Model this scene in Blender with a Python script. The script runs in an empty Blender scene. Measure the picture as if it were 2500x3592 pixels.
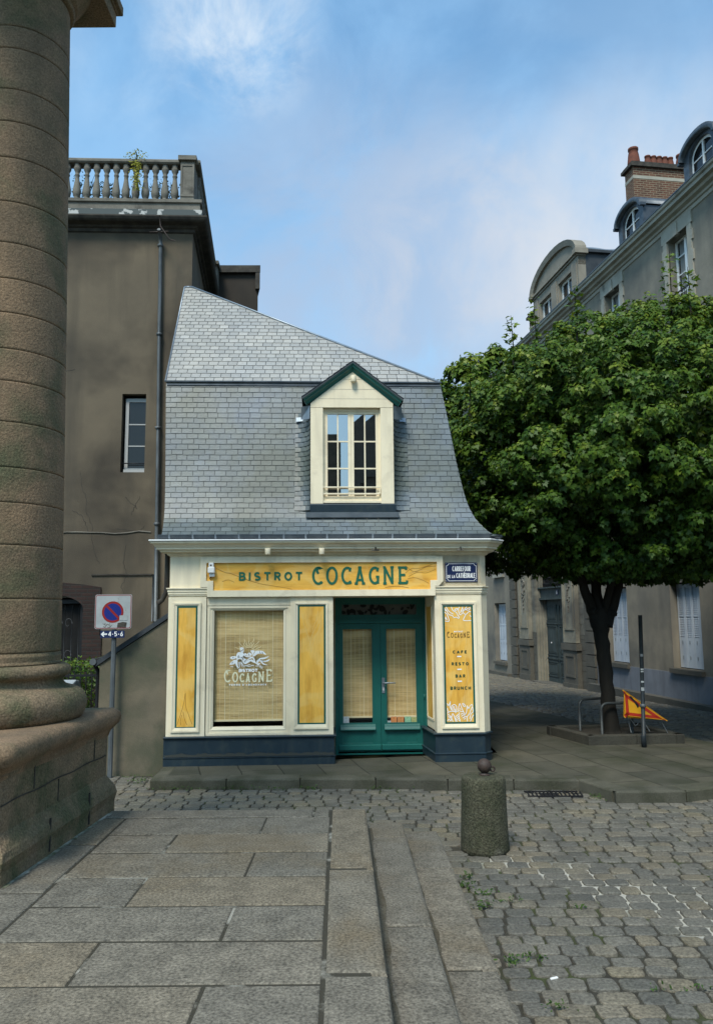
import bpy, math, random
import numpy as np
from mathutils import Vector, Matrix
R = math.radians
rnd = random.Random(7)
SC = bpy.context.scene
COL = SC.collection

# ------------------------------------------------------------------ camera
cam_d = bpy.data.cameras.new("camera"); cam = bpy.data.objects.new("camera", cam_d); COL.objects.link(cam)
CAMZ = 2.42
_F = 2750.0; _p = math.atan(354/_F); _r = 0.0078
fv = Vector((0, math.cos(_p), math.sin(_p))); r0 = Vector((1, 0, 0)); u0 = Vector((0, -math.sin(_p), math.cos(_p)))
rv = r0*math.cos(_r)-u0*math.sin(_r); uv = r0*math.sin(_r)+u0*math.cos(_r)
cam.matrix_world = Matrix(((rv.x, uv.x, -fv.x, 0), (rv.y, uv.y, -fv.y, 0), (rv.z, uv.z, -fv.z, CAMZ), (0, 0, 0, 1)))
cam_d.sensor_fit = 'VERTICAL'; cam_d.sensor_height = 24; cam_d.lens = _F/3592*24
cam_d.clip_start = 0.05; cam_d.clip_end = 2000
SC.camera = cam
SC.view_settings.view_transform = 'Standard'; SC.view_settings.look = 'None'
SC.view_settings.exposure = 0.45; SC.view_settings.gamma = 1

# ------------------------------------------------------------------ world: blue sky with thin drifting cloud
SUN_EL, SUN_AZ = 54, 200          # degrees; azimuth clockwise from +Y: behind the camera
w = bpy.data.worlds.new("World"); SC.world = w; w.use_nodes = True
nt = w.node_tree; nt.nodes.clear()
def N(t, **k):
    n = nt.nodes.new(t)
    for a, b in k.items(): setattr(n, a, b)
    return n
wo = N('ShaderNodeOutputWorld'); bg = N('ShaderNodeBackground'); sky = N('ShaderNodeTexSky', sky_type='NISHITA')
sky.sun_disc = False; sky.sun_elevation = R(SUN_EL); sky.sun_rotation = R(SUN_AZ); sky.air_density = 1.0; sky.dust_density = 1.2; sky.ozone_density = 1.5
tc = N('ShaderNodeTexCoord'); mp = N('ShaderNodeMapping'); mp.inputs['Scale'].default_value = (1.0, 1.0, 2.6); mp.inputs['Rotation'].default_value = (0.0, 0.35, 0.3)
n1 = N('ShaderNodeTexNoise'); n1.inputs['Scale'].default_value = 2.3; n1.inputs['Detail'].default_value = 7; n1.inputs['Roughness'].default_value = .55; n1.inputs['Distortion'].default_value = .5
cr = N('ShaderNodeValToRGB'); cr.color_ramp.elements[0].position = .36; cr.color_ramp.elements[1].position = .70
sep = N('ShaderNodeSeparateXYZ')
low = N('ShaderNodeMapRange'); low.inputs['From Min'].default_value = .60; low.inputs['From Max'].default_value = .10; low.inputs['To Min'].default_value = .0; low.inputs['To Max'].default_value = .62
east = N('ShaderNodeMapRange'); east.inputs['From Min'].default_value = -.1; east.inputs['From Max'].default_value = .6; east.inputs['To Min'].default_value = .0; east.inputs['To Max'].default_value = .16
ad = N('ShaderNodeMath', operation='ADD'); mul = N('ShaderNodeMath', operation='MULTIPLY'); mul.inputs[1].default_value = .15
ad2 = N('ShaderNodeMath', operation='ADD', use_clamp=True)
mx = N('ShaderNodeMix', data_type='RGBA'); mx.inputs['B'].default_value = (4.5, 5.5, 6.3, 1)
sat = N('ShaderNodeMix', data_type='RGBA', blend_type='MULTIPLY'); sat.inputs['Factor'].default_value = 1; sat.inputs['B'].default_value = (1.14, 1.82, 1.92, 1)
L = nt.links.new
L(tc.outputs['Generated'], mp.inputs['Vector']); L(mp.outputs[0], n1.inputs['Vector']); L(n1.outputs['Fac'], cr.inputs[0])
L(tc.outputs['Generated'], sep.inputs[0]); L(sep.outputs['Z'], low.inputs['Value']); L(sep.outputs['X'], east.inputs['Value'])
L(low.outputs[0], ad.inputs[0]); L(east.outputs[0], ad.inputs[1]); L(cr.outputs[0], mul.inputs[0]); L(ad.outputs[0], ad2.inputs[0]); L(mul.outputs[0], ad2.inputs[1])
L(sky.outputs[0], sat.inputs['A']); L(sat.outputs['Result'], mx.inputs['A']); L(ad2.outputs[0], mx.inputs['Factor'])
def cloud(prev, px, py, size0, size1, col, nscale, lo, hi, amt):
    d = (fv+rv*(px-1250)/_F+uv*(1796-py)/_F).normalized()
    dp_ = N('ShaderNodeVectorMath', operation='DOT_PRODUCT'); dp_.inputs[1].default_value = d; nrm_ = N('ShaderNodeVectorMath', operation='NORMALIZE'); L(tc.outputs['Generated'], nrm_.inputs[0]); L(nrm_.outputs[0], dp_.inputs[0])
    m1 = N('ShaderNodeMapRange', interpolation_type='SMOOTHSTEP'); m1.inputs['From Min'].default_value = math.cos(R(size0)); m1.inputs['From Max'].default_value = math.cos(R(size1)); L(dp_.outputs['Value'], m1.inputs['Value'])
    nn = N('ShaderNodeTexNoise'); nn.inputs['Scale'].default_value = nscale; nn.inputs['Detail'].default_value = 8; nn.inputs['Roughness'].default_value = .6; nn.inputs['Distortion'].default_value = .4; L(nrm_.outputs[0], nn.inputs['Vector'])
    m2 = N('ShaderNodeMapRange', interpolation_type='SMOOTHSTEP'); m2.inputs['From Min'].default_value = lo; m2.inputs['From Max'].default_value = hi; m2.inputs['To Max'].default_value = amt; L(nn.outputs['Fac'], m2.inputs['Value'])
    mu = N('ShaderNodeMath', operation='MULTIPLY'); L(m1.outputs[0], mu.inputs[0]); L(m2.outputs[0], mu.inputs[1])
    o_ = N('ShaderNodeMix', data_type='RGBA'); o_.inputs['B'].default_value = (*col, 1); L(prev, o_.inputs['A']); L(mu.outputs[0], o_.inputs['Factor']); return o_.outputs['Result']
skyc = mx.outputs['Result']
skyc = cloud(skyc, 1150, 450, 34, 8, (2.6,4.7,7.2), 4.5, .36, .66, .60)
skyc = cloud(skyc, 1250, 1150, 20, 5, (3.3,4.1,5.4), 5.0, .34, .62, .70)
skyc = cloud(skyc, 1750, 1000, 13, 3, (4.6,5.0,5.7), 7.5, .42, .64, .60)
skyc = cloud(skyc, 2350, 1050, 17, 3, (5.8,6.0,6.3), 2.4, .28, .62, .80)
skyc = cloud(skyc, 820, 90, 6.5, 0.5, (6.2,6.8,7.3), 7, .38, .66, .80)
skyc = cloud(skyc, 480, 60, 8, 2, (4.6,6.0,7.4), 8, .45, .7, .3)
L(skyc, bg.inputs['Color']); bg.inputs['Strength'].default_value = .10
L(bg.outputs[0], wo.inputs[0])
sd = bpy.data.lights.new("sun", 'SUN'); sun = bpy.data.objects.new("sun", sd); COL.objects.link(sun)
sd.energy = 2.6; sd.angle = R(18); sd.color = (1, .925, .82)
sdir = Vector((math.sin(R(SUN_AZ))*math.cos(R(SUN_EL)), math.cos(R(SUN_AZ))*math.cos(R(SUN_EL)), math.sin(R(SUN_EL))))
sun.rotation_euler = sdir.to_track_quat('Z', 'Y').to_euler()

# ------------------------------------------------------------------ mesh helpers
class MB:
    def __init__(s): s.v = []; s.f = []; s.sm = []; s.c = []; s.col = None
    def add(s, vs, fs, sm=False, M=None):
        b = len(s.v)
        s.v += [tuple(M @ Vector(p)) for p in vs] if M else [tuple(p) for p in vs]
        for f in fs: s.f.append(tuple(b+i for i in f)); s.sm.append(sm); s.c.append(s.col)
    def box(s, x0, x1, y0, y1, z0, z1, M=None):
        if x0 > x1: x0, x1 = x1, x0
        if y0 > y1: y0, y1 = y1, y0
        if z0 > z1: z0, z1 = z1, z0
        s.add([(x0,y0,z0),(x1,y0,z0),(x1,y1,z0),(x0,y1,z0),(x0,y0,z1),(x1,y0,z1),(x1,y1,z1),(x0,y1,z1)],
              [(0,3,2,1),(4,5,6,7),(0,1,5,4),(1,2,6,5),(2,3,7,6),(3,0,4,7)], M=M)
    def bbox(s, x0, x1, y0, y1, z0, z1, b=.01, M=None):      # box with chamfered edges
        xs = (x0, x0+b, x1-b, x1); ys = (y0, y0+b, y1-b, y1); zs = (z0, z0+b, z1-b, z1)
        pts = {}; vs = []
        def P(i, j, k):
            if (i, j, k) not in pts: pts[(i, j, k)] = len(vs); vs.append((xs[i], ys[j], zs[k]))
            return pts[(i, j, k)]
        F = []
        F += [(P(1,1,0),P(1,2,0),P(2,2,0),P(2,1,0)),(P(1,1,3),P(2,1,3),P(2,2,3),P(1,2,3)),(P(1,0,1),P(2,0,1),P(2,0,2),P(1,0,2)),
              (P(1,3,1),P(1,3,2),P(2,3,2),P(2,3,1)),(P(0,1,1),P(0,1,2),P(0,2,2),P(0,2,1)),(P(3,1,1),P(3,2,1),P(3,2,2),P(3,1,2))]
        for a, A in ((1,0),(2,3)):
            for c, C in ((1,0),(2,3)):
                F += [(P(1,a,C),P(2,a,C),P(2,A,c),P(1,A,c)),(P(a,1,C),P(a,2,C),P(A,2,c),P(A,1,c)),(P(a,C,1),P(a,C,2),P(A,c,2),P(A,c,1))]
                for e, E_ in ((1,0),(2,3)): F.append((P(A,c,e),P(a,C,e),P(a,c,E_)))
        s.add(vs, F, M=M)
    def prism(s, pts, d0, d1, ax='y', sm=False, M=None):
        """polygon (a,b) extruded; ax='y': (x,z) extruded along y; 'z': (x,y) along z; 'x': (y,z) along x"""
        n = len(pts)
        g = {'y': lambda a, b, d: (a, d, b), 'z': lambda a, b, d: (a, b, d), 'x': lambda a, b, d: (d, a, b)}[ax]
        vs = [g(a, b, d0) for a, b in pts]+[g(a, b, d1) for a, b in pts]
        s.add(vs, [tuple(range(n)), tuple(range(2*n-1, n-1, -1))], M=M)
        b = len(s.v)-2*n
        for i in range(n):
            j = (i+1) % n; s.f.append((b+i, b+n+i, b+n+j, b+j)); s.sm.append(sm); s.c.append(s.col)
    def ring(s, o, i, y0, y1):
        """rectangular ring in the xz plane, o/i = (x0,x1,z0,z1), front y0, back y1"""
        def c(r, y): return [(r[0],y,r[2]),(r[1],y,r[2]),(r[1],y,r[3]),(r[0],y,r[3])]
        vs = c(o,y0)+c(i,y0)+c(o,y1)+c(i,y1); F = []
        for k in range(4):
            j = (k+1) % 4
            F += [(k,j,4+j,4+k),(8+k,k,j,8+j)[::1],(4+k,4+j,12+j,12+k),(8+k,12+k,12+j,8+j)]
        s.add(vs, F)
    def bevelring(s, o, i, y0, y1):
        """moulding: outer edge at y0, inner edge sinks to y1 (sloped face)"""
        vs = [(o[0],y0,o[2]),(o[1],y0,o[2]),(o[1],y0,o[3]),(o[0],y0,o[3]),(i[0],y1,i[2]),(i[1],y1,i[2]),(i[1],y1,i[3]),(i[0],y1,i[3])]
        s.add(vs, [(k,(k+1)%4,4+(k+1)%4,4+k) for k in range(4)])
    def lathe(s, prof, n=32, cx=0, cy=0, a0=0, a1=2*math.pi, sm=True, caps=True, M=None):
        full = abs(a1-a0-2*math.pi) < 1e-6; m = n if full else n+1; vs = []
        for r, z in prof:
            for k in range(m):
                a = a0+(a1-a0)*k/n; vs.append((cx+r*math.cos(a), cy+r*math.sin(a), z))
        F = []
        for i in range(len(prof)-1):
            for k in range(n):
                j = (k+1) % m; F.append((i*m+k, i*m+j, (i+1)*m+j, (i+1)*m+k))
        s.add(vs, F, sm, M)
        if caps and full:
            b = len(s.v)-len(vs)
            for q, rev in ((0, True), (len(prof)-1, False)):
                if prof[q][0] > 1e-4:
                    f = tuple(b+q*m+k for k in range(m)); s.f.append(f[::-1] if rev else f); s.sm.append(False); s.c.append(s.col)
    def tube(s, pts, r, n=8, caps=True, sm=True):
        pts = [Vector(p) for p in pts]; rs = r if isinstance(r, (list, tuple)) else [r]*len(pts); vs = []
        up = None
        for i, p in enumerate(pts):
            t = (pts[min(i+1, len(pts)-1)]-pts[max(i-1, 0)]).normalized()
            if up is None:
                up = Vector((0, 0, 1)) if abs(t.z) < .9 else Vector((1, 0, 0))
            x = t.cross(up).normalized(); up = x.cross(t).normalized()
            for k in range(n):
                a = 2*math.pi*k/n; vs.append(p+x*math.cos(a)*rs[i]+up*math.sin(a)*rs[i])
        F = [(i*n+k, i*n+(k+1) % n, (i+1)*n+(k+1) % n, (i+1)*n+k) for i in range(len(pts)-1) for k in range(n)]
        s.add(vs, F, sm)
        if caps:
            b = len(s.v)-len(vs)
            s.f.append(tuple(b+k for k in range(n))); s.sm.append(False); s.c.append(s.col)
            s.f.append(tuple(b+(len(pts)-1)*n+k for k in range(n))[::-1]); s.sm.append(False); s.c.append(s.col)
    def ribbon(s, pts, wd, y, closed=False):
        """flat mitred stroke in the xz plane at depth y"""
        P = [Vector((a, b)) for a, b in pts]; n = len(P); A = []; B = []
        for i in range(n):
            if closed: d1 = (P[i]-P[i-1]).normalized(); d2 = (P[(i+1) % n]-P[i]).normalized()
            else:
                d2 = (P[min(i+1, n-1)]-P[i]); d1 = (P[i]-P[max(i-1, 0)])
                if d1.length < 1e-9: d1 = d2
                if d2.length < 1e-9: d2 = d1
                d1 = d1.normalized(); d2 = d2.normalized()
            t = (d1+d2)
            t = t.normalized() if t.length > 1e-3 else d1
            nn = Vector((-t.y, t.x)); c = max(.45, nn.dot(Vector((-d1.y, d1.x))))
            A.append(P[i]+nn*wd/2/c); B.append(P[i]-nn*wd/2/c)
        vs = [(a.x, y, a.y) for a in A]+[(b.x, y, b.y) for b in B]
        s.add(vs, [(i, n+i, n+(i+1) % n, (i+1) % n) for i in range(n if closed else n-1)])
    def build(s, name, mat, parent=None, bevel=0):
        me = bpy.data.meshes.new(name); me.from_pydata(s.v, [], s.f)
        me.polygons.foreach_set('use_smooth', s.sm)
        if any(c is not None for c in s.c):
            at = me.attributes.new('tint', 'FLOAT', 'FACE'); at.data.foreach_set('value', [0.5 if c is None else c for c in s.c])
        me.materials.append(mat); me.update(); me.validate()
        o = bpy.data.objects.new(name, me); COL.objects.link(o)
        if parent is not None: o.parent = parent
        if bevel:
            b = o.modifiers.new('b', 'BEVEL'); b.width = bevel; b.segments = 2; b.limit_method = 'ANGLE'; b.angle_limit = R(40)
        return o
def tag(o, label=None, cat=None, group=None, kind=None):
    if label: o['label'] = label
    if cat: o['category'] = cat
    if group: o['group'] = group
    if kind: o['kind'] = kind
    return o
def thing(name, label, cat, loc=(0,0,0), rz=0, group=None):
    o = bpy.data.objects.new(name, None); COL.objects.link(o); o.location = loc; o.rotation_euler = (0, 0, rz)
    o.empty_display_size = .2
    return tag(o, label, cat, group)
def copy_tree(o, parent=None):
    c = o.copy(); COL.objects.link(c)
    if parent: c.parent = parent
    for ch in [x for x in COL.objects if x.parent == o]: copy_tree(ch, c)
    return c
class Frame:
    def __init__(s, o, a): s.o = Vector(o); s.a = a
    def __call__(s, x, y, z=0):
        c, n = math.cos(s.a), math.sin(s.a); return (s.o.x+x*c-y*n, s.o.y+x*n+y*c, s.o.z+z)

# ------------------------------------------------------------------ materials
def mat(name, c1, c2=None, sc=3, detail=6, rough=.8, bump=0, bsc=40, fine=None, fsc=120, spec=.3, metal=0, mid=(.35,.65), tint=None, c3=None, sc3=1, mid3=(.55,.7), stretch=None, streak=None):
    m = bpy.data.materials.new(name); m.use_nodes = True; t = m.node_tree; n = t.nodes; l = t.links.new
    b = n['Principled BSDF']; b.inputs['Roughness'].default_value = rough; b.inputs['Metallic'].default_value = metal
    b.inputs['Specular IOR Level'].default_value = spec
    co = n.new('ShaderNodeTexCoord').outputs['Object']
    if stretch:
        mpn = n.new('ShaderNodeMapping'); mpn.inputs['Scale'].default_value = stretch; l(co, mpn.inputs[0]); co = mpn.outputs[0]
    def noise(s_, d=detail, dist=0):
        q = n.new('ShaderNodeTexNoise'); q.inputs['Scale'].default_value = s_; q.inputs['Detail'].default_value = d; q.inputs['Roughness'].default_value = .6
        q.inputs['Distortion'].default_value = dist; l(co, q.inputs['Vector']); return q.outputs['Fac']
    def mixc(f, A, B, mode='MIX'):
        q = n.new('ShaderNodeMix'); q.data_type = 'RGBA'; q.blend_type = mode
        if isinstance(f, float): q.inputs['Factor'].default_value = f
        else: l(f, q.inputs['Factor'])
        for k, X in (('A', A), ('B', B)):
            if isinstance(X, tuple): q.inputs[k].default_value = (*X[:3], 1)
            else: l(X, q.inputs[k])
        return q.outputs['Result']
    def rng(f, a, b_, to=(0, 1)):
        q = n.new('ShaderNodeMapRange'); q.inputs['From Min'].default_value = a; q.inputs['From Max'].default_value = b_
        q.inputs['To Min'].default_value = to[0]; q.inputs['To Max'].default_value = to[1]; l(f, q.inputs['Value']); return q.outputs[0]
    c = c1
    if c2: c = mixc(rng(noise(sc), *mid), c1, c2)
    if c3: c = mixc(rng(noise(sc3, 4, .3), *mid3), c, c3)
    if streak:
        mp2 = n.new('ShaderNodeMapping'); mp2.inputs['Scale'].default_value = (streak[0], streak[0], streak[1]); l(co, mp2.inputs[0])
        q = n.new('ShaderNodeTexNoise'); q.inputs['Scale'].default_value = 1; q.inputs['Detail'].default_value = 5; l(mp2.outputs[0], q.inputs['Vector'])
        c = mixc(rng(q.outputs['Fac'], .5, .72, (0, streak[3] if len(streak) > 3 else .6)), c, streak[2])
    if fine: 
        fo = rng(noise(fsc, 3), .3, .7, (1-fine, 1+fine))
        q = n.new('ShaderNodeVectorMath'); q.operation = 'SCALE'
        if isinstance(c, tuple): q.inputs[0].default_value = c[:3]
        else: l(c, q.inputs[0])
        l(fo, q.inputs['Scale']); c = q.outputs[0]
    if tint:
        a = n.new('ShaderNodeAttribute'); a.attribute_name = 'tint'
        rp = n.new('ShaderNodeValToRGB'); e = rp.color_ramp.elements
        e[0].position = 0; e[0].color = (*tint[0], 1); e[1].position = 1; e[1].color = (*tint[-1], 1)
        for k, tcx in enumerate(tint[1:-1]):
            ne = e.new((k+1)/(len(tint)-1)); ne.color = (*tcx, 1)
        l(a.outputs['Fac'], rp.inputs[0]); c = mixc(1.0, c, rp.outputs[0], 'MULTIPLY')
    if isinstance(c, tuple): b.inputs['Base Color'].default_value = (*c[:3], 1)
    else: l(c, b.inputs['Base Color'])
    if bump:
        bp = n.new('ShaderNodeBump'); bp.inputs['Strength'].default_value = bump; bp.inputs['Distance'].default_value = .02
        l(noise(bsc, 5), bp.inputs['Height']); l(bp.outputs[0], b.inputs['Normal'])
    m['_c'] = 1
    return m
def glassmat(name, tintc, trans, gl=.12, rough=.01):
    m = bpy.data.materials.new(name); m.use_nodes = True; t = m.node_tree; n = t.nodes; n.clear(); l = t.links.new
    o = n.new('ShaderNodeOutputMaterial'); g = n.new('ShaderNodeBsdfGlossy'); g.inputs['Roughness'].default_value = rough
    if trans: d = n.new('ShaderNodeBsdfTransparent')
    else: d = n.new('ShaderNodeBsdfDiffuse')
    d.inputs['Color'].default_value = (*tintc, 1)
    nz = n.new('ShaderNodeTexNoise'); nz.inputs['Scale'].default_value = 2.2; bp = n.new('ShaderNodeBump'); bp.inputs['Strength'].default_value = .03; l(nz.outputs['Fac'], bp.inputs['Height']); l(bp.outputs[0], g.inputs['Normal'])
    lw = n.new('ShaderNodeLayerWeight'); lw.inputs['Blend'].default_value = .5; pw = n.new('ShaderNodeMath'); pw.operation = 'POWER'; pw.inputs[1].default_value = 4; l(lw.outputs['Facing'], pw.inputs[0])
    mr = n.new('ShaderNodeMapRange'); mr.inputs['To Min'].default_value = gl; mr.inputs['To Max'].default_value = 1; l(pw.outputs[0], mr.inputs['Value'])
    x = n.new('ShaderNodeMixShader'); l(mr.outputs[0], x.inputs[0]); l(d.outputs[0], x.inputs[1]); l(g.outputs[0], x.inputs[2]); l(x.outputs[0], o.inputs[0])
    return m

M_cream = mat('cream_paint', (.82,.725,.53), (.77,.675,.485), sc=2, rough=.55, bump=.12, bsc=45, streak=(6,.8,(.56,.49,.36),.5), c3=(.62,.54,.39), sc3=2.2, mid3=(.56,.74))
M_navy = mat('navy_paint', (.012,.026,.038), (.018,.034,.046), sc=4, rough=.45, c3=(.030,.045,.050), sc3=5, spec=.4, streak=(9,1,(.05,.065,.06),.3))
M_green = mat('green_paint', (.008,.098,.086), (.012,.118,.100), sc=3, rough=.4, spec=.4, fine=.06, fsc=60)
M_dgreen = mat('green_line_paint', (.006,.085,.065), rough=.45)
M_letter = mat('lettering_paint', (.015,.125,.075), rough=.5)
M_dark = mat('dark_gap', (.012,.012,.012), rough=.9)
M_white = mat('white_paint', (.78,.78,.76), rough=.45)
M_whitev = mat('white_vinyl', (.86,.87,.86), rough=.5)
M_vgold = mat('gold_vinyl', (.92,.80,.48), rough=.5)
M_vcream = mat('cream_vinyl', (.82,.79,.55), rough=.5)
M_zinc = mat('zinc', (.20,.24,.28), (.30,.34,.38), sc=3, rough=.4, metal=.5, spec=.4)
M_dzinc = mat('dark_zinc', (.045,.058,.072), (.09,.105,.12), sc=4, rough=.4, metal=.3)
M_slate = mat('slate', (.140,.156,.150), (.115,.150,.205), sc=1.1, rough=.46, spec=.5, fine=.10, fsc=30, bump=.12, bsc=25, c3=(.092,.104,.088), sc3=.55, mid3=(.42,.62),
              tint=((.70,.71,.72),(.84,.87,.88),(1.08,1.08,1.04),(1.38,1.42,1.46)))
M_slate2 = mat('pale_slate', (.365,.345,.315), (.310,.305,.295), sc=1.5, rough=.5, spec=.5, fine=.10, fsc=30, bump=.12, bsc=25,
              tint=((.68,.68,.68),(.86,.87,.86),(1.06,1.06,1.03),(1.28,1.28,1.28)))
M_dslate = mat('dark_slate', (.05,.06,.07), (.08,.09,.10), sc=3, rough=.5, tint=((.6,.6,.6),(1.3,1.3,1.3)))
M_render = mat('brown_render', (.152,.122,.084), (.118,.096,.068), sc=.8, rough=.95, fine=.10, fsc=70, bump=.25, bsc=60, c3=(.060,.050,.038), sc3=.42, mid3=(.44,.66), streak=(2.2,.22,(.060,.052,.041),.6))
M_shed = mat('stained_render', (.165,.138,.095), (.110,.096,.068), sc=1.4, rough=.95, fine=.08, fsc=60, bump=.2, bsc=40, c3=(.080,.082,.054), sc3=1.6, mid3=(.42,.66))
M_weather = mat('weathered_stone', (.20,.185,.155), (.13,.12,.10), sc=3, rough=.9, fine=.12, fsc=60, bump=.3, bsc=30, c3=(.07,.065,.055), sc3=2.5)
M_black = mat('sooty_stone', (.035,.031,.027), (.07,.062,.05), sc=5, rough=.9, bump=.4, bsc=20)
M_flash = mat('peeling_flashing', (.06,.075,.075), (.42,.42,.40), sc=4, rough=.7, mid=(.57,.60))
M_granite = mat('brown_granite', (.285,.185,.108), (.200,.137,.085), sc=2.2, rough=.92, fine=.36, fsc=62, bump=.6, bsc=40, streak=(2.5,.35,(.085,.075,.045),.5), c3=(.105,.105,.055), sc3=1.5, mid3=(.46,.68))
M_granite2 = mat('mossy_granite', (.250,.175,.105), (.175,.132,.084), sc=2.6, rough=.93, fine=.42, fsc=55, bump=.8, bsc=34, c3=(.085,.090,.045), sc3=2.0, mid3=(.44,.66))
M_slab = mat('granite_slab', (.186,.165,.130), (.128,.114,.090), sc=5, rough=.72, fine=.55, fsc=52, bump=.35, bsc=55, spec=.3, c3=(.142,.115,.078), sc3=.95, mid3=(.54,.72),
             tint=((.90,.91,.91),(.97,.97,.96),(1.03,1.01,.97),(1.10,1.02,.90)))
M_joint = mat('joint_mortar', (.045,.040,.028), (.30,.28,.23), sc=2.6, rough=.95, bump=.4, bsc=50, mid=(.56,.66))
M_bollard = mat('bollard_granite', (.080,.075,.048), (.048,.050,.028), sc=6, rough=.92, fine=.6, fsc=55, bump=1.0, bsc=40, c3=(.17,.155,.12), sc3=1.6, mid3=(.57,.74))
M_rust = mat('rusty_iron', (.035,.024,.020), (.060,.038,.028), sc=20, rough=.6, bump=.3, bsc=60, spec=.4)
M_grey = mat('galvanised_steel', (.12,.13,.135), (.085,.095,.10), sc=4, rough=.5, metal=.3, streak=(20,2,(.25,.27,.28),.5))
M_facade = mat('grey_render', (.270,.242,.190), (.205,.185,.146), sc=1.2, rough=.95, fine=.10, fsc=40, bump=.2, bsc=30, c3=(.130,.126,.112), sc3=.5, mid3=(.45,.7), streak=(1.6,.2,(.11,.107,.095),.5))
M_ashlar = mat('pale_ashlar', (.27,.25,.195), (.21,.195,.15), sc=2.0, rough=.9, fine=.08, fsc=40, bump=.2, bsc=30, c3=(.11,.105,.09), sc3=.7, mid3=(.48,.66))
M_dashlar = mat('dirty_ashlar', (.115,.108,.088), (.085,.080,.068), sc=2.0, rough=.9, fine=.1, fsc=40, bump=.25, bsc=30)
M_stonelt = mat('cornice_stone', (.38,.36,.30), (.30,.28,.23), sc=2, rough=.9, fine=.06, fsc=40, c3=(.15,.145,.12), sc3=1.2)
M_plinthpaint = mat('pale_blue_plinth', (.205,.225,.26), (.165,.182,.21), sc=1.5, rough=.85, streak=(4,.8,(.12,.13,.15),.5))
M_shutter = mat('white_shutter', (.52,.57,.62), (.42,.47,.53), sc=2, rough=.6, streak=(8,.7,(.28,.34,.44),.6))
M_tealwood = mat('old_teal_door', (.030,.042,.042), (.045,.060,.060), sc=3, rough=.6, streak=(10,1,(.09,.11,.11),.5))
M_iron = mat('black_iron', (.012,.012,.014), rough=.5)
M_brick = bpy.data.materials.new('brick'); 
def brickmat(name, a, b_, mo, scale, bw=.22, rh=.065, ms=.012, bump=.5, rot=None, yz=True):
    m = bpy.data.materials.new(name); m.use_nodes = True; t = m.node_tree; n = t.nodes; l = t.links.new
    b = n['Principled BSDF']; b.inputs['Roughness'].default_value = .9
    tcx = n.new('ShaderNodeTexCoord'); sp = n.new('ShaderNodeSeparateXYZ'); cb = n.new('ShaderNodeCombineXYZ'); ax = n.new('ShaderNodeMath'); ax.operation = 'ADD'
    l(tcx.outputs['Object'], sp.inputs[0]); l(sp.outputs['X'], ax.inputs[0]); l(sp.outputs['Y'], ax.inputs[1])
    l(ax.outputs[0], cb.inputs['X']); l(sp.outputs['Z'], cb.inputs['Y'])
    br = n.new('ShaderNodeTexBrick'); br.inputs['Scale'].default_value = scale; br.inputs['Brick Width'].default_value = bw; br.inputs['Row Height'].default_value = rh; br.inputs['Mortar Size'].default_value = ms
    br.inputs['Color1'].default_value = (*a, 1); br.inputs['Color2'].default_value = (*b_, 1); br.inputs['Mortar'].default_value = (*mo, 1); br.inputs['Bias'].default_value = 0
    l(cb.outputs[0], br.inputs['Vector'])
    nz = n.new('ShaderNodeTexNoise'); nz.inputs['Scale'].default_value = 3; nz.inputs['Detail'].default_value = 6; l(tcx.outputs['Object'], nz.inputs[0])
    mr = n.new('ShaderNodeMapRange'); mr.inputs['To Min'].default_value = .6; mr.inputs['To Max'].default_value = 1.4; l(nz.outputs['Fac'], mr.inputs[0])
    vm = n.new('ShaderNodeVectorMath'); vm.operation = 'SCALE'; l(br.outputs['Color'], vm.inputs[0]); l(mr.outputs[0], vm.inputs['Scale']); l(vm.outputs[0], b.inputs['Base Color'])
    bp = n.new('ShaderNodeBump'); bp.inputs['Strength'].default_value = bump; bp.inputs['Distance'].default_value = .01; bp.invert = True; l(br.outputs['Fac'], bp.inputs['Height']); l(bp.outputs[0], b.inputs['Normal'])
    return m
bpy.data.materials.remove(M_brick)
M_brick = brickmat('red_brick', (.125,.048,.026), (.075,.030,.018), (.20,.155,.10), 1, bw=.26, rh=.085, ms=.014)
M_dbrick = brickmat('sooty_brick', (.034,.015,.011), (.020,.010,.008), (.022,.018,.015), 1, bw=.24, rh=.08, ms=.012)
M_terra = mat('terracotta', (.16,.052,.030), (.11,.038,.024), sc=6, rough=.8)
M_dglass = glassmat('window_glass', (.014,.015,.016), False, .045)
M_glass = glassmat('shop_glass', (.97,.97,.96), True, .045)
M_dormglass = glassmat('old_window_glass', (.012,.012,.012), False, .55)
M_bark = mat('bark', (.020,.017,.013), (.011,.010,.008), sc=6, rough=.95, bump=.9, bsc=14, stretch=(1,1,.25))
M_soil = mat('soil', (.045,.038,.028), (.03,.027,.02), sc=8, rough=1, bump=1, bsc=30)
M_blue = mat('sign_navy', (.012,.022,.075), rough=.3, spec=.5)
M_sblue = mat('sign_blue', (.010,.022,.17), rough=.4)
M_sred = mat('sign_red', (.24,.018,.015), rough=.4)
M_swhite = mat('sign_white', (.36,.38,.38), (.30,.32,.32), sc=6, rough=.4, c3=(.22,.22,.20), sc3=9, mid3=(.66,.74))
M_yellow = mat('sign_yellow', (.75,.36,.015), (.66,.31,.015), sc=5, rough=.45)
M_orange = mat('sign_orange', (.75,.20,.015), rough=.45)
M_moss = mat('moss', (.045,.055,.020), (.08,.085,.035), sc=9, rough=1, bump=.8, bsc=60)

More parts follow.
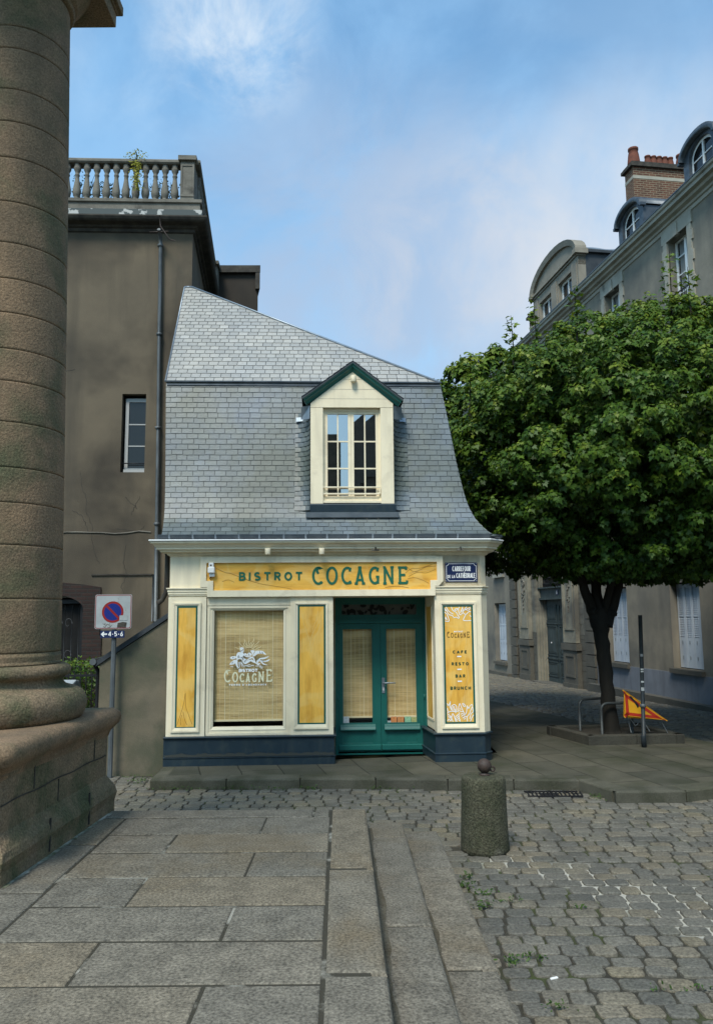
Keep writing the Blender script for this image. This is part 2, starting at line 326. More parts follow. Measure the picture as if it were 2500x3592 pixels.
def leafmat(name, cols, tr=.22):
    m = bpy.data.materials.new(name); m.use_nodes = True; t = m.node_tree; n = t.nodes; n.clear(); l = t.links.new
    o = n.new('ShaderNodeOutputMaterial'); a = n.new('ShaderNodeAttribute'); a.attribute_name = 'tint'
    rp = n.new('ShaderNodeValToRGB'); e = rp.color_ramp.elements; e[0].color = (*cols[0], 1); e[1].color = (*cols[-1], 1)
    for k, c in enumerate(cols[1:-1]): q = e.new((k+1)/(len(cols)-1)); q.color = (*c, 1)
    l(a.outputs['Fac'], rp.inputs[0])
    d = n.new('ShaderNodeBsdfPrincipled'); d.inputs['Roughness'].default_value = .5; d.inputs['Specular IOR Level'].default_value = .25; l(rp.outputs[0], d.inputs['Base Color'])
    tr_ = n.new('ShaderNodeBsdfTranslucent'); l(rp.outputs[0], tr_.inputs[0])
    x = n.new('ShaderNodeMixShader'); x.inputs[0].default_value = tr; l(d.outputs[0], x.inputs[1]); l(tr_.outputs[0], x.inputs[2]); l(x.outputs[0], o.inputs[0])
    return m
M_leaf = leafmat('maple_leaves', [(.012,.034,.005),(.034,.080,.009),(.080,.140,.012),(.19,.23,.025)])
M_weed = leafmat('weed_leaves', [(.03,.07,.012),(.08,.14,.03)], .3)

def woodmat(vert=True):
    m = bpy.data.materials.new('golden_wood'); m.use_nodes = True; t = m.node_tree; n = t.nodes; l = t.links.new
    b = n['Principled BSDF']; b.inputs['Roughness'].default_value = .42; b.inputs['Specular IOR Level'].default_value = .35
    tcx = n.new('ShaderNodeTexCoord'); oi = n.new('ShaderNodeObjectInfo')
    nz = n.new('ShaderNodeTexNoise'); nz.noise_dimensions = '4D'; nz.inputs['Scale'].default_value = 1.8; nz.inputs['Detail'].default_value = 4; nz.inputs['Distortion'].default_value = .6
    l(tcx.outputs['Object'], nz.inputs['Vector']); l(oi.outputs['Random'], nz.inputs['W'])
    wv = n.new('ShaderNodeMath'); wv.operation = 'MULTIPLY'; wv.inputs[1].default_value = 16; l(nz.outputs['Fac'], wv.inputs[0])
    sn = n.new('ShaderNodeMath'); sn.operation = 'SINE'; l(wv.outputs[0], sn.inputs[0])
    mr = n.new('ShaderNodeMapRange'); mr.inputs['From Min'].default_value = .4; mr.inputs['From Max'].default_value = 1.0; l(sn.outputs[0], mr.inputs[0])
    mpz = n.new('ShaderNodeMapping'); mpz.inputs['Scale'].default_value = (7, 3, 1.6) if vert else (1.6, 3, 7); l(tcx.outputs['Object'], mpz.inputs[0]); nz2 = n.new('ShaderNodeTexNoise'); nz2.inputs['Scale'].default_value = 1.0; nz2.inputs['Detail'].default_value = 7; nz2.inputs['Roughness'].default_value = .6; l(mpz.outputs[0], nz2.inputs['Vector'])
    mp_ = n.new('ShaderNodeMapping'); mp_.inputs['Scale'].default_value = (55, 8, 3.5) if vert else (3.5, 8, 55); l(tcx.outputs['Object'], mp_.inputs[0])
    nz3 = n.new('ShaderNodeTexNoise'); nz3.inputs['Scale'].default_value = 1; nz3.inputs['Detail'].default_value = 4; l(mp_.outputs[0], nz3.inputs['Vector'])
    m1 = n.new('ShaderNodeMix'); m1.data_type = 'RGBA'; m1.inputs['A'].default_value = (.82,.46,.080,1); m1.inputs['B'].default_value = (.60,.29,.040,1)
    r2 = n.new('ShaderNodeMapRange'); r2.inputs['From Min'].default_value = .42; r2.inputs['From Max'].default_value = .68; l(nz2.outputs['Fac'], r2.inputs[0]); l(r2.outputs[0], m1.inputs['Factor'])
    m2 = n.new('ShaderNodeMix'); m2.data_type = 'RGBA'; m2.inputs['B'].default_value = (.82,.58,.20,1); l(m1.outputs['Result'], m2.inputs['A'])
    f = n.new('ShaderNodeMath'); f.operation = 'MULTIPLY'; f.inputs[1].default_value = .35; l(mr.outputs[0], f.inputs[0]); l(f.outputs[0], m2.inputs['Factor'])
    r3 = n.new('ShaderNodeMapRange'); r3.inputs['To Min'].default_value = .86; r3.inputs['To Max'].default_value = 1.15; l(nz3.outputs['Fac'], r3.inputs[0])
    vm = n.new('ShaderNodeVectorMath'); vm.operation = 'SCALE'; l(m2.outputs['Result'], vm.inputs[0]); l(r3.outputs[0], vm.inputs['Scale']); l(vm.outputs[0], b.inputs['Base Color'])
    return m
M_wood = woodmat(); M_woodh = woodmat(False)
M_graind = mat('dark_wood_grain', (.36,.17,.03), rough=.45)
M_grainl = mat('light_wood_grain', (.72,.49,.17), rough=.45)
def blindmat():
    m = bpy.data.materials.new('bamboo_blind'); m.use_nodes = True; t = m.node_tree; n = t.nodes; l = t.links.new
    b = n['Principled BSDF']; b.inputs['Roughness'].default_value = .7
    tcx = n.new('ShaderNodeTexCoord')
    mp_ = n.new('ShaderNodeMapping'); mp_.inputs['Scale'].default_value = (1.3, 1, 55); l(tcx.outputs['Object'], mp_.inputs[0])
    nz = n.new('ShaderNodeTexNoise'); nz.inputs['Scale'].default_value = 1.6; nz.inputs['Detail'].default_value = 6; nz.inputs['Roughness'].default_value = .7; l(mp_.outputs[0], nz.inputs['Vector'])
    mpb = n.new('ShaderNodeMapping'); mpb.inputs['Scale'].default_value = (.8, 1, 5); l(tcx.outputs['Object'], mpb.inputs[0])
    nzb = n.new('ShaderNodeTexNoise'); nzb.inputs['Scale'].default_value = 1.2; nzb.inputs['Detail'].default_value = 4; l(mpb.outputs[0], nzb.inputs['Vector'])
    av = n.new('ShaderNodeMath'); av.operation = 'ADD'; l(nz.outputs['Fac'], av.inputs[0]); l(nzb.outputs['Fac'], av.inputs[1])
    rp = n.new('ShaderNodeValToRGB'); e = rp.color_ramp.elements; e[0].position = .36; e[0].color = (.30,.19,.07,1); e[1].position = .56; e[1].color = (.74,.55,.26,1)
    q = e.new(.46); q.color = (.54,.38,.16,1)
    hv = n.new('ShaderNodeMath'); hv.operation = 'MULTIPLY'; hv.inputs[1].default_value = .5; l(av.outputs[0], hv.inputs[0]); l(hv.outputs[0], rp.inputs[0])
    l(rp.outputs[0], b.inputs['Base Color'])
    bp = n.new('ShaderNodeBump'); bp.inputs['Strength'].default_value = .4; bp.inputs['Distance'].default_value = .004; l(nz.outputs['Fac'], bp.inputs['Height']); l(bp.outputs[0], b.inputs['Normal'])
    return m
M_blind = blindmat(); M_thread = mat('blind_thread', (.80,.70,.45), rough=.8)

# ------------------------------------------------------------------ ground
def gz(Y): return -.145 if Y < 17 else -.145-.02*(min(Y, 45)-17)
def pz(Y): return 0 if Y < 17 else max(-.0875*(Y-17), gz(Y)+.012) if Y < 19.5 else gz(Y)+.012
g = MB()
ys = [-300, -20, 0, 17, 20, 25, 30, 35, 40, 45, 900]; xs = [-600, -30, 0, 30, 600]
for Y in ys:
    for X in xs: g.v.append((X, Y, gz(Y)-.018))
for i in range(len(ys)-1):
    for j in range(4):
        a = i*5+j; g.f.append((a, a+1, a+6, a+5)); g.sm.append(False); g.c.append(None)
def groundmat():
    m = mat('joint_earth', (.034,.031,.023), (.060,.055,.042), sc=5, rough=1, bump=.6, bsc=60)
    t = m.node_tree; n = t.nodes; l = t.links.new; b = n['Principled BSDF']; old = b.inputs['Base Color'].links[0].from_socket
    co = n.new('ShaderNodeTexCoord').outputs['Object']
    # white lime mortar kept in one diagonal strip of joints; green moss elsewhere
    sp = n.new('ShaderNodeSeparateXYZ'); l(co, sp.inputs[0])
    # distance from the line (1.4,8.6)-(5.2,5.4)
    def lin(a, b_, c):
        x = n.new('ShaderNodeMath'); x.operation = 'MULTIPLY'; x.inputs[1].default_value = a; l(sp.outputs['X'], x.inputs[0])
        y = n.new('ShaderNodeMath'); y.operation = 'MULTIPLY_ADD'; y.inputs[1].default_value = b_; l(sp.outputs['Y'], y.inputs[0]); l(x.outputs[0], y.inputs[2])
        z = n.new('ShaderNodeMath'); z.operation = 'ADD'; z.inputs[1].default_value = c; l(y.outputs[0], z.inputs[0]); return z.outputs[0]
    d = lin(.72, .69, -.72*2.0-.69*8.0)
    ab = n.new('ShaderNodeMath'); ab.operation = 'ABSOLUTE'; l(d, ab.inputs[0])
    nz = n.new('ShaderNodeTexNoise'); nz.inputs['Scale'].default_value = .8; nz.inputs['Detail'].default_value = 3; l(co, nz.inputs['Vector'])
    ma = n.new('ShaderNodeMath'); ma.operation = 'MULTIPLY_ADD'; ma.inputs[1].default_value = -2.2; l(nz.outputs['Fac'], ma.inputs[0]); l(ab.outputs[0], ma.inputs[2])
    mr = n.new('ShaderNodeMapRange'); mr.inputs['From Min'].default_value = -.55; mr.inputs['From Max'].default_value = -.75; l(ma.outputs[0], mr.inputs[0])
    fx = lin(1, 0, -1.1); mr2 = n.new('ShaderNodeMapRange'); mr2.inputs['From Min'].default_value = 0; mr2.inputs['From Max'].default_value = .3; l(fx, mr2.inputs[0])
    mm = n.new('ShaderNodeMath'); mm.operation = 'MULTIPLY'; mm.use_clamp = True; l(mr.outputs[0], mm.inputs[0]); l(mr2.outputs[0], mm.inputs[1])
    nm = n.new('ShaderNodeTexNoise'); nm.inputs['Scale'].default_value = 1.7; nm.inputs['Detail'].default_value = 6; l(co, nm.inputs['Vector'])
    mr3 = n.new('ShaderNodeMapRange'); mr3.inputs['From Min'].default_value = .5; mr3.inputs['From Max'].default_value = .62; l(nm.outputs['Fac'], mr3.inputs[0])
    x1 = n.new('ShaderNodeMix'); x1.data_type = 'RGBA'; x1.inputs['B'].default_value = (.05,.06,.02,1); l(mr3.outputs[0], x1.inputs['Factor']); l(old, x1.inputs['A'])
    x2 = n.new('ShaderNodeMix'); x2.data_type = 'RGBA'; x2.inputs['B'].default_value = (.40,.38,.32,1); l(mm.outputs[0], x2.inputs['Factor']); l(x1.outputs['Result'], x2.inputs['A'])
    l(x2.outputs['Result'], b.inputs['Base Color'])
    return m
tag(g.build('ground', groundmat()), kind='structure')

PAV = [(-3.06,12.0),(-.85,12.0),(3.19,11.76),(3.45,11.02),(4.41,11.03),(4.9,11.2),(8,12.3),(14,14.2),(14,15.6),(9,14.6),(6.6,14.5),(5.36,18.8),(4.1,24.5),(2.4,24.5),(2.4,14),(-3.12,12.98)]
def inpoly(x, y, P):
    c = False; n = len(P)
    for i in range(n):
        x1, y1 = P[i]; x2, y2 = P[(i+1) % n]
        if (y1 > y) != (y2 > y) and x < (x2-x1)*(y-y1)/(y2-y1)+x1: c = not c
    return c
# cobbles: every sett has its own domed, slightly irregular stone
M_cobble = mat('granite_sett', (.158,.145,.120), (.108,.101,.086), sc=3, rough=.6, fine=.45, fsc=50, bump=.5, bsc=40, spec=.35, c3=(.14,.13,.10), sc3=1.2, mid3=(.5,.7),
               tint=((.74,.76,.76),(.93,.94,.93),(1.04,1.03,.99),(1.20,1.10,.92)))
def setts(name, x0, x1, y0, y1, L0, W0, skip, hi=True, rot=0, seed=1):
    rn = random.Random(seed); V = []; F = []; C = []
    ca, sa = math.cos(rot), math.sin(rot)
    nseg = 12 if hi else 8
    y = y0; row = 0
    while y < y1:
        wd = W0*rn.uniform(.92, 1.08); x = x0-rn.random()*L0; k = rn.random()*6
        while x < x1:
            ln = L0*rn.uniform(.78, 1.25); cx = x+ln/2; cy = y+wd/2+.03*math.sin(cx*.9+k*.3)+.012*math.sin(cx*3.1+row)
            wx = cx*ca-cy*sa; wy = cx*sa+cy*ca
            if not skip(wx, wy):
                hl = ln/2-.008; hw = wd/2-.0065; zb = gz(wy)+rn.uniform(-.007, .007); tx = rn.uniform(-.02, .02); ty = rn.uniform(-.025, .025)
                b = len(V); j = [(1+rn.uniform(-.045, .03)) for _ in range(nseg)]; yaw = rn.uniform(-.05, .05)
                rings = ((1.0, -.04), (.99, -.008), (.965, -.0015), (.925, 0), (.70, .0004)) if hi else ((1.0, -.04), (.96, -.006), (.70, .001))
                for sc_, dz in rings:
                    for q in range(nseg):
                        a = 2*math.pi*(q+.5)/nseg; c_, s_ = math.cos(a), math.sin(a); e = .42
                        px = hl*abs(c_)**e*(1 if c_ > 0 else -1)*sc_*j[q]; py = hw*abs(s_)**e*(1 if s_ > 0 else -1)*sc_*j[q]
                        px, py = px-py*yaw, py+px*yaw
                        X = cx+px; Yl = cy+py
                        V.append((X*ca-Yl*sa, X*sa+Yl*ca, zb+dz+px*tx+py*ty))
                t = rn.random()
                for r_ in range(len(rings)-1):
                    for q in range(nseg):
                        q2 = (q+1) % nseg; F.append((b+r_*nseg+q, b+r_*nseg+q2, b+(r_+1)*nseg+q2, b+(r_+1)*nseg+q)); C.append(t)
                F.append(tuple(b+(len(rings)-1)*nseg+q for q in range(nseg))); C.append(t)
            x += ln
        y += wd; row += 1
    mb = MB(); mb.v = V; mb.f = F; mb.sm = [True]*len(F); mb.c = C
    return tag(mb.build(name, M_cobble), kind='structure')
def skip_near(x, y):
    if inpoly(x, y, PAV) and not (y < 11.1 and x < 3.3): return True
    if y < 8.93 and x < .86 and x > -2.6: return True
    if y < 8.35 and x < -2.5: return True
    if x < -2.6 and y > 12.95 : return y > 16.3 or (x > -4.2)
    if y > 12.9 and x < 3: return True
    if abs(x) > 1.2*y*.47+1.2 and x > 0: return True
    if y > 15 and x > 0: return True
    return (x-1.37)**2+(y-8.94)**2 < .05
setts('cobbled_square', -8, 10, 3.2, 16.3, .225, .182, skip_near, True, R(-.8), 3)
WO = Vector((9.45, 21.4, 0)); WD = Vector((-.152, 1, 0)).normalized()       # line of the street front on the right
def skip_far(x, y):
    if inpoly(x, y, PAV): return True
    d = (Vector((x, y, 0))-WO).cross(WD).z
    if d > -.02: return True
    if y < 14.95 and x < 6: return True
    if y <= 15 : return skip_near(x, y) is False
    return x < 2.3
setts('cobbled_street', 0, 26, 12.0, 44, .26, .19, skip_far, False, R(14), 5)

# raised flagstone pavement
def flagmat():
    m = mat('flagstone', (.088,.083,.062), (.064,.061,.046), sc=2.2, rough=.85, fine=.22, fsc=60, bump=.3, bsc=50, c3=(.048,.050,.031), sc3=1.1, mid3=(.45,.68))
    t = m.node_tree; n = t.nodes; l = t.links.new; b = n['Principled BSDF']; old = b.inputs['Base Color'].links[0].from_socket
    tcx = n.new('ShaderNodeTexCoord'); mp_ = n.new('ShaderNodeMapping'); mp_.inputs['Rotation'].default_value = (0, 0, R(-14-90)); l(tcx.outputs['Object'], mp_.inputs[0])
    br = n.new('ShaderNodeTexBrick'); br.inputs['Scale'].default_value = 1; br.inputs['Brick Width'].default_value = 1.15; br.inputs['Row Height'].default_value = .62; br.inputs['Mortar Size'].default_value = .011
    br.inputs['Color1'].default_value = (.8,.82,.8,1); br.inputs['Color2'].default_value = (1.18,1.14,1.08,1); br.inputs['Mortar'].default_value = (.28,.28,.25,1); br.inputs['Mortar Smooth'].default_value = .2
    nd = n.new('ShaderNodeTexNoise'); nd.inputs['Scale'].default_value = 1.2; l(mp_.outputs[0], nd.inputs['Vector'])
    va = n.new('ShaderNodeVectorMath'); va.operation = 'MULTIPLY_ADD'; va.inputs[1].default_value = (.06,.06,0); l(nd.outputs['Color'], va.inputs[0]); l(mp_.outputs[0], va.inputs[2])
    l(va.outputs[0], br.inputs['Vector'])
    x = n.new('ShaderNodeMix'); x.data_type = 'RGBA'; x.blend_type = 'MULTIPLY'; x.inputs['Factor'].default_value = 1; l(old, x.inputs['A']); l(br.outputs['Color'], x.inputs['B']); l(x.outputs['Result'], b.inputs['Base Color'])
    return m
M_flag = flagmat()
import bmesh
bm = bmesh.new()
face = bm.faces.new([bm.verts.new((x, y, 0)) for x, y in PAV]); bm.normal_update()
if face.normal.z < 0: face.normal_flip()
for Y in (17, 17.6, 18.2, 18.8, 19.5, 21, 23):
    bmesh.ops.bisect_plane(bm, geom=bm.verts[:]+bm.edges[:]+bm.faces[:], plane_co=(0, Y, 0), plane_no=(0, 1, 0))
for v in bm.verts: v.co.z = pz(v.co.y)
me = bpy.data.meshes.new('pavement'); bm.to_mesh(me); bm.free(); me.materials.append(M_flag)
pv = bpy.data.objects.new('pavement', me); COL.objects.link(pv); tag(pv, kind='structure')

# kerb stones
M_kerb = mat('kerb_granite', (.098,.093,.070), (.070,.068,.050), sc=3, rough=.85, fine=.25, fsc=65, bump=.4, bsc=45, c3=(.040,.042,.023), sc3=1.5, mid3=(.45,.68), tint=((.85,.85,.85),(1.15,1.13,1.08)))
def stone_poly(mb, P, z0, z1, b=.02):
    """convex-ish polygon stone with rounded top edge"""
    n = len(P); cx = sum(p[0] for p in P)/n; cy = sum(p[1] for p in P)/n
    def ins(d):
        out = []
        for i in range(n):
            p = Vector(P[i]); d1 = (p-Vector(P[i-1])).normalized(); d2 = (Vector(P[(i+1) % n])-p).normalized()
            n1 = Vector((-d1.y, d1.x)); n2 = Vector((-d2.y, d2.x))
            if n1.dot(Vector((cx, cy))-p) < 0: n1 = -n1
            if n2.dot(Vector((cx, cy))-p) < 0: n2 = -n2
            m_ = n1+n2; m_ = m_.normalized() if m_.length > 1e-4 else n1; k = d/max(.4, m_.dot(n1)); out.append((p.x+m_.x*k, p.y+m_.y*k))
        return out
    rings = [(P, z0), (P, z1-b), (ins(b*.35), z1-b*.3), (ins(b), z1)]
    vs = [(x, y, z) for Q, z in rings for x, y in Q]; F = []
    for r_ in range(3):
        for i in range(n): j = (i+1) % n; F.append((r_*n+i, r_*n+j, (r_+1)*n+j, (r_+1)*n+i))
    F.append(tuple(3*n+i for i in range(n)))
    mb.add(vs, F, False)
kb = MB()
edge = [(-3.06,12.0),(-1.95,12.0),(-.86,12.0),(.25,11.935),(1.3,11.87),(2.25,11.815),(3.19,11.76)]
def kerbseg(a, b, w=.30, gap=.006):
    a = Vector(a); b = Vector(b); d = (b-a).normalized(); nn = Vector((-d.y, d.x)); a2 = a+d*gap; b2 = b-d*gap
    kb.col = rnd.random()
    stone_poly(kb, [tuple(a2-nn*.02), tuple(b2-nn*.02), tuple(b2+nn*w), tuple(a2+nn*w)], -.2, .006+rnd.uniform(-.003, .004), .025)
for a, b in zip(edge[:-1], edge[1:]): kerbseg(a, b)
kerbseg((3.19,11.78), (3.45,11.05), .28); kerbseg((3.46,11.0), (4.42,11.02), .32); kerbseg((4.42,11.02), (5.6,11.42), .32); kerbseg((5.6,11.42), (7.0,11.92), .32); kerbseg((7.0,11.92), (8.6,12.5), .32)
kerbseg((-3.1,12.95), (-3.06,12.0), .2)
tag(kb.build('kerb', M_kerb), kind='structure')

# ------------------------------------------------------------------ raised platform with steps
PL = Frame((0,0,0), 0)
pf = MB(); H = .42
def ex(Y): return .08+(8.4-Y)*.0223         # outer edge of platform
def ix(Y): return -.28+(8.05-Y)*.021
pl_root = thing('stone_steps', 'wide grey granite platform with three worn steps down to the cobbles', 'steps', (0,0,0))
def slab(mb, P, z, b=.012, th=.05, g_=.0075):
    n = len(P); cx = sum(p[0] for p in P)/n; cy = sum(p[1] for p in P)/n
    g_ = g_*rnd.uniform(.5, 1.5); Q = [(x+(g_ if x < cx else -g_)+rnd.uniform(-.003,.003), y+(g_*1.7 if y < cy else -g_*1.7)+rnd.uniform(-.003,.003)) for x, y in P]
    mb.col = rnd.random(); stone_poly(mb, Q, z-th, z+rnd.uniform(-.0025, .0025), b)
lx = lambda Y: -2.30+(8.1-Y)*.006
rows = [8.09, 7.51, 6.95, 6.33, 5.73, 5.14, 4.56, 3.98, 3.38, 2.7]; splits = [[-.91],[-1.66],[-.88],[-1.62],[-.86],[-1.6],[-.85],[-1.6],[-.9]]
for i in range(len(rows)-1):
    a, b = rows[i+1], rows[i]; cuts = splits[i]
    X = [None]+cuts+[None]
    for k in range(len(X)-1):
        xl = lambda Y, k=k: lx(Y) if X[k] is None else X[k]
        xr = lambda Y, k=k: ix(Y) if X[k+1] is None else X[k+1]
        slab(pf, [(xl(a), a), (xr(a), a), (xr(b), b), (xl(b), b)], H)
for a, b in ((7.2,8.09),(6.0,7.2),(5.0,6.0),(3.9,5.0),(2.7,3.9)): slab(pf, [(-2.80,a),(lx(a),a),(lx(b),b),(-2.80,b)], H)
for a, b in ((6.5,8.42),(4.68,6.5),(2.7,4.68)): slab(pf, [(ix(a),a),(ex(a),a),(ex(b),b),(ix(b),b)], H, .026, .18)
slab(pf, [(-2.66,8.09),(-.45,8.09),(-.45,8.42),(-2.66,8.42)], H, .015, .18); slab(pf, [(-.45,8.09),(-.29,8.09),(-.29,8.42),(-.45,8.42)], H, .015, .18)
for z, off, back, joints in ((.235, .385, 8.62, (2.7,4.2,5.85,8.07)), (.05, .79, 8.95, (2.7,3.9,5.6,7.7))):
    e = lambda Y, o=off: ex(Y)+o; p_ = (lambda Y: ex(Y)-.02) if z > .2 else (lambda Y: ex(Y)+.37)
    for a, b in zip(joints[:-1], joints[1:]): slab(pf, [(p_(a),a),(e(a),a),(e(b),b),(p_(b),b)], z, .028, .2)
    a = joints[-1]; slab(pf, [(-.6,a+.0),(e(a),a),(e(back),back),(-.6,back)] if z > .2 else [(-.2,a),(e(a),a),(e(back),back),(-.2,back)], z, .018, .2)
pf.build('steps_slabs', M_slab, pl_root)
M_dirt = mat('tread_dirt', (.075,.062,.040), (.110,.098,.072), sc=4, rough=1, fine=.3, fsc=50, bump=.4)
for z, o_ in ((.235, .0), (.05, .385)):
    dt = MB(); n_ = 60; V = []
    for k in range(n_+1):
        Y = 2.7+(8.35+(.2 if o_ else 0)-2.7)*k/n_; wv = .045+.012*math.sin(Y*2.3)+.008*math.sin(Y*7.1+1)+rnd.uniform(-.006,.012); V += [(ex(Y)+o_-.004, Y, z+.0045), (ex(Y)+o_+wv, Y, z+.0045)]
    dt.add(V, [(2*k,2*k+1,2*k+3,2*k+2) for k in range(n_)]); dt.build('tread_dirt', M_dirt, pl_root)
pj = MB(); pj.box(-2.66, .06, 2.7, 8.38, -.2, H-.008); pj.box(-.6, .42, 2.7, 8.58, -.2, .22); pj.box(-.6, .82, 2.7, 8.9, -.2, .035)
pj.build('joint_bed', M_joint, pl_root)

# ------------------------------------------------------------------ big portico column on its pedestal
cx, cy = -3.45, 7.55
colr = thing('portico_column', 'huge brown granite column on a moulded pedestal at the left edge', 'column', (cx, cy, H))
pm = MB()
# pedestal: body, worn base course, rounded cap
pa = R(-2.6)
def Lf(Y): return -2.60+(8.4-Y)*-.05                   # face of the body
P0 = [(-5.2,6.15),(Lf(6.15),6.15),(Lf(8.4),8.4),(-5.2,8.4)]
ctr = Vector((-4.0, 7.3))
def off(P, d):
    return [(P[0][0], P[0][1]-d), (P[1][0]+d, P[1][1]-d), (P[2][0]+d, P[2][1]+d), (P[3][0], P[3][1]+d)]
def shell(mb, prof, sm=False, sub=14, jit=0):
    """prof: list of (outset, z) round the pedestal outline, local to the column root"""
    rn = random.Random(3); rings = []
    for d, z in prof:
        Q = off(P0, d); pts = []
        for i in range(4):
            a = Vector(Q[i]); b = Vector(Q[(i+1) % 4])
            for k in range(sub): 
                p = a.lerp(b, k/sub); pts.append((p.x-cx+rn.uniform(-jit, jit), p.y-cy+rn.uniform(-jit, jit), z-H+rn.uniform(-jit, jit)*.5))
        rings.append(pts)
    n = 4*sub; vs = [p for r_ in rings for p in r_]; F = []
    for r_ in range(len(rings)-1):
        for i in range(n): j = (i+1) % n; F.append((r_*n+i, r_*n+j, (r_+1)*n+j, (r_+1)*n+i))
    F.append(tuple((len(rings)-1)*n+i for i in range(n)))
    mb.add(vs, F, sm)
shell(pm, [(.07,-.2),(.07,.52),(.085,.60),(.07,.66),(.03,.72),(0,.78),(0,1.18),(.015,1.22)], False, 14, .006)
pm.build('pedestal', M_granite2, colr, .012)
pc = MB(); shell(pc, [(0,1.17),(.02,1.23),(.045,1.26),(.075,1.29),(.095,1.33),(.10,1.37),(.09,1.41),(.06,1.44),(.02,1.455)], True, 14, .004); pc.build('pedestal_cap', M_granite, colr)
# block joints carved on the pedestal body
for zj in (.99,):
    pb = MB(); q_ = [(Y, zj-H+.006*math.sin(Y*9)) for Y in [6.16+.08*k for k in range(28)]]
    pb.add([(Lf(Y)-cx+.0065, Y-cy, z-.006) for Y, z in q_]+[(Lf(Y)-cx+.0065, Y-cy, z+.006) for Y, z in q_], [(k,k+1,len(q_)+k+1,len(q_)+k) for k in range(len(q_)-1)]); pb.build('course_joint', M_black, colr)
for Y, za_, zb_ in ((6.72,1.0,1.2),(8.02,1.0,1.2),(7.20,.79,.98),(6.9,.45,.72),(7.75,.45,.74)):
    X = Lf(Y)-cx+(.0 if za_ > .7 else .074); pb = MB(); pb.box(X-.008, X+.007, Y-cy-.007, Y-cy+.007, za_-H, zb_-H); pb.build('block_joint', M_black, colr)

# base mouldings, then drums separated by fine incised joints
M_drum = M_granite
bs = MB(); n_ = 72
prof = [(.80,1.455),(.835,1.50),(.855,1.57),(.85,1.64),(.815,1.70),(.76,1.735),(.70,1.75),(.66,1.765),(.635,1.79),(.63,1.82),(.65,1.845),(.665,1.85),(.69,1.87),(.698,1.90),(.69,1.935),(.665,1.955),(.635,1.965)]
bs.lathe([(r, z-H) for r, z in prof], n_); bs.build('column_base', M_granite2, colr)
joints_z = None
def tang_z(px, py):
    d = fv+rv*(px-1250)/_F+uv*(1796-py)/_F; h = math.hypot(d.x, d.y); Ls = (cx*d.x+cy*d.y)/h
    return CAMZ+d.z/h*Ls
jz = [tang_z(p, y) for p, y in ((213,2281),(218,2104),(226,1931),(229,1795),(229,1682),(231,1536),(232,1404),(233,1300),(234,1183),(235,1072),(237,955),(237,820),(237,675),(237,555),(238,447),(238,310),(239,235))]
jz = [1.965]+jz+[jz[-1]+.55]
def rad(z):                                   # entasis
    u = (z-1.96)/(8.9-1.96); return .60-.165*u**1.15
for i in range(len(jz)-1):
    a, b = jz[i], jz[i+1]
    if b-a < .05: continue
    d = MB(); d.col = rnd.random()
    pr = [(rad(a)-.010, a), (rad(a)-.001, a+.007), (rad(a), a+.02)]+[(rad(a+(b-a)*k/6), a+(b-a)*k/6) for k in range(1, 6)]+[(rad(b), b-.02), (rad(b)-.001, b-.007), (rad(b)-.010, b)]
    d.lathe([(r, z-H) for r, z in pr], n_); d.build('drum', M_drum, colr)
zt = jz[-1]
cp = MB(); r_ = rad(zt)
cp.lathe([(r, z-H) for r, z in [(r_-.01,zt),(r_+.03,zt+.01),(r_+.05,zt+.04),(r_+.03,zt+.07),(r_+.02,zt+.10),(r_+.07,zt+.12),(r_+.08,zt+.15),(r_+.09,zt+.17),(r_+.15,zt+.24),(r_+.20,zt+.33),(r_+.21,zt+.36),(r_,zt+.37)]], n_)
cp.build('capital', M_granite, colr)
za = zt+.36; print('abacus z', za, 'joints', [round(z, 2) for z in jz])
ab = MB(); q = .72
ab.box(-q, q, -q, q, za-H, za+.16-H); ab.box(-q-.02, q+.02, -q-.02, q+.02, za+.16-H, za+.19-H); ab.box(-q-.06, q+.06, -q-.06, q+.06, za+.19-H, za+.30-H)
ab.build('abacus', M_granite2, colr, .01)
en = MB(); en.box(-.55, .52, -7.0, .50, za+.30-H, za+1.3-H); en.build('entablature', M_granite2, colr)
mo = MB()                                      # pale mortar line where pedestal meets platform
for k in range(24):
    Y = 6.1+k*.09; X = Lf(Y)+.072; mo.add([(X-cx, Y-cy, .006),(X+.02+rnd.random()*.03-cx, Y-cy, .006),(Lf(Y+.092)+.072+.02+rnd.random()*.03-cx, Y+.092-cy, .006),(Lf(Y+.092)+.072-cx, Y+.092-cy, .006)], [(0,1,2,3)])
mo.build('mortar_line', mat('pale_mortar', (.42,.40,.34), (.07,.08,.03), sc=6, rough=1), colr)

# ------------------------------------------------------------------ the little bistro
SA = R(2.6); SF = Frame((-3.13, 12.97, 0), SA)
shop = thing('bistro_building', 'small cream shop with golden signboard, green doors and tall slate mansard roof', 'building', SF(0, 0), SA)
WL, WR, DEPTH = .02, 5.335, 7.0
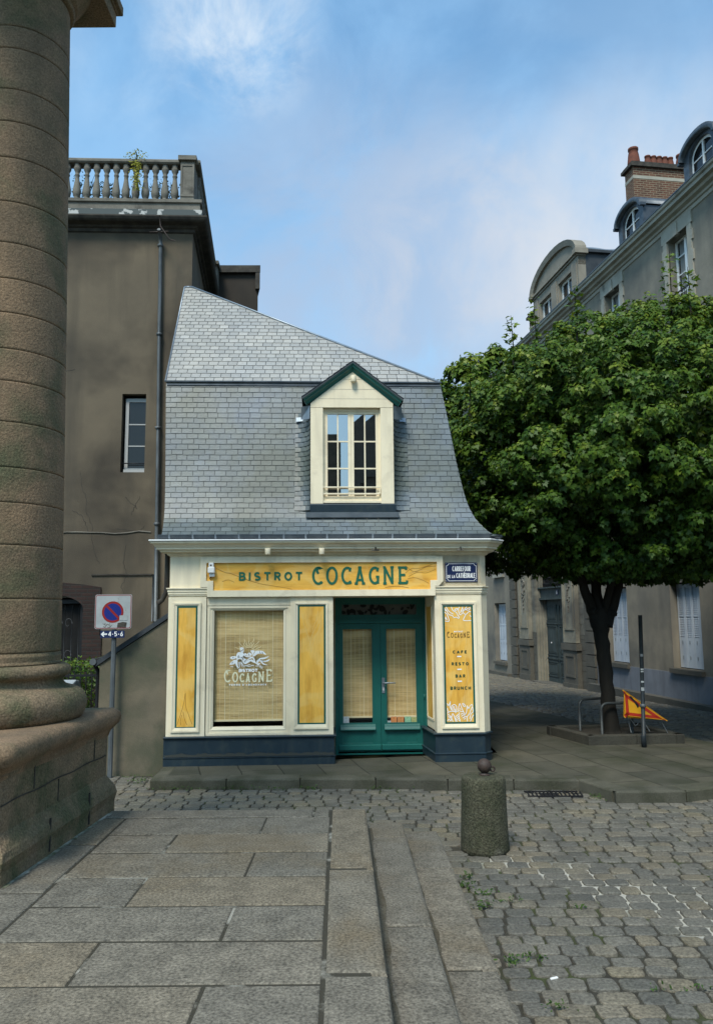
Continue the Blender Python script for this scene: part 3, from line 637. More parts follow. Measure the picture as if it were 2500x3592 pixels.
# --- stroke lettering
def arc(cx_, cz_, rx, rz, a, b, n=10): return [(cx_+rx*math.cos(R(a+(b-a)*k/n)), cz_+rz*math.sin(R(a+(b-a)*k/n))) for k in range(n+1)]
GL = {
 'B': (.56, [[(.07,0),(.07,1)],[(0,.93),(.30,.93)]+arc(.30,.72,.19,.21,80,-80,6)+[(.07,.51)],[(.07,.51),(.32,.51)]+arc(.32,.29,.22,.22,80,-80,6)+[(0,.07)]]),
 'I': (.14, [[(.07,0),(.07,1)]]),
 'S': (.56, [arc(.28,.72,.21,.21,35,270,9)+arc(.28,.28,.23,.21,90,-145,9)]),
 'T': (.60, [[(.30,0),(.30,.9)],[(0,.93),(.60,.93)]]),
 'R': (.58, [[(.07,0),(.07,1)],[(0,.93),(.30,.93)]+arc(.30,.70,.20,.23,80,-80,6)+[(.07,.47)],[(.28,.47),(.52,0)]]),
 'O': (.70, [('c', arc(.35,.5,.28,.43,0,342,18))]),
 'C': (.64, [arc(.36,.5,.29,.43,48,312,14)]),
 'A': (.66, [[(.07,0),(.33,.97)],[(.33,.97),(.59,0)],[(.17,.30),(.49,.30)]]),
 'G': (.68, [arc(.36,.5,.29,.43,48,318,14)+[(.60,.45)],[(.38,.44),(.66,.44)]]),
 'N': (.64, [[(.07,0),(.07,1)],[(.08,.95),(.56,.05)],[(.57,0),(.57,1)]]),
 'E': (.50, [[(.07,0),(.07,1)],[(.07,.93),(.50,.93)],[(.07,.5),(.42,.5)],[(.07,.07),(.50,.07)]]),
 'F': (.48, [[(.07,0),(.07,1)],[(.07,.93),(.48,.93)],[(.07,.5),(.40,.5)]]),
 'U': (.62, [[(.07,1),(.07,.36)]+arc(.31,.30,.24,.23,190,350,8)+[(.55,.36),(.55,1)]]),
 'H': (.62, [[(.07,0),(.07,1)],[(.55,0),(.55,1)],[(.07,.5),(.55,.5)]]),
 'L': (.46, [[(.07,1),(.07,0)],[(.07,.07),(.46,.07)]]),
 'D': (.62, [[(.07,0),(.07,1)],[(0,.93),(.26,.93)]+arc(.26,.5,.29,.43,85,-85,8)+[(0,.07)]]),
 '4': (.5, [[(.40,0),(.40,1)],[(.38,.98),(.04,.32)],[(.0,.28),(.5,.28)]]),
 '5': (.5, [[(.46,.93),(.10,.93),(.08,.55)]+arc(.24,.32,.21,.26,100,-140,9)]),
 '6': (.5, [[(.40,.97),(.10,.5)],('c', arc(.26,.30,.19,.24,0,330,11))]),
 "'": (.12, [[(.06,1),(.06,.75)]]), '-': (.3, [[(.05,.45),(.25,.45)]]), ' ': (.4, []),
 '<': (.8, [[(.0,.5),(.8,.5)],[(.38,.92),(.02,.5)],[(.38,.08),(.02,.5)]]),
}
# tall deco letters of the shop name: hooked C, small serifs
DECO = dict(GL)
DECO['K'] = (.62, [[(.36,.62)]+arc(.42,.80,.13,.16,215,60,7)+arc(.36,.5,.29,.46,70,310,16), [(.50,.06),(.58,.16)]])
DECO['C'] = (.58, [arc(.36,.5,.28,.45,52,308,14), [(.50,.74),(.54,.96)], [(.50,.20),(.56,.02)]])
DECO['A'] = (.60, [[(.10,0),(.30,.95)],[(.30,.95),(.50,0)],[(.16,.24),(.44,.24)],[(.20,.965),(.40,.965)],[(0,.035),(.19,.035)],[(.41,.035),(.60,.035)]])
DECO['N'] = (.66, [[(.12,0),(.12,1)],[(.12,.95),(.54,.05)],[(.54,0),(.54,1)],[(.02,.965),(.16,.965)],[(.02,.035),(.22,.035)],[(.44,.965),(.64,.965)]])
DECO['E'] = (.54, [[(.13,0),(.13,1)],[(.02,.95),(.50,.95)],[(.13,.52),(.44,.52)],[(.02,.05),(.54,.05)],[(.48,.82),(.50,.97)],[(.52,.03),(.54,.2)]])
DECO['G'] = (.62, [arc(.36,.5,.28,.45,52,300,14), [(.50,.74),(.54,.96)],[(.54,.02),(.54,.42)],[(.42,.42),(.62,.42)]])
DECO['O'] = (.64, [('c', arc(.32,.5,.27,.46,0,342,18))])
def text(mb, s_, x0, x1, z0, h, wt, y, font=GL, hs=None, gap=None):
    """fit string between x0 and x1; hs: height factor per letter"""
    hs = hs or [1]*len(s_); tot = sum(font[c][0]*q for c, q in zip(s_, hs)); W = x1-x0
    if gap is None: gap = .22
    k = W/(tot+gap*(len(s_)-1)); x = x0; lay = 0
    for c, q in zip(s_, hs):
        wd, sts = font[c]
        for st in sts:
            cl = isinstance(st, tuple); st = st[1] if cl else st
            mb.ribbon([(x+a*k*q, z0+b_*h*q) for a, b_ in st], wt, y-.0004*(lay % 7), cl); lay += 1
        x += (wd*q+gap)*k
# --- plinth
pl = MB()
def plinth_run(pts, mb):
    """extruded profile along plan polyline (s,t), outward side on the right of travel is -t"""
    prof = [(.0,0),(.0,.115),(-.012,.125),(-.012,.135),(.012,.145),(.012,.415),(.0,.42),(-.02,.435),(-.022,.45),(-.012,.460),(.05,.462)]
    n = len(pts); V = []
    for i, p in enumerate(pts):
        p = Vector(p); d1 = (p-Vector(pts[i-1])).normalized() if i else None; d2 = (Vector(pts[i+1])-p).normalized() if i < n-1 else None
        d1 = d1 or d2; d2 = d2 or d1; n1 = Vector((d1.y, -d1.x)); n2 = Vector((d2.y, -d2.x)); nn = (n1+n2).normalized(); k = 1/max(.5, nn.dot(n1))
        for o_, z in prof: V.append((p.x-nn.x*o_*k, p.y-nn.y*o_*k, z))
    m = len(prof); F = [(i*m+k, (i+1)*m+k, (i+1)*m+k+1, i*m+k+1) for i in range(n-1) for k in range(m-1)]
    mb.add(V, F)
# travel left->right along front: outward normal (d.y,-d.x) = (0,-1) good
plinth_run([(0,6.5),(0,0),(2.755,0),(2.755,.86)][1:], pl); plinth_run([(4.29,.90),(4.385,0),(5.215,0),(5.345,.15),(5.345,6.5)], pl)
pl.box(.0, .05, .05, 6.5, 0, .46)
pl.build('plinth', M_navy, shop)
# --- wall core behind the joinery
wl = MB(); T0 = .16
wl.box(.04, .66, .10, T0+.1, .3, 3.4); wl.box(.66, 2.03, .10, T0+.1, 2.55, 3.4); wl.box(.66, 2.03, .10, T0+.1, .3, .47); wl.box(2.03, 2.70, .10, T0+.1, .3, 3.4); wl.box(2.70, 4.47, .10, T0+.1, 2.70, 3.4); wl.box(4.47, 5.20, .10, T0+.1, .3, 3.4)
wl.box(.0, .10, T0+.11, DEPTH, .0, 3.55); wl.box(5.22, 5.30, .22, DEPTH, .46, 3.55); wl.box(0, 5.3, DEPTH, DEPTH+.1, 0, 3.55); wl.box(.1, 5.2, .3, DEPTH, 3.45, 3.5)
wl.box(2.66, 2.735, .26, 1.0, .46, 2.70)       # left reveal
wl.box(2.74, 4.42, .27, 1.15, 2.69, 2.74)      # soffit of the recess
wl.box(4.39, 4.5, 1.02, 1.1, 0, 2.7); wl.box(2.6, 2.8, 1.0, 1.1, 0, 2.7)
wl.build('wall', M_cream, shop)
rp_ = MB(); v = [(4.445,.26,.46),(4.38,1.0,.46),(4.38,1.0,2.69),(4.445,.26,2.69)]
rp_.add(v+[(a+.05,b,c) for a,b,c in v], [(3,2,1,0),(0,1,5,4),(2,3,7,6),(4,5,6,7)])
rp_.build('reveal', M_cream, shop)
rp2 = MB()
def onrev(u, z, d): return (4.445-.065*u/.74-d, .26+u, z)
for (u0,u1,z0,z1,d,w_) in ((.14,.62,.60,2.56,.012,.03),):
    for a,b,c,e in ((u0,u1,z0,z0+w_),(u0,u1,z1-w_,z1),(u0,u0+w_,z0,z1),(u1-w_,u1,z0,z1)):
        P = [onrev(a,c,d),onrev(b,c,d),onrev(b,e,d),onrev(a,e,d)]; Q = [onrev(a,c,0),onrev(b,c,0),onrev(b,e,0),onrev(a,e,0)]; rp2.add(P+Q, [(0,1,2,3),(0,4,5,1),(1,5,6,2),(2,6,7,3),(3,7,4,0)])
rvm = rp2.build('reveal_moulding', M_cream, shop)
rp3 = MB(); P = [onrev(.18,.64,.004),onrev(.58,.64,.004),onrev(.58,2.52,.004),onrev(.18,2.52,.004)]; rp3.add(P, [(0,1,2,3)]); rp3.build('reveal_panel', M_wood, shop)
# --- pilasters with moulded golden panels
def pilaster(s0, s1, z0, z1, O, Gr, Wd, name='pilaster', chamfer=False):
    p = MB()
    if chamfer: p.prism([(s0,.04),(s1,.04),(WR+.0,.18),(WR+.0,.30),(s0,.30)], z0, z1, 'z')
    else: p.prism([(s0,.04),(s1,.04),(s1,.10),(s0,.10)], z0, z1, 'z')
    o = p.build(name, M_cream, shop)
    m = MB(); a,b,c,d = O; w_ = .028
    m.ring((a,b,c,d), (a+w_,b-w_,c+w_,d-w_), .015, .04); m.bevelring((a+w_,b-w_,c+w_,d-w_), (Gr[0],Gr[1],Gr[2],Gr[3]), .022, .034)
    m.build('panel_moulding', M_cream, o)
    g_ = MB(); g_.ring((Gr[0],Gr[1],Gr[2],Gr[3]), Wd, .0335, .04); g_.build('green_border', M_dgreen, o)
    w2 = MB(); w2.add([(Wd[0],.0345,Wd[2]),(Wd[1],.0345,Wd[2]),(Wd[1],.0345,Wd[3]),(Wd[0],.0345,Wd[3])], [(0,1,2,3)]); w2.build('wood_panel', M_wood, o)
    return o
pA = pilaster(.025, .645, .455, 2.70, (.10,.56,.528,2.608), (.17,.505,.598,2.554), (.197,.476,.612,2.524))
pB = pilaster(2.03, 2.733, .455, 2.70, (2.083,2.647,.551,2.60), (2.15,2.608,.627,2.555), (2.18,2.578,.65,2.53))
pC = pilaster(4.43, 5.215, .455, 2.70, (4.515,5.12,.527,2.586), (4.563,5.069,.601,2.535), (4.592,5.038,.63,2.508), 'pilaster', True)
# painted grain figures on the panels
def grain(parent, lines, m, y, w_=.007):
    for k, l_ in enumerate(lines): g_ = MB(); g_.ribbon(l_, w_, y-.0003*k); g_.build('grain_figure', m, parent)
def word(name, m, parent, *a, **k): w_ = MB(); text(w_, *a, **k); return w_.build(name, m, parent)
def curve(p, n=10):
    out = []
    P = [Vector(q) for q in p]; P = [P[0]]+P+[P[-1]]
    for i in range(1, len(P)-2):
        for k in range(n):
            t = k/n; a, b, c, d = P[i-1], P[i], P[i+1], P[i+2]
            q = .5*((2*b)+(c-a)*t+(2*a-5*b+4*c-d)*t*t+(3*b-a-3*c+d)*t**3); out.append((q.x, q.y))
    out.append(tuple(P[-2])); return out
grain(pA, [curve([(.33,1.15),(.30,.95),(.24,.75),(.21,.65)]), curve([(.33,1.15),(.34,.95),(.39,.8),(.45,.65)]), curve([(.30,.85),(.33,.72),(.37,.64)]), curve([(.28,.8),(.26,.7),(.27,.64)])], M_graind, .0335)
grain(pB, [curve([(2.37,1.78),(2.34,1.98),(2.25,2.25),(2.23,2.4)]), curve([(2.38,1.80),(2.42,2.0),(2.50,2.15),(2.55,2.4)]), curve([(2.39,2.05),(2.41,2.2),(2.47,2.35),(2.48,2.46)]), curve([(2.36,1.9),(2.38,2.05),(2.50,2.28)])], M_grainl, .0335)
grain(pC, [curve([(4.95,2.0),(4.92,1.7),(4.96,1.4),(4.90,1.1),(4.88,.9)]), curve([(4.63,2.3),(4.66,2.2),(4.62,2.1)])], M_grainl, .0335, .006)
# --- lettering and line ornament on the right pier
Y_ = .032; M_let2 = mat('lettering_dark_green', (.030,.075,.035), rough=.5)
for wd_ in (('CAFE', 4.715, 4.945, 1.742, .044, .0135, .40), ('RESTO', 4.693, 4.972, 1.547, .046, .0135, .40), ('BAR', 4.752, 4.912, 1.349, .046, .0135, .40), ('BRUNCH', 4.662, 5.0, 1.152, .048, .0135, .34)):
    word('menu_word', M_let2, pC, *wd_[:6], Y_, gap=wd_[6])
# white ornament traced in panel coordinates (u right, v down of a 420 x 1790 drawing)
def pc_(u, v): return (4.592+(u-265)/(680-265)*(5.036-4.592) if v < 1000 else 4.592+(u-278)/(705-278)*(5.036-4.592), 2.508-(v-215)/(2005-215)*(2.508-.63))
wh = MB(); lay = 0
def wl_(pts, sm=True, wd=.0115):
    global lay
    q = [pc_(*p) for p in pts]; wh.ribbon(curve(q, 5) if sm and len(q) > 2 else q, wd, Y_-.0003*(lay % 9)); lay += 1
for p in ([(290,215),(315,260),(350,300),(400,330)],[(268,240),(300,280),(330,335),(380,350),(410,382),(450,378),(480,398),(492,382),(470,345),(445,300),(400,275),(385,250),(372,215)],
          [(420,270),(440,245),(472,245),(455,268),(420,272)],[(500,215),(485,250),(488,300),(505,340),(530,330),(560,290),(550,240),(545,215)],[(515,310),(530,270),(545,235)],[(530,262),(540,290)],
          [(560,280),(600,255),(672,228)],[(575,255),(615,215)],[(600,262),(640,270),(675,240)],[(560,315),(600,335),(650,290),(678,300)],[(595,345),(560,428),(680,432)],[(660,350),(680,375)],
          [(265,295),(300,330),(320,380),(330,440),(268,438)],[(280,370),(300,420)],[(272,385),(285,415)],[(268,262),(300,285)]): wl_(p)
wh.build('white_ornament', M_whitev, pC); wh = MB()
for p in ([(285,1720),(310,1750),(340,1690),(330,1760),(345,1800)],[(350,1820),(360,1760),(400,1740),(430,1760),(435,1820),(415,1870)],[(360,1830),(375,1790),(385,1760)],[(385,1840),(395,1800),(402,1765)],[(408,1850),(415,1800)],
          [(285,1870),(340,1840),(400,1845),(460,1840)],[(285,1790),(300,1850)],[(288,1900),(320,1880)],[(465,1850),(470,1780),(490,1725),(520,1800),(545,1850)],[(478,1860),(470,1900),(475,1950),(490,2000)],[(500,1850),(545,1850),(560,1895),(590,1860),(600,1800)],
          [(485,1800),(505,1815)],[(480,1830),(500,1845)],[(530,1720),(548,1765),(575,1765),(560,1735),(530,1720)],[(600,1810),(605,1760),(625,1795),(650,1765),(680,1740),(688,1770),(660,1830),(640,1880),(600,1930),(605,2000)],
          [(615,1795),(640,1800)],[(690,1780),(700,1850),(665,1880),(650,1930),(640,1960)],[(705,1900),(670,1950),(650,2000)],[(500,1890),(540,1870)],[(510,1920),(560,1890),(560,1920),(600,1930)],[(530,1945),(570,1930)],[(545,1965),(575,1955)],
          [(290,1990),(310,1960),(340,1985),(370,1880),(400,1930),(420,2000)],[(390,1900),(440,2000)],[(420,1925),(460,1890)],[(430,1950),(470,1915)],[(440,1975),(478,1940)],[(300,1930),(320,1900)],[(315,1945),(335,1905)],[(330,1950),(345,1915)],[(350,1940),(375,2000)],[(465,1990),(490,1965)]): wl_(p, len(p) > 3)
wh.build('white_ornament', M_whitev, pC)
for v_ in (995, 1195, 1380):
    a = pc_(458, v_+.1); wh = MB(); wh.ribbon([(4.785, a[1]), (4.855, a[1])], .020, Y_); wh.build('white_dash', M_whitev, pC)
word('white_word', M_whitev, pC, 'BISTROT', 4.742, 4.892, 2.088, .020, .0062, Y_, gap=.25)
nm = MB(); text(nm, 'KOCAGNE', 4.622, 5.0, 2.0, .098, .0095, Y_-.001, DECO, [1,.8,.68,.68,.68,.82,.98], gap=.2)
nm.build('name_lettering', mat('lettering_brown', (.16,.085,.02), rough=.5), pC)
# --- shop window
win = MB(); win.ring((.655,2.03,.462,2.562), (.70,1.985,.50,2.515), .07, .12); win.ring((.70,1.985,.50,2.515), (.735,1.95,.545,2.495), .085, .12); win.bevelring((.735,1.95,.545,2.495), (.770,1.910,.593,2.472), .078, .10)
win.ring((.735,1.95,.545,2.495), (.770,1.910,.593,2.472), .10, .16); win.box(.655, 2.03, .06, .10, 2.562, 2.70)
for x in (.80, 1.32, 1.84): win.box(x-.006, x+.006, .083, .086, .515, .522)
wn = win.build('shop_window', M_cream, shop)
gl = MB(); gl.add([(.765,.135,.588),(1.915,.135,.588),(1.915,.135,2.476),(.765,.135,2.476)], [(0,1,2,3)]); gl.build('window_pane', M_glass, wn)
# printed emblem and name on the pane.  ec(): drawing coordinates (1598 x 1518) -> (s,z)
def ec(u, v): 
    px = 780+u/7.99; py = 2230+v/7.99
    return (.778+(px-754.8)/(996.4-754.8)*(1.919-.778), 2.472-(py-2142.4)/(2549.5-2142.4)*(2.472-.592)-.0)
EY = .132
em = MB()
def blob(pts, k, mb=None): q = curve([ec(*p) for p in pts]+[ec(*pts[0])], 4)[:-1]; (mb or em).add([(a, EY-.0003*k, b_) for a, b_ in q], [tuple(range(len(q)))])
blob([(500,365),(545,335),(600,360),(610,420),(600,480),(560,490),(520,455),(505,410)], 1)                       # head
blob([(545,480),(590,500),(640,560),(700,590),(800,600),(820,620),(700,620),(630,590),(600,580),(590,620),(640,660),(700,700),(640,760),(600,790),(590,720),(570,660),(500,640),(470,600),(440,630),(500,625),(575,630),(590,680),(520,660),(430,665),(395,650),(405,560),(440,490),(500,475)], 2)   # torso, arms
blob([(690,690),(790,630),(850,610),(900,650),(940,760),(930,770),(880,690),(850,650),(790,670),(720,700)], 3)    # raised leg
blob([(600,760),(640,730),(800,690),(860,700),(980,790),(1075,795),(1030,845),(990,840),(960,810),(850,760),(800,740),(700,800),(640,815)], 4)  # long leg
blob([(220,640),(270,600),(380,590),(385,650),(300,680),(250,660)], 5); blob([(210,820),(260,760),(340,700),(375,700),(370,800),(260,830)], 6); blob([(380,700),(440,680),(440,860),(470,900),(440,920),(380,800)], 7)
blob([(930,450),(1050,440),(1150,460),(1235,560),(1130,530),(1000,530),(920,590),(880,600),(850,590),(900,520)], 8); blob([(1110,640),(1200,630),(1315,595),(1230,660),(1130,685),(1060,670)], 9)
blob([(1060,680),(1130,720),(1230,720),(1335,680),(1290,740),(1160,760),(1060,710)], 10); blob([(1040,720),(1100,730),(1170,800),(1270,850),(1160,835),(1090,770)], 11); blob([(960,760),(1000,690),(1080,640),(1060,700),(1000,790)], 12)
blob([(790,440),(850,425),(915,445),(890,500),(860,560),(830,500)], 13); blob([(690,560),(740,500),(800,500),(840,560),(800,580),(700,580)], 14); blob([(610,540),(650,505),(690,530),(680,570)], 15)
for k, p in enumerate(([(430,690),(500,660),(570,700),(575,760)],[(470,760),(460,860),(440,940)],[(500,750),(510,850),(480,920)],[(530,750),(560,850),(580,900)],[(550,770),(600,850),(640,900)],[(640,850),(760,880),(860,850),(900,870)],[(250,885),(320,885)],[(1050,900),(1150,900)],[(1090,935),(1130,930)],[(700,850),(800,830)],[(940,870),(1100,870)])):
    em.ribbon(curve([ec(*q) for q in p], 4), .010, EY-.0003*(16+k))
em.build('printed_emblem', M_whitev, wn)
# dark drawing lines over the white figure
dk = MB()
for k, p in enumerate(([(470,560),(455,620),(500,610)],[(600,570),(660,620),(760,640)],[(600,690),(590,640),(540,620)],[(440,720),(480,700),(550,720),(560,760)],[(690,690),(650,720),(630,760)],[(510,440),(560,425),(605,400)],[(990,560),(950,640),(960,760)],[(300,640),(330,610)],[(280,790),(320,740)],[(1060,460),(1070,520)],[(1120,470),(1140,530)],[(980,700),(1040,660)],[(1080,700),(1180,730)],[(750,520),(760,570)])):
    dk.ribbon(curve([ec(*q) for q in p], 4), .007, EY-.0095-.0003*k)
dk.build('emblem_lines', mat('emblem_lines', (.10,.10,.08), rough=.6), wn)
su = MB(); su.ribbon([ec(750+150*math.cos(R(a)), 485-145*math.sin(R(a))) for a in range(28, 140, 8)], .007, EY)
for k, (a, r1) in enumerate(((25,370),(40,310),(48,420),(62,300),(70,420),(80,290),(90,390),(102,290),(110,390),(122,300),(135,400),(150,320),(160,400),(14,300))):
    a = R(a); su.ribbon([ec(750+(170+(r1-170)*t)*math.cos(a)+9*math.sin(t*9), 485-(170+(r1-170)*t)*math.sin(a)+5*math.cos(t*9)) for t in (0,.2,.4,.6,.8,1)], .006, EY-.0003*(k % 5))
su.build('printed_sun', M_vgold, wn)
a = ec(480, 1032); b = ec(998, 955); word('white_word', M_whitev, wn, 'BISTROT', a[0], b[0], a[1], b[1]-a[1], .0155, EY, gap=.12)
a = ec(208, 1415); b = ec(520, 1375); word('white_word', M_whitev, wn, "TERRE", a[0], b[0], a[1], b[1]-a[1], .008, EY, gap=.32)
a = ec(583, 1415); b = ec(1245, 1375); word('white_word', M_whitev, wn, "D'ABONDANCE", a[0], b[0], a[1], b[1]-a[1], .008, EY, gap=.32)
tx = MB(); a = ec(60, 1318); b = ec(1400, 970); text(tx, 'KOCAGNE', a[0]+.005, b[0]-.005, a[1], b[1]-a[1], .021, EY, DECO, [1,.8,.68,.68,.68,.82,1], gap=.17); tx.build('cream_lettering', M_vcream, wn)
# --- sign frieze
fr = MB()
fr.box(.04, 5.215, .045, .10, 2.855, 3.40)                                      # flat frieze band
fr.prism([(4.47,.045),(5.215,.045),(WR-.01,.17),(WR-.01,.3),(4.47,.3)], 2.855, 3.40, 'z')
fr.build('frieze', M_cream, shop)
# stepped frame of the signboard
O = [(.545,3.352),(4.575,3.352),(4.575,2.86),(4.44,2.70),(.66,2.70),(.66,2.86),(.545,2.86)]
I = [(.64,3.262),(4.47,3.262),(4.47,2.92),(4.37,2.805),(.757,2.805),(.757,2.965),(.64,2.965)]
O = [(.545,3.352),(4.575,3.352),(4.575,2.94),(4.50,2.86),(4.44,2.86),(4.44,2.70),(.66,2.70),(.66,2.86),(.545,2.86)]
I = [(.64,3.262),(4.475,3.262),(4.475,2.955),(4.36,2.955),(4.36,2.93),(4.36,2.805),(.757,2.805),(.757,2.965),(.64,2.965)]
sf = MB(); n = len(O)
V = [(a,-.012,b) for a,b in O]+[(a,-.008,b) for a,b in I]+[(a,.05,b) for a,b in O]+[(a,.035,b) for a,b in I]
sf.add(V, [(i,n+i,n+(i+1)%n,(i+1)%n) for i in range(n)]+[(i,(i+1)%n,2*n+(i+1)%n,2*n+i) for i in range(n)]+[(n+i,3*n+i,3*n+(i+1)%n,n+(i+1)%n) for i in range(n)])
sgb = sf.build('signboard_frame', M_cream, shop)
sw = MB(); sw.add([(a,.024,b) for a,b in I], [tuple(range(n))[::-1]]); sw.build('wood_board', M_woodh, sgb)
grain(sgb, [curve([(.80,3.17),(.95,3.10),(1.05,3.08),(1.25,3.0),(1.5,2.92),(1.9,2.85),(2.05,2.82)]), curve([(.9,2.95),(1.0,2.98),(1.1,2.94)]), curve([(3.95,3.08),(4.05,3.15),(4.2,3.16),(4.45,3.24)]), curve([(4.0,3.02),(4.15,3.09),(4.3,3.08),(4.46,3.14)]), curve([(3.98,2.98),(4.1,3.0),(4.25,2.95),(4.34,2.90)]), curve([(3.6,2.84),(3.8,2.86),(4.0,2.83)]), curve([(3.95,3.2),(4.1,3.1),(4.3,3.18),(4.46,3.19)])], M_graind, .022, .006)
grain(sgb, [curve([(.80,3.18),(.95,3.115),(1.05,3.095),(1.25,3.015),(1.5,2.935)]), curve([(4.0,3.06),(4.15,3.12),(4.3,3.11),(4.46,3.17)]), curve([(2.3,3.24),(2.36,3.21),(2.42,3.245)])], M_grainl, .0205, .006)
word('sign_lettering', M_letter, sgb, 'BISTROT', 1.178, 2.222, 2.970, .132, .031, .018, gap=.36)
word('sign_lettering', M_letter, sgb, 'KOCAGNE', 2.385, 3.972, 2.897, .288, .040, .018, DECO, gap=.20)
# capitals over the pilasters
def capital(pts):
    c = MB(); prof = [(.04,2.685),(.02,2.70),(.0,2.72),(.0,2.735),(-.012,2.745),(-.012,2.775),(-.022,2.785),(-.022,2.82),(-.04,2.835),(-.04,2.852),(.05,2.86)]
    V = []; n_ = len(pts)
    for i, p in enumerate(pts):
        p = Vector(p); d1 = (p-Vector(pts[i-1])).normalized() if i else None; d2 = (Vector(pts[i+1])-p).normalized() if i < n_-1 else None
        d1 = d1 or d2; d2 = d2 or d1; n1 = Vector((d1.y, -d1.x)); n2 = Vector((d2.y, -d2.x)); nn = (n1+n2).normalized(); k = 1/max(.5, nn.dot(n1))
        for o_, z in prof: V.append((p.x-nn.x*o_*k, p.y-nn.y*o_*k, z))
    m = len(prof); c.add(V, [(i*m+k, (i+1)*m+k, (i+1)*m+k+1, i*m+k+1) for i in range(n_-1) for k in range(m-1)])
    c.build('capital', M_cream, shop)
capital([(.03,.4),(.03,.03),(.655,.03),(.655,.12)]); capital([(4.445,.12),(4.445,.03),(5.215,.03),(WR,.17),(WR,3)])
# cornice wraps front and right side
def run(prof, pts, name, m):
    c = MB(); V = []; n_ = len(pts)
    for i, p in enumerate(pts):
        p = Vector(p); d1 = (p-Vector(pts[i-1])).normalized() if i else None; d2 = (Vector(pts[i+1])-p).normalized() if i < n_-1 else None
        d1 = d1 or d2; d2 = d2 or d1; n1 = Vector((d1.y, -d1.x)); n2 = Vector((d2.y, -d2.x)); nn = (n1+n2).normalized(); k = 1/max(.5, nn.dot(n1))
        for o_, z in prof: V.append((p.x+nn.x*o_*k, p.y+nn.y*o_*k, z))
    k_ = len(prof); c.add(V, [(i*k_+k, (i+1)*k_+k, (i+1)*k_+k+1, i*k_+k+1) for i in range(n_-1) for k in range(k_-1)])
    c.add([V[k] for k in range(k_)], [tuple(range(k_))]); c.add([V[(n_-1)*k_+k] for k in range(k_)], [tuple(range(k_))[::-1]])
    return c.build(name, m, shop)
cpts = [(.04,.5),(.04,.05),(5.215,.05),(WR-.01,.17),(WR-.01,DEPTH)]
gm = MB(); n_ = 90; V = []
for k in range(n_+1):
    x = .02+2.72*k/n_; V += [(x,-.0145,.147),(x,-.0145,.165+.018*abs(math.sin(x*7))+rnd.random()*.03)]
gm.add(V, [(2*k,2*k+2,2*k+3,2*k+1) for k in range(n_)]); gm.build('splash_grime', mat('grime', (.045,.050,.045), rough=.9), shop)
run([(-.05,3.36),(.0,3.37),(.03,3.385),(.05,3.40),(.05,3.425),(.13,3.435),(.15,3.44),(.15,3.475),(.20,3.478),(.20,3.51),(.215,3.515),(.235,3.545),(.275,3.57),(.285,3.585),(.285,3.60),(-.05,3.605)], cpts, 'cornice', M_cream)
wz = run([(-.05,3.607),(.300,3.607),(.305,3.612),(.305,3.625),(.29,3.632),(-.05,3.634)], cpts, 'cornice_flashing', M_white)
# gutter: half round, dark zinc with brackets
gt = run([(.06,3.65),(.08,3.640),(.14,3.635),(.19,3.65),(.22,3.68),(.225,3.715),(.215,3.72),(.205,3.715),(.19,3.685),(.14,3.66),(.07,3.665)], [(-.14,.05),(5.26,.05),(5.40,.19),(5.40,DEPTH)], 'gutter', M_dzinc)
for i in range(15):
    x = .08+i*.365+rnd.uniform(-.03, .03)
    if x > 5.2: break
    b_ = MB(); P = [(.05-.08,3.636),(.05-.145,3.630),(.05-.195,3.646),(.05-.228,3.68),(.05-.233,3.722)]
    for (a,b),(c,d) in zip(P[:-1], P[1:]): b_.add([(x-.014,a-.003,b),(x+.014,a-.003,b),(x+.014,c-.003,d),(x-.014,c-.003,d)], [(0,1,2,3)])
    b_.build('gutter_bracket', M_zinc, gt)
# spotlights, bolts, alarm box
for x, z, y in ((1.663,3.435,-.13),(2.548,3.435,-.13)):
    l_ = MB(); l_.lathe([(.0,z-.055),(.043,z-.055),(.046,z-.05),(.046,z+.045),(.043,z+.05),(0,z+.05)], 20, x, y-.05); l_.box(x-.02, x+.02, y-.05, y+.06, z-.01, z+.02); l_.build('spotlight', M_cream, shop)
for x in (3.435, 4.852):
    l_ = MB(); l_.box(x-.06, x+.06, -.158, -.15, 3.436, 3.468); l_.box(x-.055, x-.03, -.17, -.155, 3.44, 3.46); l_.box(x+.03, x+.05, -.17, -.155, 3.44, 3.46); l_.tube([(x,-.15,3.45),(x+.005,-.175,3.46),(x,-.17,3.50)], .012, 6); l_.build('lamp_fixing', M_weather, shop)
al = MB(); al.bbox(.672, .782, -.07, .02, 3.09, 3.19, .01); al.bbox(.684, .765, -.05, .02, 3.19, 3.262, .008); al.bbox(.69, .78, -.03, .02, 3.03, 3.09, .008); a_ = al.build('alarm_box', M_white, shop)
a2 = MB(); a2.box(.705, .735, -.053, -.049, 3.205, 3.232); a2.build('led', M_rust, a_); a2 = MB(); a2.tube([(.72,-.0,3.03),(.70,.0,3.0),(.715,.01,2.985)], .008, 6); a2.build('cable_entry', M_rust, a_)
# downpipe of the shop on its left
dp = MB(); dp.tube([(-.07,-.05,3.65),(-.06,.05,3.60),(-.05,.22,3.52),(-.05,.25,3.40),(-.05,.25,2.90),(-.06,.25,2.78),(-.12,.25,2.66),(-.2,.25,2.60)], .042, 10)
dp.build('downpipe', M_black, shop)
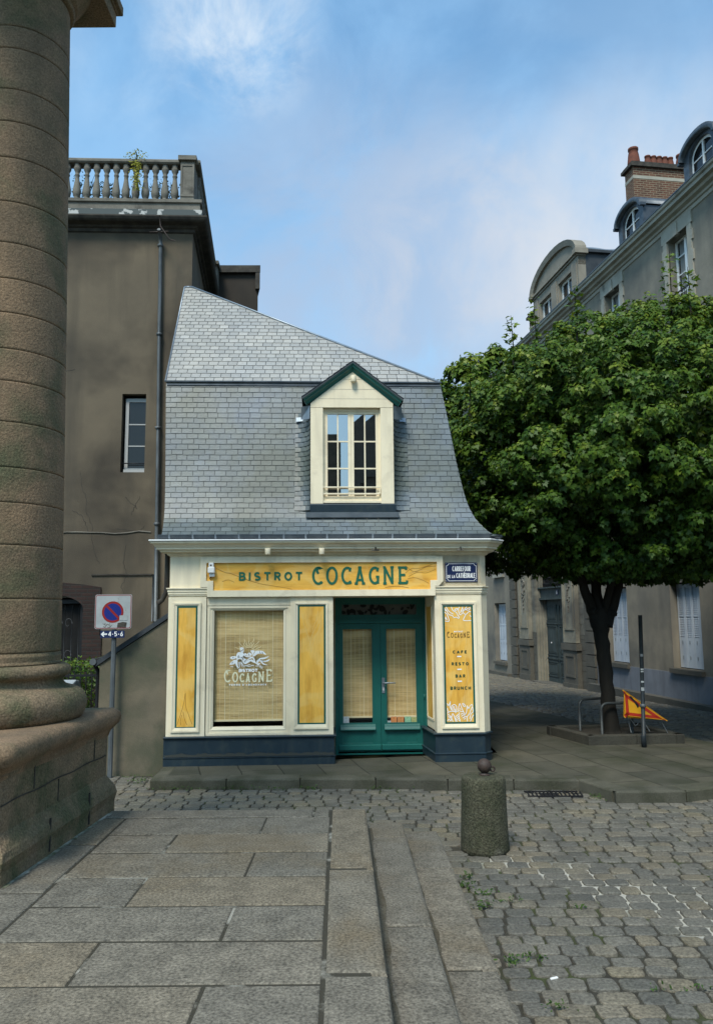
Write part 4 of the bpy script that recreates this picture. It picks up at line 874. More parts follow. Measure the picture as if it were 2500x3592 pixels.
# --- door recess: green frame, transom, two leaves
df = MB(); D0 = .93
df.ring((2.785,4.385,-.02,2.69), (2.83,4.34,.0,2.60), D0-.02, D0+.08); df.box(2.83, 4.34, D0-.03, D0+.08, 2.235, 2.30); df.box(2.80, 4.37, D0-.045, D0+.0, 2.285, 2.305)
df.ring((2.83,4.34,2.30,2.60), (2.90,4.228,2.385,2.568), D0-.0, D0+.06); df.box(2.785, 4.385, D0-.021, D0+.08, 2.60, 2.70)
dfo = df.build('door_frame', M_green, shop)
tg = MB(); tg.add([(2.895,D0+.03,2.38),(4.235,D0+.03,2.38),(4.235,D0+.03,2.575),(2.895,D0+.03,2.575)], [(0,1,2,3)]); tg.build('transom_pane', mat('transom_lace', (.10,.105,.095), (.08,.085,.08), sc=8, rough=.7), dfo)
tl = MB(); rn = random.Random(11)
for k in range(34):
    u = 2.93+rn.random()*1.27; z = 2.40+rn.random()*.15; a = rn.uniform(0, 3.14); l1 = rn.uniform(.03,.06); l2 = l1*rn.uniform(.35,.7)
    q = [(u+l1*math.cos(t)*math.cos(a)-l2*math.sin(t)*math.sin(a), D0+.027-.0003*k, z+l1*math.cos(t)*math.sin(a)+l2*math.sin(t)*math.cos(a)) for t in [i*math.pi/5 for i in range(10)]]
    q = [(x, y, min(2.567, max(2.387, zz))) for x, y, zz in q]; tl.add(q, [tuple(range(10))])
tl.build('transom_leaf_pattern', M_dark, dfo)
def leaf_door(x0, x1, g0, g1, hand):
    d = MB(); zt_ = 2.232; zb = .03
    d.box(x0, g0, D0, D0+.05, zb, zt_); d.box(g1, x1, D0, D0+.05, zb, zt_); d.box(g0, g1, D0, D0+.05, 2.145, zt_); d.box(g0, g1, D0, D0+.05, zb, .165); d.box(g0, g1, D0, D0+.05, .39, .503)
    d.box(g0, g1, D0+.012, D0+.05, .165, .39)
    d.ring((g0-.03+.03,g1,.165,.39), (g0+.012,g1-.012,.177,.378), D0+.004, D0+.02)
    # weather moulding under the pane and at the foot
    d.prism([(D0-.002,.492),(D0-.02,.47),(D0-.028,.45),(D0-.05,.41),(D0-.052,.395),(D0-.002,.39)], g0-.04, g1+.04, 'x')
    d.prism([(D0-.002,.15),(D0-.025,.135),(D0-.03,.06),(D0-.002,.05)], x0+.005, x1-.005, 'x')
    d.ring((g0,g1,.503,2.145), (g0+.012,g1-.012,.515,2.133), D0+.006, D0+.03)
    o = d.build('door_leaf', M_green, shop, .002)
    g_ = MB(); g_.add([(g0,D0+.025,.503),(g1,D0+.025,.503),(g1,D0+.025,2.145),(g0,D0+.025,2.145)], [(0,1,2,3)]); g_.build('door_pane', M_glass, o)
    return o
dl = leaf_door(2.832, 3.578, 2.905, 3.44, 1); dr = leaf_door(3.582, 4.338, 3.675, 4.215, -1)
hd = MB(); hd.bbox(3.598, 3.650, D0-.012, D0+.0, 1.02, 1.285, .003); hd.tube([(3.622,D0-.01,1.195),(3.622,D0-.055,1.195),(3.64,D0-.065,1.196),(3.72,D0-.065,1.2),(3.835,D0-.06,1.197)], [.012,.012,.013,.012,.009], 10); hd.build('door_handle', M_zinc, dr)
hk = MB(); hk.box(3.618, 3.631, D0-.014, D0-.0115, 1.065, 1.115); hk.build('keyhole', M_white, dr)
for hx, par in ((2.826, dl), (4.344, dr)):
    for hz in (.95, 1.95):
        h_ = MB(); h_.lathe([(.009,hz-.05),(.010,hz+.05)], 10, hx, D0-.022); h_.build('hinge', M_green, par)
# notices in the door panes
for x0, x1, z0, z1, c, par in ((2.912,3.018,.508,.622,(.62,.66,.68),dl),(3.752,3.855,.508,.612,(.62,.25,.09),dr),(3.868,3.978,.508,.610,(.60,.27,.10),dr),(3.995,4.105,.508,.61,(.28,.52,.34),dr),(4.112,4.208,.508,.60,(.38,.42,.18),dr),(3.68,3.75,.508,.545,(.45,.50,.5),dr)):
    s_ = MB(); s_.box(x0, x1, D0+.019, D0+.0205, z0, z1); so = s_.build('paper_notice', mat('notice_paper', c, tuple(q*.85 for q in c), sc=30, rough=.7), par)
    s2 = MB(); xm = (x0+x1)/2; zm = z0+(z1-z0)*.7
    s2.ribbon([(xm-.018,zm),(xm,zm+.012),(xm+.018,zm)], .006, D0+.0185)
    for k in range(3): s2.ribbon([(x0+.018, z0+.015+.014*k),(x1-.018, z0+.015+.014*k)], .002, D0+.0185)
    s2.build('notice_print', mat('notice_ink', tuple(q*.35 for q in c), rough=.7), par)
# --- mansard: profile o(z)
PR = [(-.16,3.675),(-.10,3.70),(-.03,3.745),(.155,3.99),(.25,4.22),(.3075,4.44),(.37,4.77),(.425,5.098),(.485,5.52),(.545,5.934),(.60,6.28),(.640,6.54)]
seg = [0]
for (a,b),(c,d) in zip(PR[:-1], PR[1:]): seg.append(seg[-1]+math.hypot(c-a, d-b))
def pr(v):
    v = max(0, min(seg[-1], v))
    for i in range(len(seg)-1):
        if v <= seg[i+1]+1e-9:
            t = (v-seg[i])/(seg[i+1]-seg[i]); return PR[i][0]+(PR[i+1][0]-PR[i][0])*t, PR[i][1]+(PR[i+1][1]-PR[i][1])*t
def prn(v):
    a = pr(v-.05 if v > .05 else 0); b = pr(v+.05); d = Vector((b[0]-a[0], b[1]-a[1])).normalized(); return (-d.y, d.x)      # outward (-t, +z)
SL = -.10
def sleft(z): return -.09-.13*(z-3.7)/2.84 if z < 6.54 else -.22
LT = seg[-1]; ncr = 31; vs_ = [LT*i/ncr for i in range(ncr+1)]
slmb = MB()
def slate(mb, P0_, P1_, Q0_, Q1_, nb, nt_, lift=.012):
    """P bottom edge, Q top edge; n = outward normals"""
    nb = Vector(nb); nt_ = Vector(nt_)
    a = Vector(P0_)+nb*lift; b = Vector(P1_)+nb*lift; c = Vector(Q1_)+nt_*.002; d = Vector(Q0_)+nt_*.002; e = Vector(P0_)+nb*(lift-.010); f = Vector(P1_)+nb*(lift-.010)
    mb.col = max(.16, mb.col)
    mb.add([a, b, c, d], [(0,1,2,3)]); k_ = mb.col; mb.col = 0; mb.add([a, b, c, d, e, f], [(4,5,1,0),(0,3,4),(1,5,2)]); mb.col = k_  # edge faces take the darkest tint: shade under each slate put into colour
rn = random.Random(21)
DS0, DS1 = 2.36, 3.785                               # dormer width
def front_rows(mb):
    for r_ in range(ncr):
        v0, v1 = vs_[r_], vs_[r_+1]; o0, z0 = pr(v0); o1, z1 = pr(min(LT, v1+.012)); n0 = prn(v0); n1 = prn(v1)
        x = sleft(z0)-rn.random()*.01-(.095 if r_ % 2 else 0); xr = 5.33-o0
        wrow = .192
        while x < xr:
            w_ = wrow*rn.uniform(.93, 1.07)
            if r_ == ncr-1: w_ = .26
            a, b = max(x, sleft(z0)), min(x+w_-.0075, xr)
            if b-a > .02:
                bt = min(b, 5.33-o1); at_ = min(max(x, sleft(z1)), bt-.001)
                mb.col = min(1, max(0, rn.gauss(.5, .10)))
                # skip what the dormer covers, clip beside it
                zc = (z0+z1)/2; parts = [(a, b, at_, bt)]
                if 4.14 < zc < 6.12:
                    parts = []
                    if a < DS0: parts.append((a, min(b, DS0), at_, min(bt, DS0)))
                    if b > DS1: parts.append((max(a, DS1), b, max(at_, DS1), bt))
                for (a_, b_, c_, d_) in parts:
                    if b_-a_ < .012: continue
                    j0 = rn.uniform(-.004, .004)
                    slate(mb, (a_, o0, z0+j0), (b_, o0, z0+j0), (c_, o1, z1), (d_, o1, z1), (0, n0[0], n0[1]), (0, n1[0], n1[1]))
            x += w_
front_rows(slmb)
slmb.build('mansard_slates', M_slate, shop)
# right-hand slope, same profile
sr = MB()
for r_ in range(ncr):
    v0, v1 = vs_[r_], vs_[r_+1]; o0, z0 = pr(v0); o1, z1 = pr(min(LT, v1+.012)); n0 = prn(v0); n1 = prn(v1); y = o0-(.095 if r_ % 2 else 0)
    while y < DEPTH:
        w_ = .192*rn.uniform(.93, 1.07); a, b = max(y, o0), y+w_-.010
        if b-a > .03:
            sr.col = min(1, max(0, rn.gauss(.5, .10))); slate(sr, (5.33-o0,a,z0), (5.33-o0,b,z0), (5.33-o1,max(a,o1),z1), (5.33-o1,b,z1), (-n0[0],0,n0[1]), (-n1[0],0,n1[1]))
        y += w_
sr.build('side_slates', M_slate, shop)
# boarding under the slates closes the roof
ud = MB()
for i in range(len(PR)-1):
    (a,b),(c,d) = PR[i], PR[i+1]; a += .012; c += .012
    if i > 1:
        for (x0, x1) in ((sleft(b), DS0+.03), (DS1-.03, 9)) if 4.1 < (b+d)/2 < 6.2 else ((sleft(b), 9),):
            ud.add([(x0,a,b),(min(x1,5.33-a),a,b),(min(x1,5.33-c),c,d),(x0,c,d)], [(0,1,2,3)])
        ud.add([(5.33-a,a,b),(5.33-a,DEPTH,b),(5.33-c,DEPTH,d),(5.33-c,c,d)], [(0,1,2,3)])
        ud.add([(sleft(b)+.01,a,b),(sleft(b)+.01,3.6,b),(sleft(d)+.01,3.6,d),(sleft(d)+.01,c,d)], [(3,2,1,0)])
ud.add([(sleft(3.7)+.01,.0,3.6),(sleft(3.7)+.01,3.6,3.6),(sleft(3.7)+.01,3.6,3.8),(sleft(3.7)+.01,.03,3.8)], [(0,3,2,1)])
AP = (-.42, 3.42, 9.50); BK = .66; ZB = 6.55
ud.add([(-.22,BK,ZB),(4.69,BK,ZB),(AP[0]+.02,AP[1],AP[2]-.02),(4.69,DEPTH,ZB),(AP[0]+.3,DEPTH,AP[2]-.02),(-.22,DEPTH,ZB)], [(0,1,2),(1,3,4,2),(0,2,4,5)])
ud.build('roof_boarding', M_dslate, shop)
# small diagonal of the dormer sides + upper pitch
up = MB(); nn = Vector((0, -(AP[2]-ZB), AP[1]-BK)).normalized(); nr = 27
LU = .16
for r_ in range(nr):
    f0, f1 = r_/nr, min(1, (r_+1.12)/nr)
    def pt(f, x): return (x, BK+(AP[1]-BK)*f, ZB+(AP[2]-ZB)*f)
    xl = lambda f: -.225+(AP[0]+.225)*f; xr = lambda f: 4.70+(AP[0]+.14-4.70)*f
    x = xl(f0)-(.09 if r_ % 2 else 0)
    while x < xr(f0):
        w_ = .178*rn.uniform(.93, 1.07); a = max(x, xl(f0)); b = min(x+w_-.011, xr(f0))
        if b-a > .02 and not (r_ < 2 and 2.95 < (a+b)/2 < 3.2 and False):
            up.col = min(1, max(0, rn.gauss(.5, .11))); c = max(x, xl(f1)); d = min(x+w_-.011, xr(f1)); c = min(c, d-.001)
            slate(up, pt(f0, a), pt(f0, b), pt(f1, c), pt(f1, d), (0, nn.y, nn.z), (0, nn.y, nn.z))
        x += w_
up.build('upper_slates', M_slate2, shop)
zb_ = MB(); zb_.box(-.24, 4.72, BK-.055, BK-.01, ZB-.012, ZB+.012); zb_.prism([(BK-.01,ZB-.01),(BK-.058,ZB-.075),(BK-.05,ZB-.08),(BK+.0,ZB-.02)], -.2, 4.70, 'x'); zb_.build('drip_edge', M_dzinc, shop)
hp = MB(); hp.tube([(4.70,BK-.02,ZB+.01),(AP[0]+.14,AP[1],AP[2]+.02)], .022, 6); hp.tube([(-.235,BK-.02,ZB+.005),(AP[0]-.01,AP[1],AP[2]+.01)], .016, 6); hp.tube([(AP[0]-.01,AP[1],AP[2]+.015),(AP[0]+.14,AP[1],AP[2]+.02)], .022, 6); hp.build('hip_flashing', M_zinc, shop)
# --- dormer
dm = MB(); FT = .12; DZ0, DZ1 = 4.27, 5.945; OX0, OX1 = 2.572, 3.565
dm.box(DS0, OX0, FT, FT+.09, DZ0, DZ1); dm.box(OX1, DS1, FT, FT+.09, DZ0, DZ1)
GA = 3.09
dm.prism([(DS0,DZ1+.004),(DS1,DZ1+.004),(DS1,6.02),(GA,6.60),(DS0,6.02)], FT-.004, FT+.09)
dm.box(OX0, OX1, FT+.02, FT+.12, 4.285, 4.325)
for x0, x1 in ((DS0+.02, DS0+.06), (DS1-.06, DS1-.02)): dm.box(x0, x1, FT+.09, 1.0, DZ0-.1, 6.03)
dm.box(OX0-.03, OX1+.03, .60, .64, 4.2, 6.05)
dorm = dm.build('dormer', M_cream, shop)
bd = MB()
for z in (6.10, 6.27, 6.45):
    hw = (6.60-z)/(6.60-6.02)*(DS1-DS0)/2; bd.box(GA-hw+.02, GA+hw-.02, FT-.0055, FT-.003, z-.002, z+.002)
bd.build('board_joint', M_weather, dorm)
dw = MB()
dw.ring((OX0,OX1,4.325,DZ1), (OX0+.03,OX1-.03,4.345,DZ1-.05), FT+.07, FT+.13)
# two casements
dwo = dw.build('dormer_window', M_cream, dorm)
def casement(x0, x1):
    c = MB(); z0, z1 = 4.345, 5.895; y = FT+.085
    c.ring((x0,x1,z0,z1), (x0+.05,x1-.05,z0+.065,z1-.045), y, y+.045)
    gx0, gx1, gz0, gz1 = x0+.05, x1-.05, z0+.065, z1-.045; xm = (gx0+gx1)/2
    c.box(xm-.012, xm+.012, y+.008, y+.035, gz0, gz1)
    for f in (.335, .665): zz = gz0+(gz1-gz0)*f; c.box(gx0, gx1, y+.010, y+.034, zz-.012, zz+.012)
    return c, (gx0, gx1, gz0, gz1, y+.022)
for (x0, x1, tilt) in ((OX0+.03, 3.055, -.004), (3.058, OX1-.03, .004)):
    c, g_ = casement(x0, x1)
    cs = c.build('casement', M_cream, dorm)
    p = MB(); xm = (g_[0]+g_[1])/2; zs = [g_[2]+(g_[3]-g_[2])*f for f in (0,.335,.665,1)]
    for (a, b) in ((g_[0], xm), (xm, g_[1])):
        for q0, q1 in zip(zs[:-1], zs[1:]): j = rn.uniform(-.002, .002); p.add([(a,g_[4]+j,q0),(b,g_[4]+j+tilt*(b-a),q0),(b,g_[4]-j+tilt*(b-a),q1),(a,g_[4]-j,q1)], [(0,1,2,3)])
    p.build('panes', M_dormglass, cs)
wr_ = MB(); wr_.bbox(OX0, OX1-.01, FT+.03, FT+.05, 4.545, 4.568, .003); wr_.bbox(OX0, OX1-.01, FT+.03, FT+.05, 4.43, 4.455, .003); wr_.bbox(OX1-.03, OX1-.008, FT+.03, FT+.05, 4.43, 4.568, .003); wr_.build('window_bar', M_cream, dorm)
sl_ = MB(); sl_.prism([(FT+.1,4.268),(FT-.035,4.262),(FT-.04,4.245),(FT-.03,4.12),(FT+.08,4.12)], 2.35, 3.81, 'x'); sl_.build('dormer_sill', M_navy, dorm)
fl_ = MB(); fl_.prism([(FT+.1,4.12),(FT-.03,4.118),(FT-.005,4.03),(FT+.01,4.035)], 2.28, 3.86, 'x'); fl_.build('sill_flashing', M_zinc, dorm)
sp_ = MB(); sp_.lathe([(0,6.38),(.045,6.38),(.048,6.385),(.048,6.485),(.045,6.49),(0,6.49)], 18, 3.10, FT-.075); sp_.box(3.05, 3.09, FT-.09, FT, 6.44, 6.475); sp_.build('spotlight', M_cream, dorm)
# bargeboards and little roof
def barge(x_eave, z_eave, sgn):
    b_ = MB(); apx, apz = GA, 6.745
    d = Vector((x_eave-apx, z_eave-apz)).normalized(); nrm = Vector((d.y, -d.x)); nrm = nrm if nrm.y < 0 else -nrm
    prof = [(0,.10),(0,-.06),(.035,-.06),(.05,-.035),(.07,-.03),(.085,.0),(.11,.03),(.13,.04),(.135,.10)]   # (down, y)
    V = []
    for u_, (bx, bz) in ((0,(apx,apz)),(1,(x_eave,z_eave))):
        for dn, y in prof:
            k = dn/abs(nrm.y) if u_ == 0 else dn
            V.append((bx, FT+y-.05, bz-k) if u_ == 0 else (bx+nrm.x*dn, FT+y-.05, bz+nrm.y*dn))
    m = len(prof); b_.add(V, [(i, m+i, m+i+1, i+1) for i in range(m-1)]+[tuple(range(m, 2*m))]); b_.build('bargeboard', M_green, dorm)
    # slated pitch
    s_ = MB(); nr_ = 8; L_ = math.hypot(x_eave-apx, z_eave-apz); up_ = Vector((-nrm.x, 0, -nrm.y))
    for r_ in range(nr_):
        f0 = 1-r_/nr_; f1 = max(0, 1-(r_+1.15)/nr_); yv = FT-.125-(.07 if r_ % 2 else 0)
        zc = z_eave+(apz-z_eave)*(1-f0)
        yend = .60 if zc < 6.5 else .85
        while yv < yend:
            a = max(yv, FT-.125); b = min(yv+.146, yend)
            if b-a > .02:
                s_.col = rn.random()
                slate(s_, (apx+d.x*L_*f0,a,apz+d.y*L_*f0), (apx+d.x*L_*f0,b,apz+d.y*L_*f0), (apx+d.x*L_*f1,a,apz+d.y*L_*f1), (apx+d.x*L_*f1,b,apz+d.y*L_*f1), up_, up_, .016)
            yv += .15
    e0 = Vector((x_eave, z_eave)); s_.col = .3
    s_.add([(apx,FT-.115,apz),(x_eave,FT-.115,z_eave),(x_eave,.7,z_eave),(apx,.9,apz),(apx,FT-.115,apz-.035),(x_eave,FT-.115,z_eave-.035),(x_eave,.7,z_eave-.035)], [(0,1,2,3),(0,4,5,1),(1,5,6,2)])
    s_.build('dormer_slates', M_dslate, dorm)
barge(2.215, 6.10, -1); barge(3.955, 6.07, 1)
# swept slate cheeks beside the dormer
for sx, sg in ((DS0, -1), (DS1, 1)):
    ck = MB(); nrw = 20
    for r_ in range(nrw):
        z0 = 4.16+r_*(5.93-4.16)/nrw; z1 = z0+(5.93-4.16)/nrw*1.12
        def to(z):
            for i in range(len(PR)-1):
                if PR[i][1] <= z <= PR[i+1][1]: t = (z-PR[i][1])/(PR[i+1][1]-PR[i][1]); return PR[i][0]+(PR[i+1][0]-PR[i][0])*t
            return .64
        W = .27 if z0 > 4.35 else .27
        def P_(u, z):                      # u 0 at roof side .. 1 at dormer front edge
            o_ = to(z); a = u*math.pi/2; dd = max(.06, o_-FT-.02)
            return (sx+sg*(W*(1-math.sin(a))+.004), o_-.006-dd*(1-math.cos(a))*.98, z)
        off_ = .5 if r_ % 2 else 0; us = [0]+[(k+off_)/4 for k in range(5) if 0 < (k+off_)/4 < 1]+[1]
        for u0_, u1_ in zip(us[:-1], us[1:]):
            um = (u0_+u1_)/2*math.pi/2; nv = Vector((sg*math.sin(um), -math.cos(um), .12)).normalized()
            a, b, c, d = P_(u0_, z0), P_(u1_, z0), P_(u0_, z1), P_(u1_, z1)
            ck.col = min(1, max(0, rn.gauss(.42, .12)))
            if sg < 0: slate(ck, a, b, c, d, nv, nv, .014)
            else: slate(ck, b, a, d, c, nv, nv, .014)
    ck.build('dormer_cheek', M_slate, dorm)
    lf = MB(); lf.add([(sx+sg*.01,FT-.01,5.98),(sx+sg*.16,FT+.06,5.97),(sx+sg*.17,FT+.16,5.77),(sx+sg*.02,FT+.02,5.75)], [(0,1,2,3)]); lf.build('lead_flashing', M_zinc, dorm); lf = MB(); lf.add([(sx+sg*.14,.46,5.86),(sx+sg*.26,.50,5.86),(sx+sg*.26,.47,5.78),(sx+sg*.14,.43,5.78)], [(0,1,2,3)]); lf.build('lead_flashing', M_zinc, dorm)

# things of their own at the shop
def at_shop(o, x, y, z): o.location = SF(x, y, z); o.rotation_euler = (0, 0, SA)
def blind(x0, x1, z0, z1, y, label):
    t = thing('bamboo_blind', label, 'blind', SF(x0, y, z0), SA, 'bamboo blinds lowered behind the shop glass'); W = x1-x0; H_ = z1-z0
    b_ = MB(); n_ = int(H_/.011); rr = random.Random(int(x0*100))
    V = []; F = []
    for i in range(n_+1):
        zz = i*H_/n_; yy = .0025*(i % 2)+rr.uniform(-.0006, .0006); V += [(0,yy,zz),(W,yy,zz)]
    F = [(2*i,2*i+1,2*i+3,2*i+2) for i in range(n_)]; b_.add(V, F); b_.build('slats', M_blind, t)
    r2 = MB(); r2.box(0, W, -.012, .006, -.03, .0); r2.build('bottom_rail', M_thread, t)
    c_ = MB(); k = max(3, int(W/.078))
    for i in range(k+1):
        x = .02+(W-.04)*i/k+rr.uniform(-.004, .004); th = .0022 if i not in (2, k-2) else .0048; c_.box(x-th, x+th, -.005, -.003, 0, H_)
    c_.build('cords', M_thread, t)
blind(.775, 1.905, .70, 2.50, .19, 'wide bamboo blind hanging behind the shop window with the printed emblem')
blind(2.90, 3.45, .62, 2.17, D0+.10, 'bamboo blind behind the pane of the left green door leaf')
blind(3.665, 4.225, .62, 2.17, D0+.10, 'bamboo blind behind the pane of the right green door leaf, beside the handle')
# street name plate
snp = thing('street_name_plate', 'dark blue enamel street name plate on the cream frieze', 'street sign', SF(4.89, .042, 3.085), SA)
q = MB(); q.bbox(-.275, .275, -.014, .0, -.165, .165, .006); q.build('plate', M_blue, snp)
q = MB(); r_ = .035
bp_ = []
for (sx, sz, a0) in ((-1,-1,90),(1,-1,180),(1,1,270),(-1,1,0)):
    X, Z = sx*.252, sz*.143
    ar = [(X+r_*math.cos(R(a)), Z+r_*math.sin(R(a))) for a in ([a0, a0-22, a0-45, a0-68, a0-90])]
    bp_ += ar
q.ribbon(bp_, .0075, -.0165, True)
q.build('white_border', M_white, snp)
word('lettering', M_white, snp, 'CARREFOUR', -.15, .155, .018, .085, .0125, -.017, gap=.20)
word('lettering', M_white, snp, 'DE', -.236, -.185, -.095, .050, .009, -.017, gap=.2); word('lettering', M_white, snp, 'LA', -.160, -.112, -.095, .050, .009, -.017, gap=.2)
q = MB(); text(q, 'CATHEDRALE', -.088, .232, -.095, .082, .0115, -.017, gap=.17); q.ribbon([(.040,-.006),(.060,.008)], .010, -.0175); q.build('lettering', M_white, snp)
q = MB()
for sx in (-1,1):
    for sz in (-1,1): q.lathe([(0,0),(.011,0),(.011,.004),(0,.006)], 10, M=Matrix.Translation((sx*.256,-.0145,sz*.146)) @ Matrix.Rotation(R(90), 4, 'X'))
q.build('screw', M_zinc, snp)

# ------------------------------------------------------------------ brown building on the left with roof balustrade
LT_ = 3.5
LB = Frame(SF(-.286, LT_), SA)                      # local x along its front (negative to the left), y back
lb = thing('brown_building', 'tall brown rendered building with drainpipe and sooty cornice left of the bistro', 'building', LB(0, 0), SA)
def grid_wall(mb, x0, x1, z0, z1, holes, y=0, dep=.22):
    xs = sorted({x0, x1, *[h[0] for h in holes], *[h[1] for h in holes]}); zs = sorted({z0, z1, *[h[2] for h in holes], *[h[3] for h in holes]})
    for a, b in zip(xs[:-1], xs[1:]):
        for c, d in zip(zs[:-1], zs[1:]):
            if any(h[0] <= (a+b)/2 <= h[1] and h[2] <= (c+d)/2 <= h[3] for h in holes): continue
            mb.add([(a,y,c),(b,y,c),(b,y,d),(a,y,d)], [(0,1,2,3)])
    for a, b, c, d in holes:
        mb.add([(a,y,c),(b,y,c),(b,y,d),(a,y,d),(a,y+dep,c),(b,y+dep,c),(b,y+dep,d),(a,y+dep,d)], [(0,4,5,1),(1,5,6,2),(2,6,7,3),(3,7,4,0)])
WZ = (-1.425+.0, )  # window in local x: s-(-.286)
wx0, wx1 = -1.43, -.925
m_ = MB()
door = (-3.6, -2.09, -.2, 2.78)
grid_wall(m_, -9, 0, -.3, 10.95, [(wx0, wx1, 5.42, 7.13), door])
sdx = -.065
m_.add([(0,0,-.3),(sdx*9,9,-.3),(sdx*9,9,10.95),(0,0,10.95)], [(0,1,2,3)])
m_.add([(-9,0,-.3),(-9,9,-.3),(-9,9,10.95),(-9,0,10.95)], [(0,3,2,1)]); m_.add([(-9,9,-.3),(sdx*9,9,-.3),(sdx*9,9,10.95),(-9,9,10.95)], [(0,3,2,1)])
m_.add([(-9,0,11.0),(0,0,11.0),(sdx*9,9,11.0),(-9,9,11.0)], [(0,1,2,3)])
m_.build('wall', M_render, lb)
# cornice run round the corner
def lrun(prof, pts, name, m, par):
    c = MB(); V = []; n_ = len(pts)
    for i, p in enumerate(pts):
        p = Vector(p); d1 = (p-Vector(pts[i-1])).normalized() if i else None; d2 = (Vector(pts[i+1])-p).normalized() if i < n_-1 else None
        d1 = d1 or d2; d2 = d2 or d1; n1 = Vector((d1.y, -d1.x)); n2 = Vector((d2.y, -d2.x)); nn_ = (n1+n2).normalized(); k = 1/max(.5, nn_.dot(n1))
        for o_, z in prof: V.append((p.x+nn_.x*o_*k, p.y+nn_.y*o_*k, z))
    k_ = len(prof); c.add(V, [(i*k_+k, (i+1)*k_+k, (i+1)*k_+k+1, i*k_+k+1) for i in range(n_-1) for k in range(k_-1)])
    return c.build(name, m, par)
path = [(-9,0),(0,0),(sdx*9,9)]
lrun([(0,10.78),(.04,10.80),(.05,10.86),(.10,10.88),(.12,10.92),(.26,10.94),(.30,10.97),(.33,11.02),(.33,11.05),(0,11.06)], path, 'cornice', M_black, lb)
lrun([(.22,11.03),(.21,11.24),(.17,11.26)], path, 'cornice_flashing', M_flash, lb)
lrun([(.16,11.22),(.16,11.40),(.20,11.42),(.20,11.49),(-.12,11.50),(-.12,11.2)], path, 'balustrade_base', M_weather, lb)
lrun([(.12,12.36),(.15,12.39),(.15,12.44),(.12,12.47),(-.14,12.48),(-.14,12.36),(.12,12.36)], path, 'balustrade_rail', M_weather, lb)
pr_ = [(.075,0),(.075,.05),(.055,.07),(.05,.09),(.075,.12),(.088,.19),(.085,.27),(.065,.38),(.048,.50),(.042,.58),(.055,.60),(.055,.62),(.042,.64),(.05,.68),(.075,.73),(.08,.78),(.07,.80),(.075,.87)]
bal = None
def put_bal(x, y):
    global bal
    if bal is None:
        b_ = MB(); b_.lathe([(r, z) for r, z in pr_], 16); bal = b_.build('baluster', M_weather, lb); o = bal
    else: o = bal.copy(); COL.objects.link(o); o.parent = lb
    o.location = (x, y, 11.495); o.rotation_euler.z = rnd.random()
for k in range(17): put_bal(-.415-k*.2145, -.03)
for k in range(18): put_bal(.06+(.75+k*.23)*sdx, .42+k*.23)
for (x, y, w_) in ((-.115, -.03, .15), (-.30, 5.2, .15)):
    b_ = MB(); b_.box(x-w_, x+w_, y-.15, y+.3, 11.5, 12.40); b_.ring((x-w_+.0,x+w_-.0,11.56,12.34), (x-w_+.04,x+w_-.04,11.62,12.28), y-.165, y-.15); b_.box(x-w_-.05, x+w_+.05, y-.22, y+.33, 12.40, 12.50); b_.build('balustrade_pier', M_weather, lb)
# small window
f_ = MB(); f_.ring((wx0+.05,wx1-.005,5.43,7.06), (wx0+.12,wx1-.02,5.53,6.98), .12, .17); f_.box(wx0+.12, wx1-.02, .135, .16, 6.475, 6.50); f_.box(wx0+.12, wx1-.02, .135, .16, 6.00, 6.025); f_.box(wx0+.05, wx1-.0, .06, .13, 5.42, 5.49)
fw = f_.build('window', mat('dull_white_paint', (.38,.38,.37), rough=.5), lb)
f_ = MB(); f_.add([(wx0+.1,.15,5.5),(wx1-.01,.15,5.5),(wx1-.01,.15,7.0),(wx0+.1,.15,7.0)], [(0,1,2,3)]); f_.build('pane', M_dglass, fw)
f_ = MB(); f_.tube([(wx0,.05,5.62),(wx1,.05,5.62)], .012, 6); f_.build('window_bar', M_iron, lb)
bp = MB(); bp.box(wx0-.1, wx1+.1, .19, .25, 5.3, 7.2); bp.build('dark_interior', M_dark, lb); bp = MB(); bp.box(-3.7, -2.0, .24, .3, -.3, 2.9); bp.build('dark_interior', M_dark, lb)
# drainpipe with bracket and swan neck
dp = MB(); px_ = -.68
dp.tube([(px_+.0,-.32,10.72),(px_,-.25,10.68),(px_,-.13,10.62),(px_,-.10,10.52),(px_+.02,-.10,8.4),(px_+.05,-.10,6.3),(px_+.07,-.10,4.1),(px_+.09,-.10,2.28)], .040, 12)
for z in (8.43, 6.36, 4.3, 10.45): dp.lathe([(.05,z-.03),(.062,z-.025),(.062,z+.025),(.05,z+.03)], 12, px_+.02+(8.4-z)*.0115, -.10)
dp.build('drainpipe', M_grey, lb)
hk = MB(); hk.tube([(px_+.02,-.38,11.0),(px_+.05,-.40,10.75),(px_+.25,-.40,10.45),(px_+.36,-.36,10.44)], .014, 6); hk.tube([(px_-.2,-.30,10.66),(px_+.2,-.30,10.68)], .014, 6); hk.build('iron_hook', M_rust, lb)
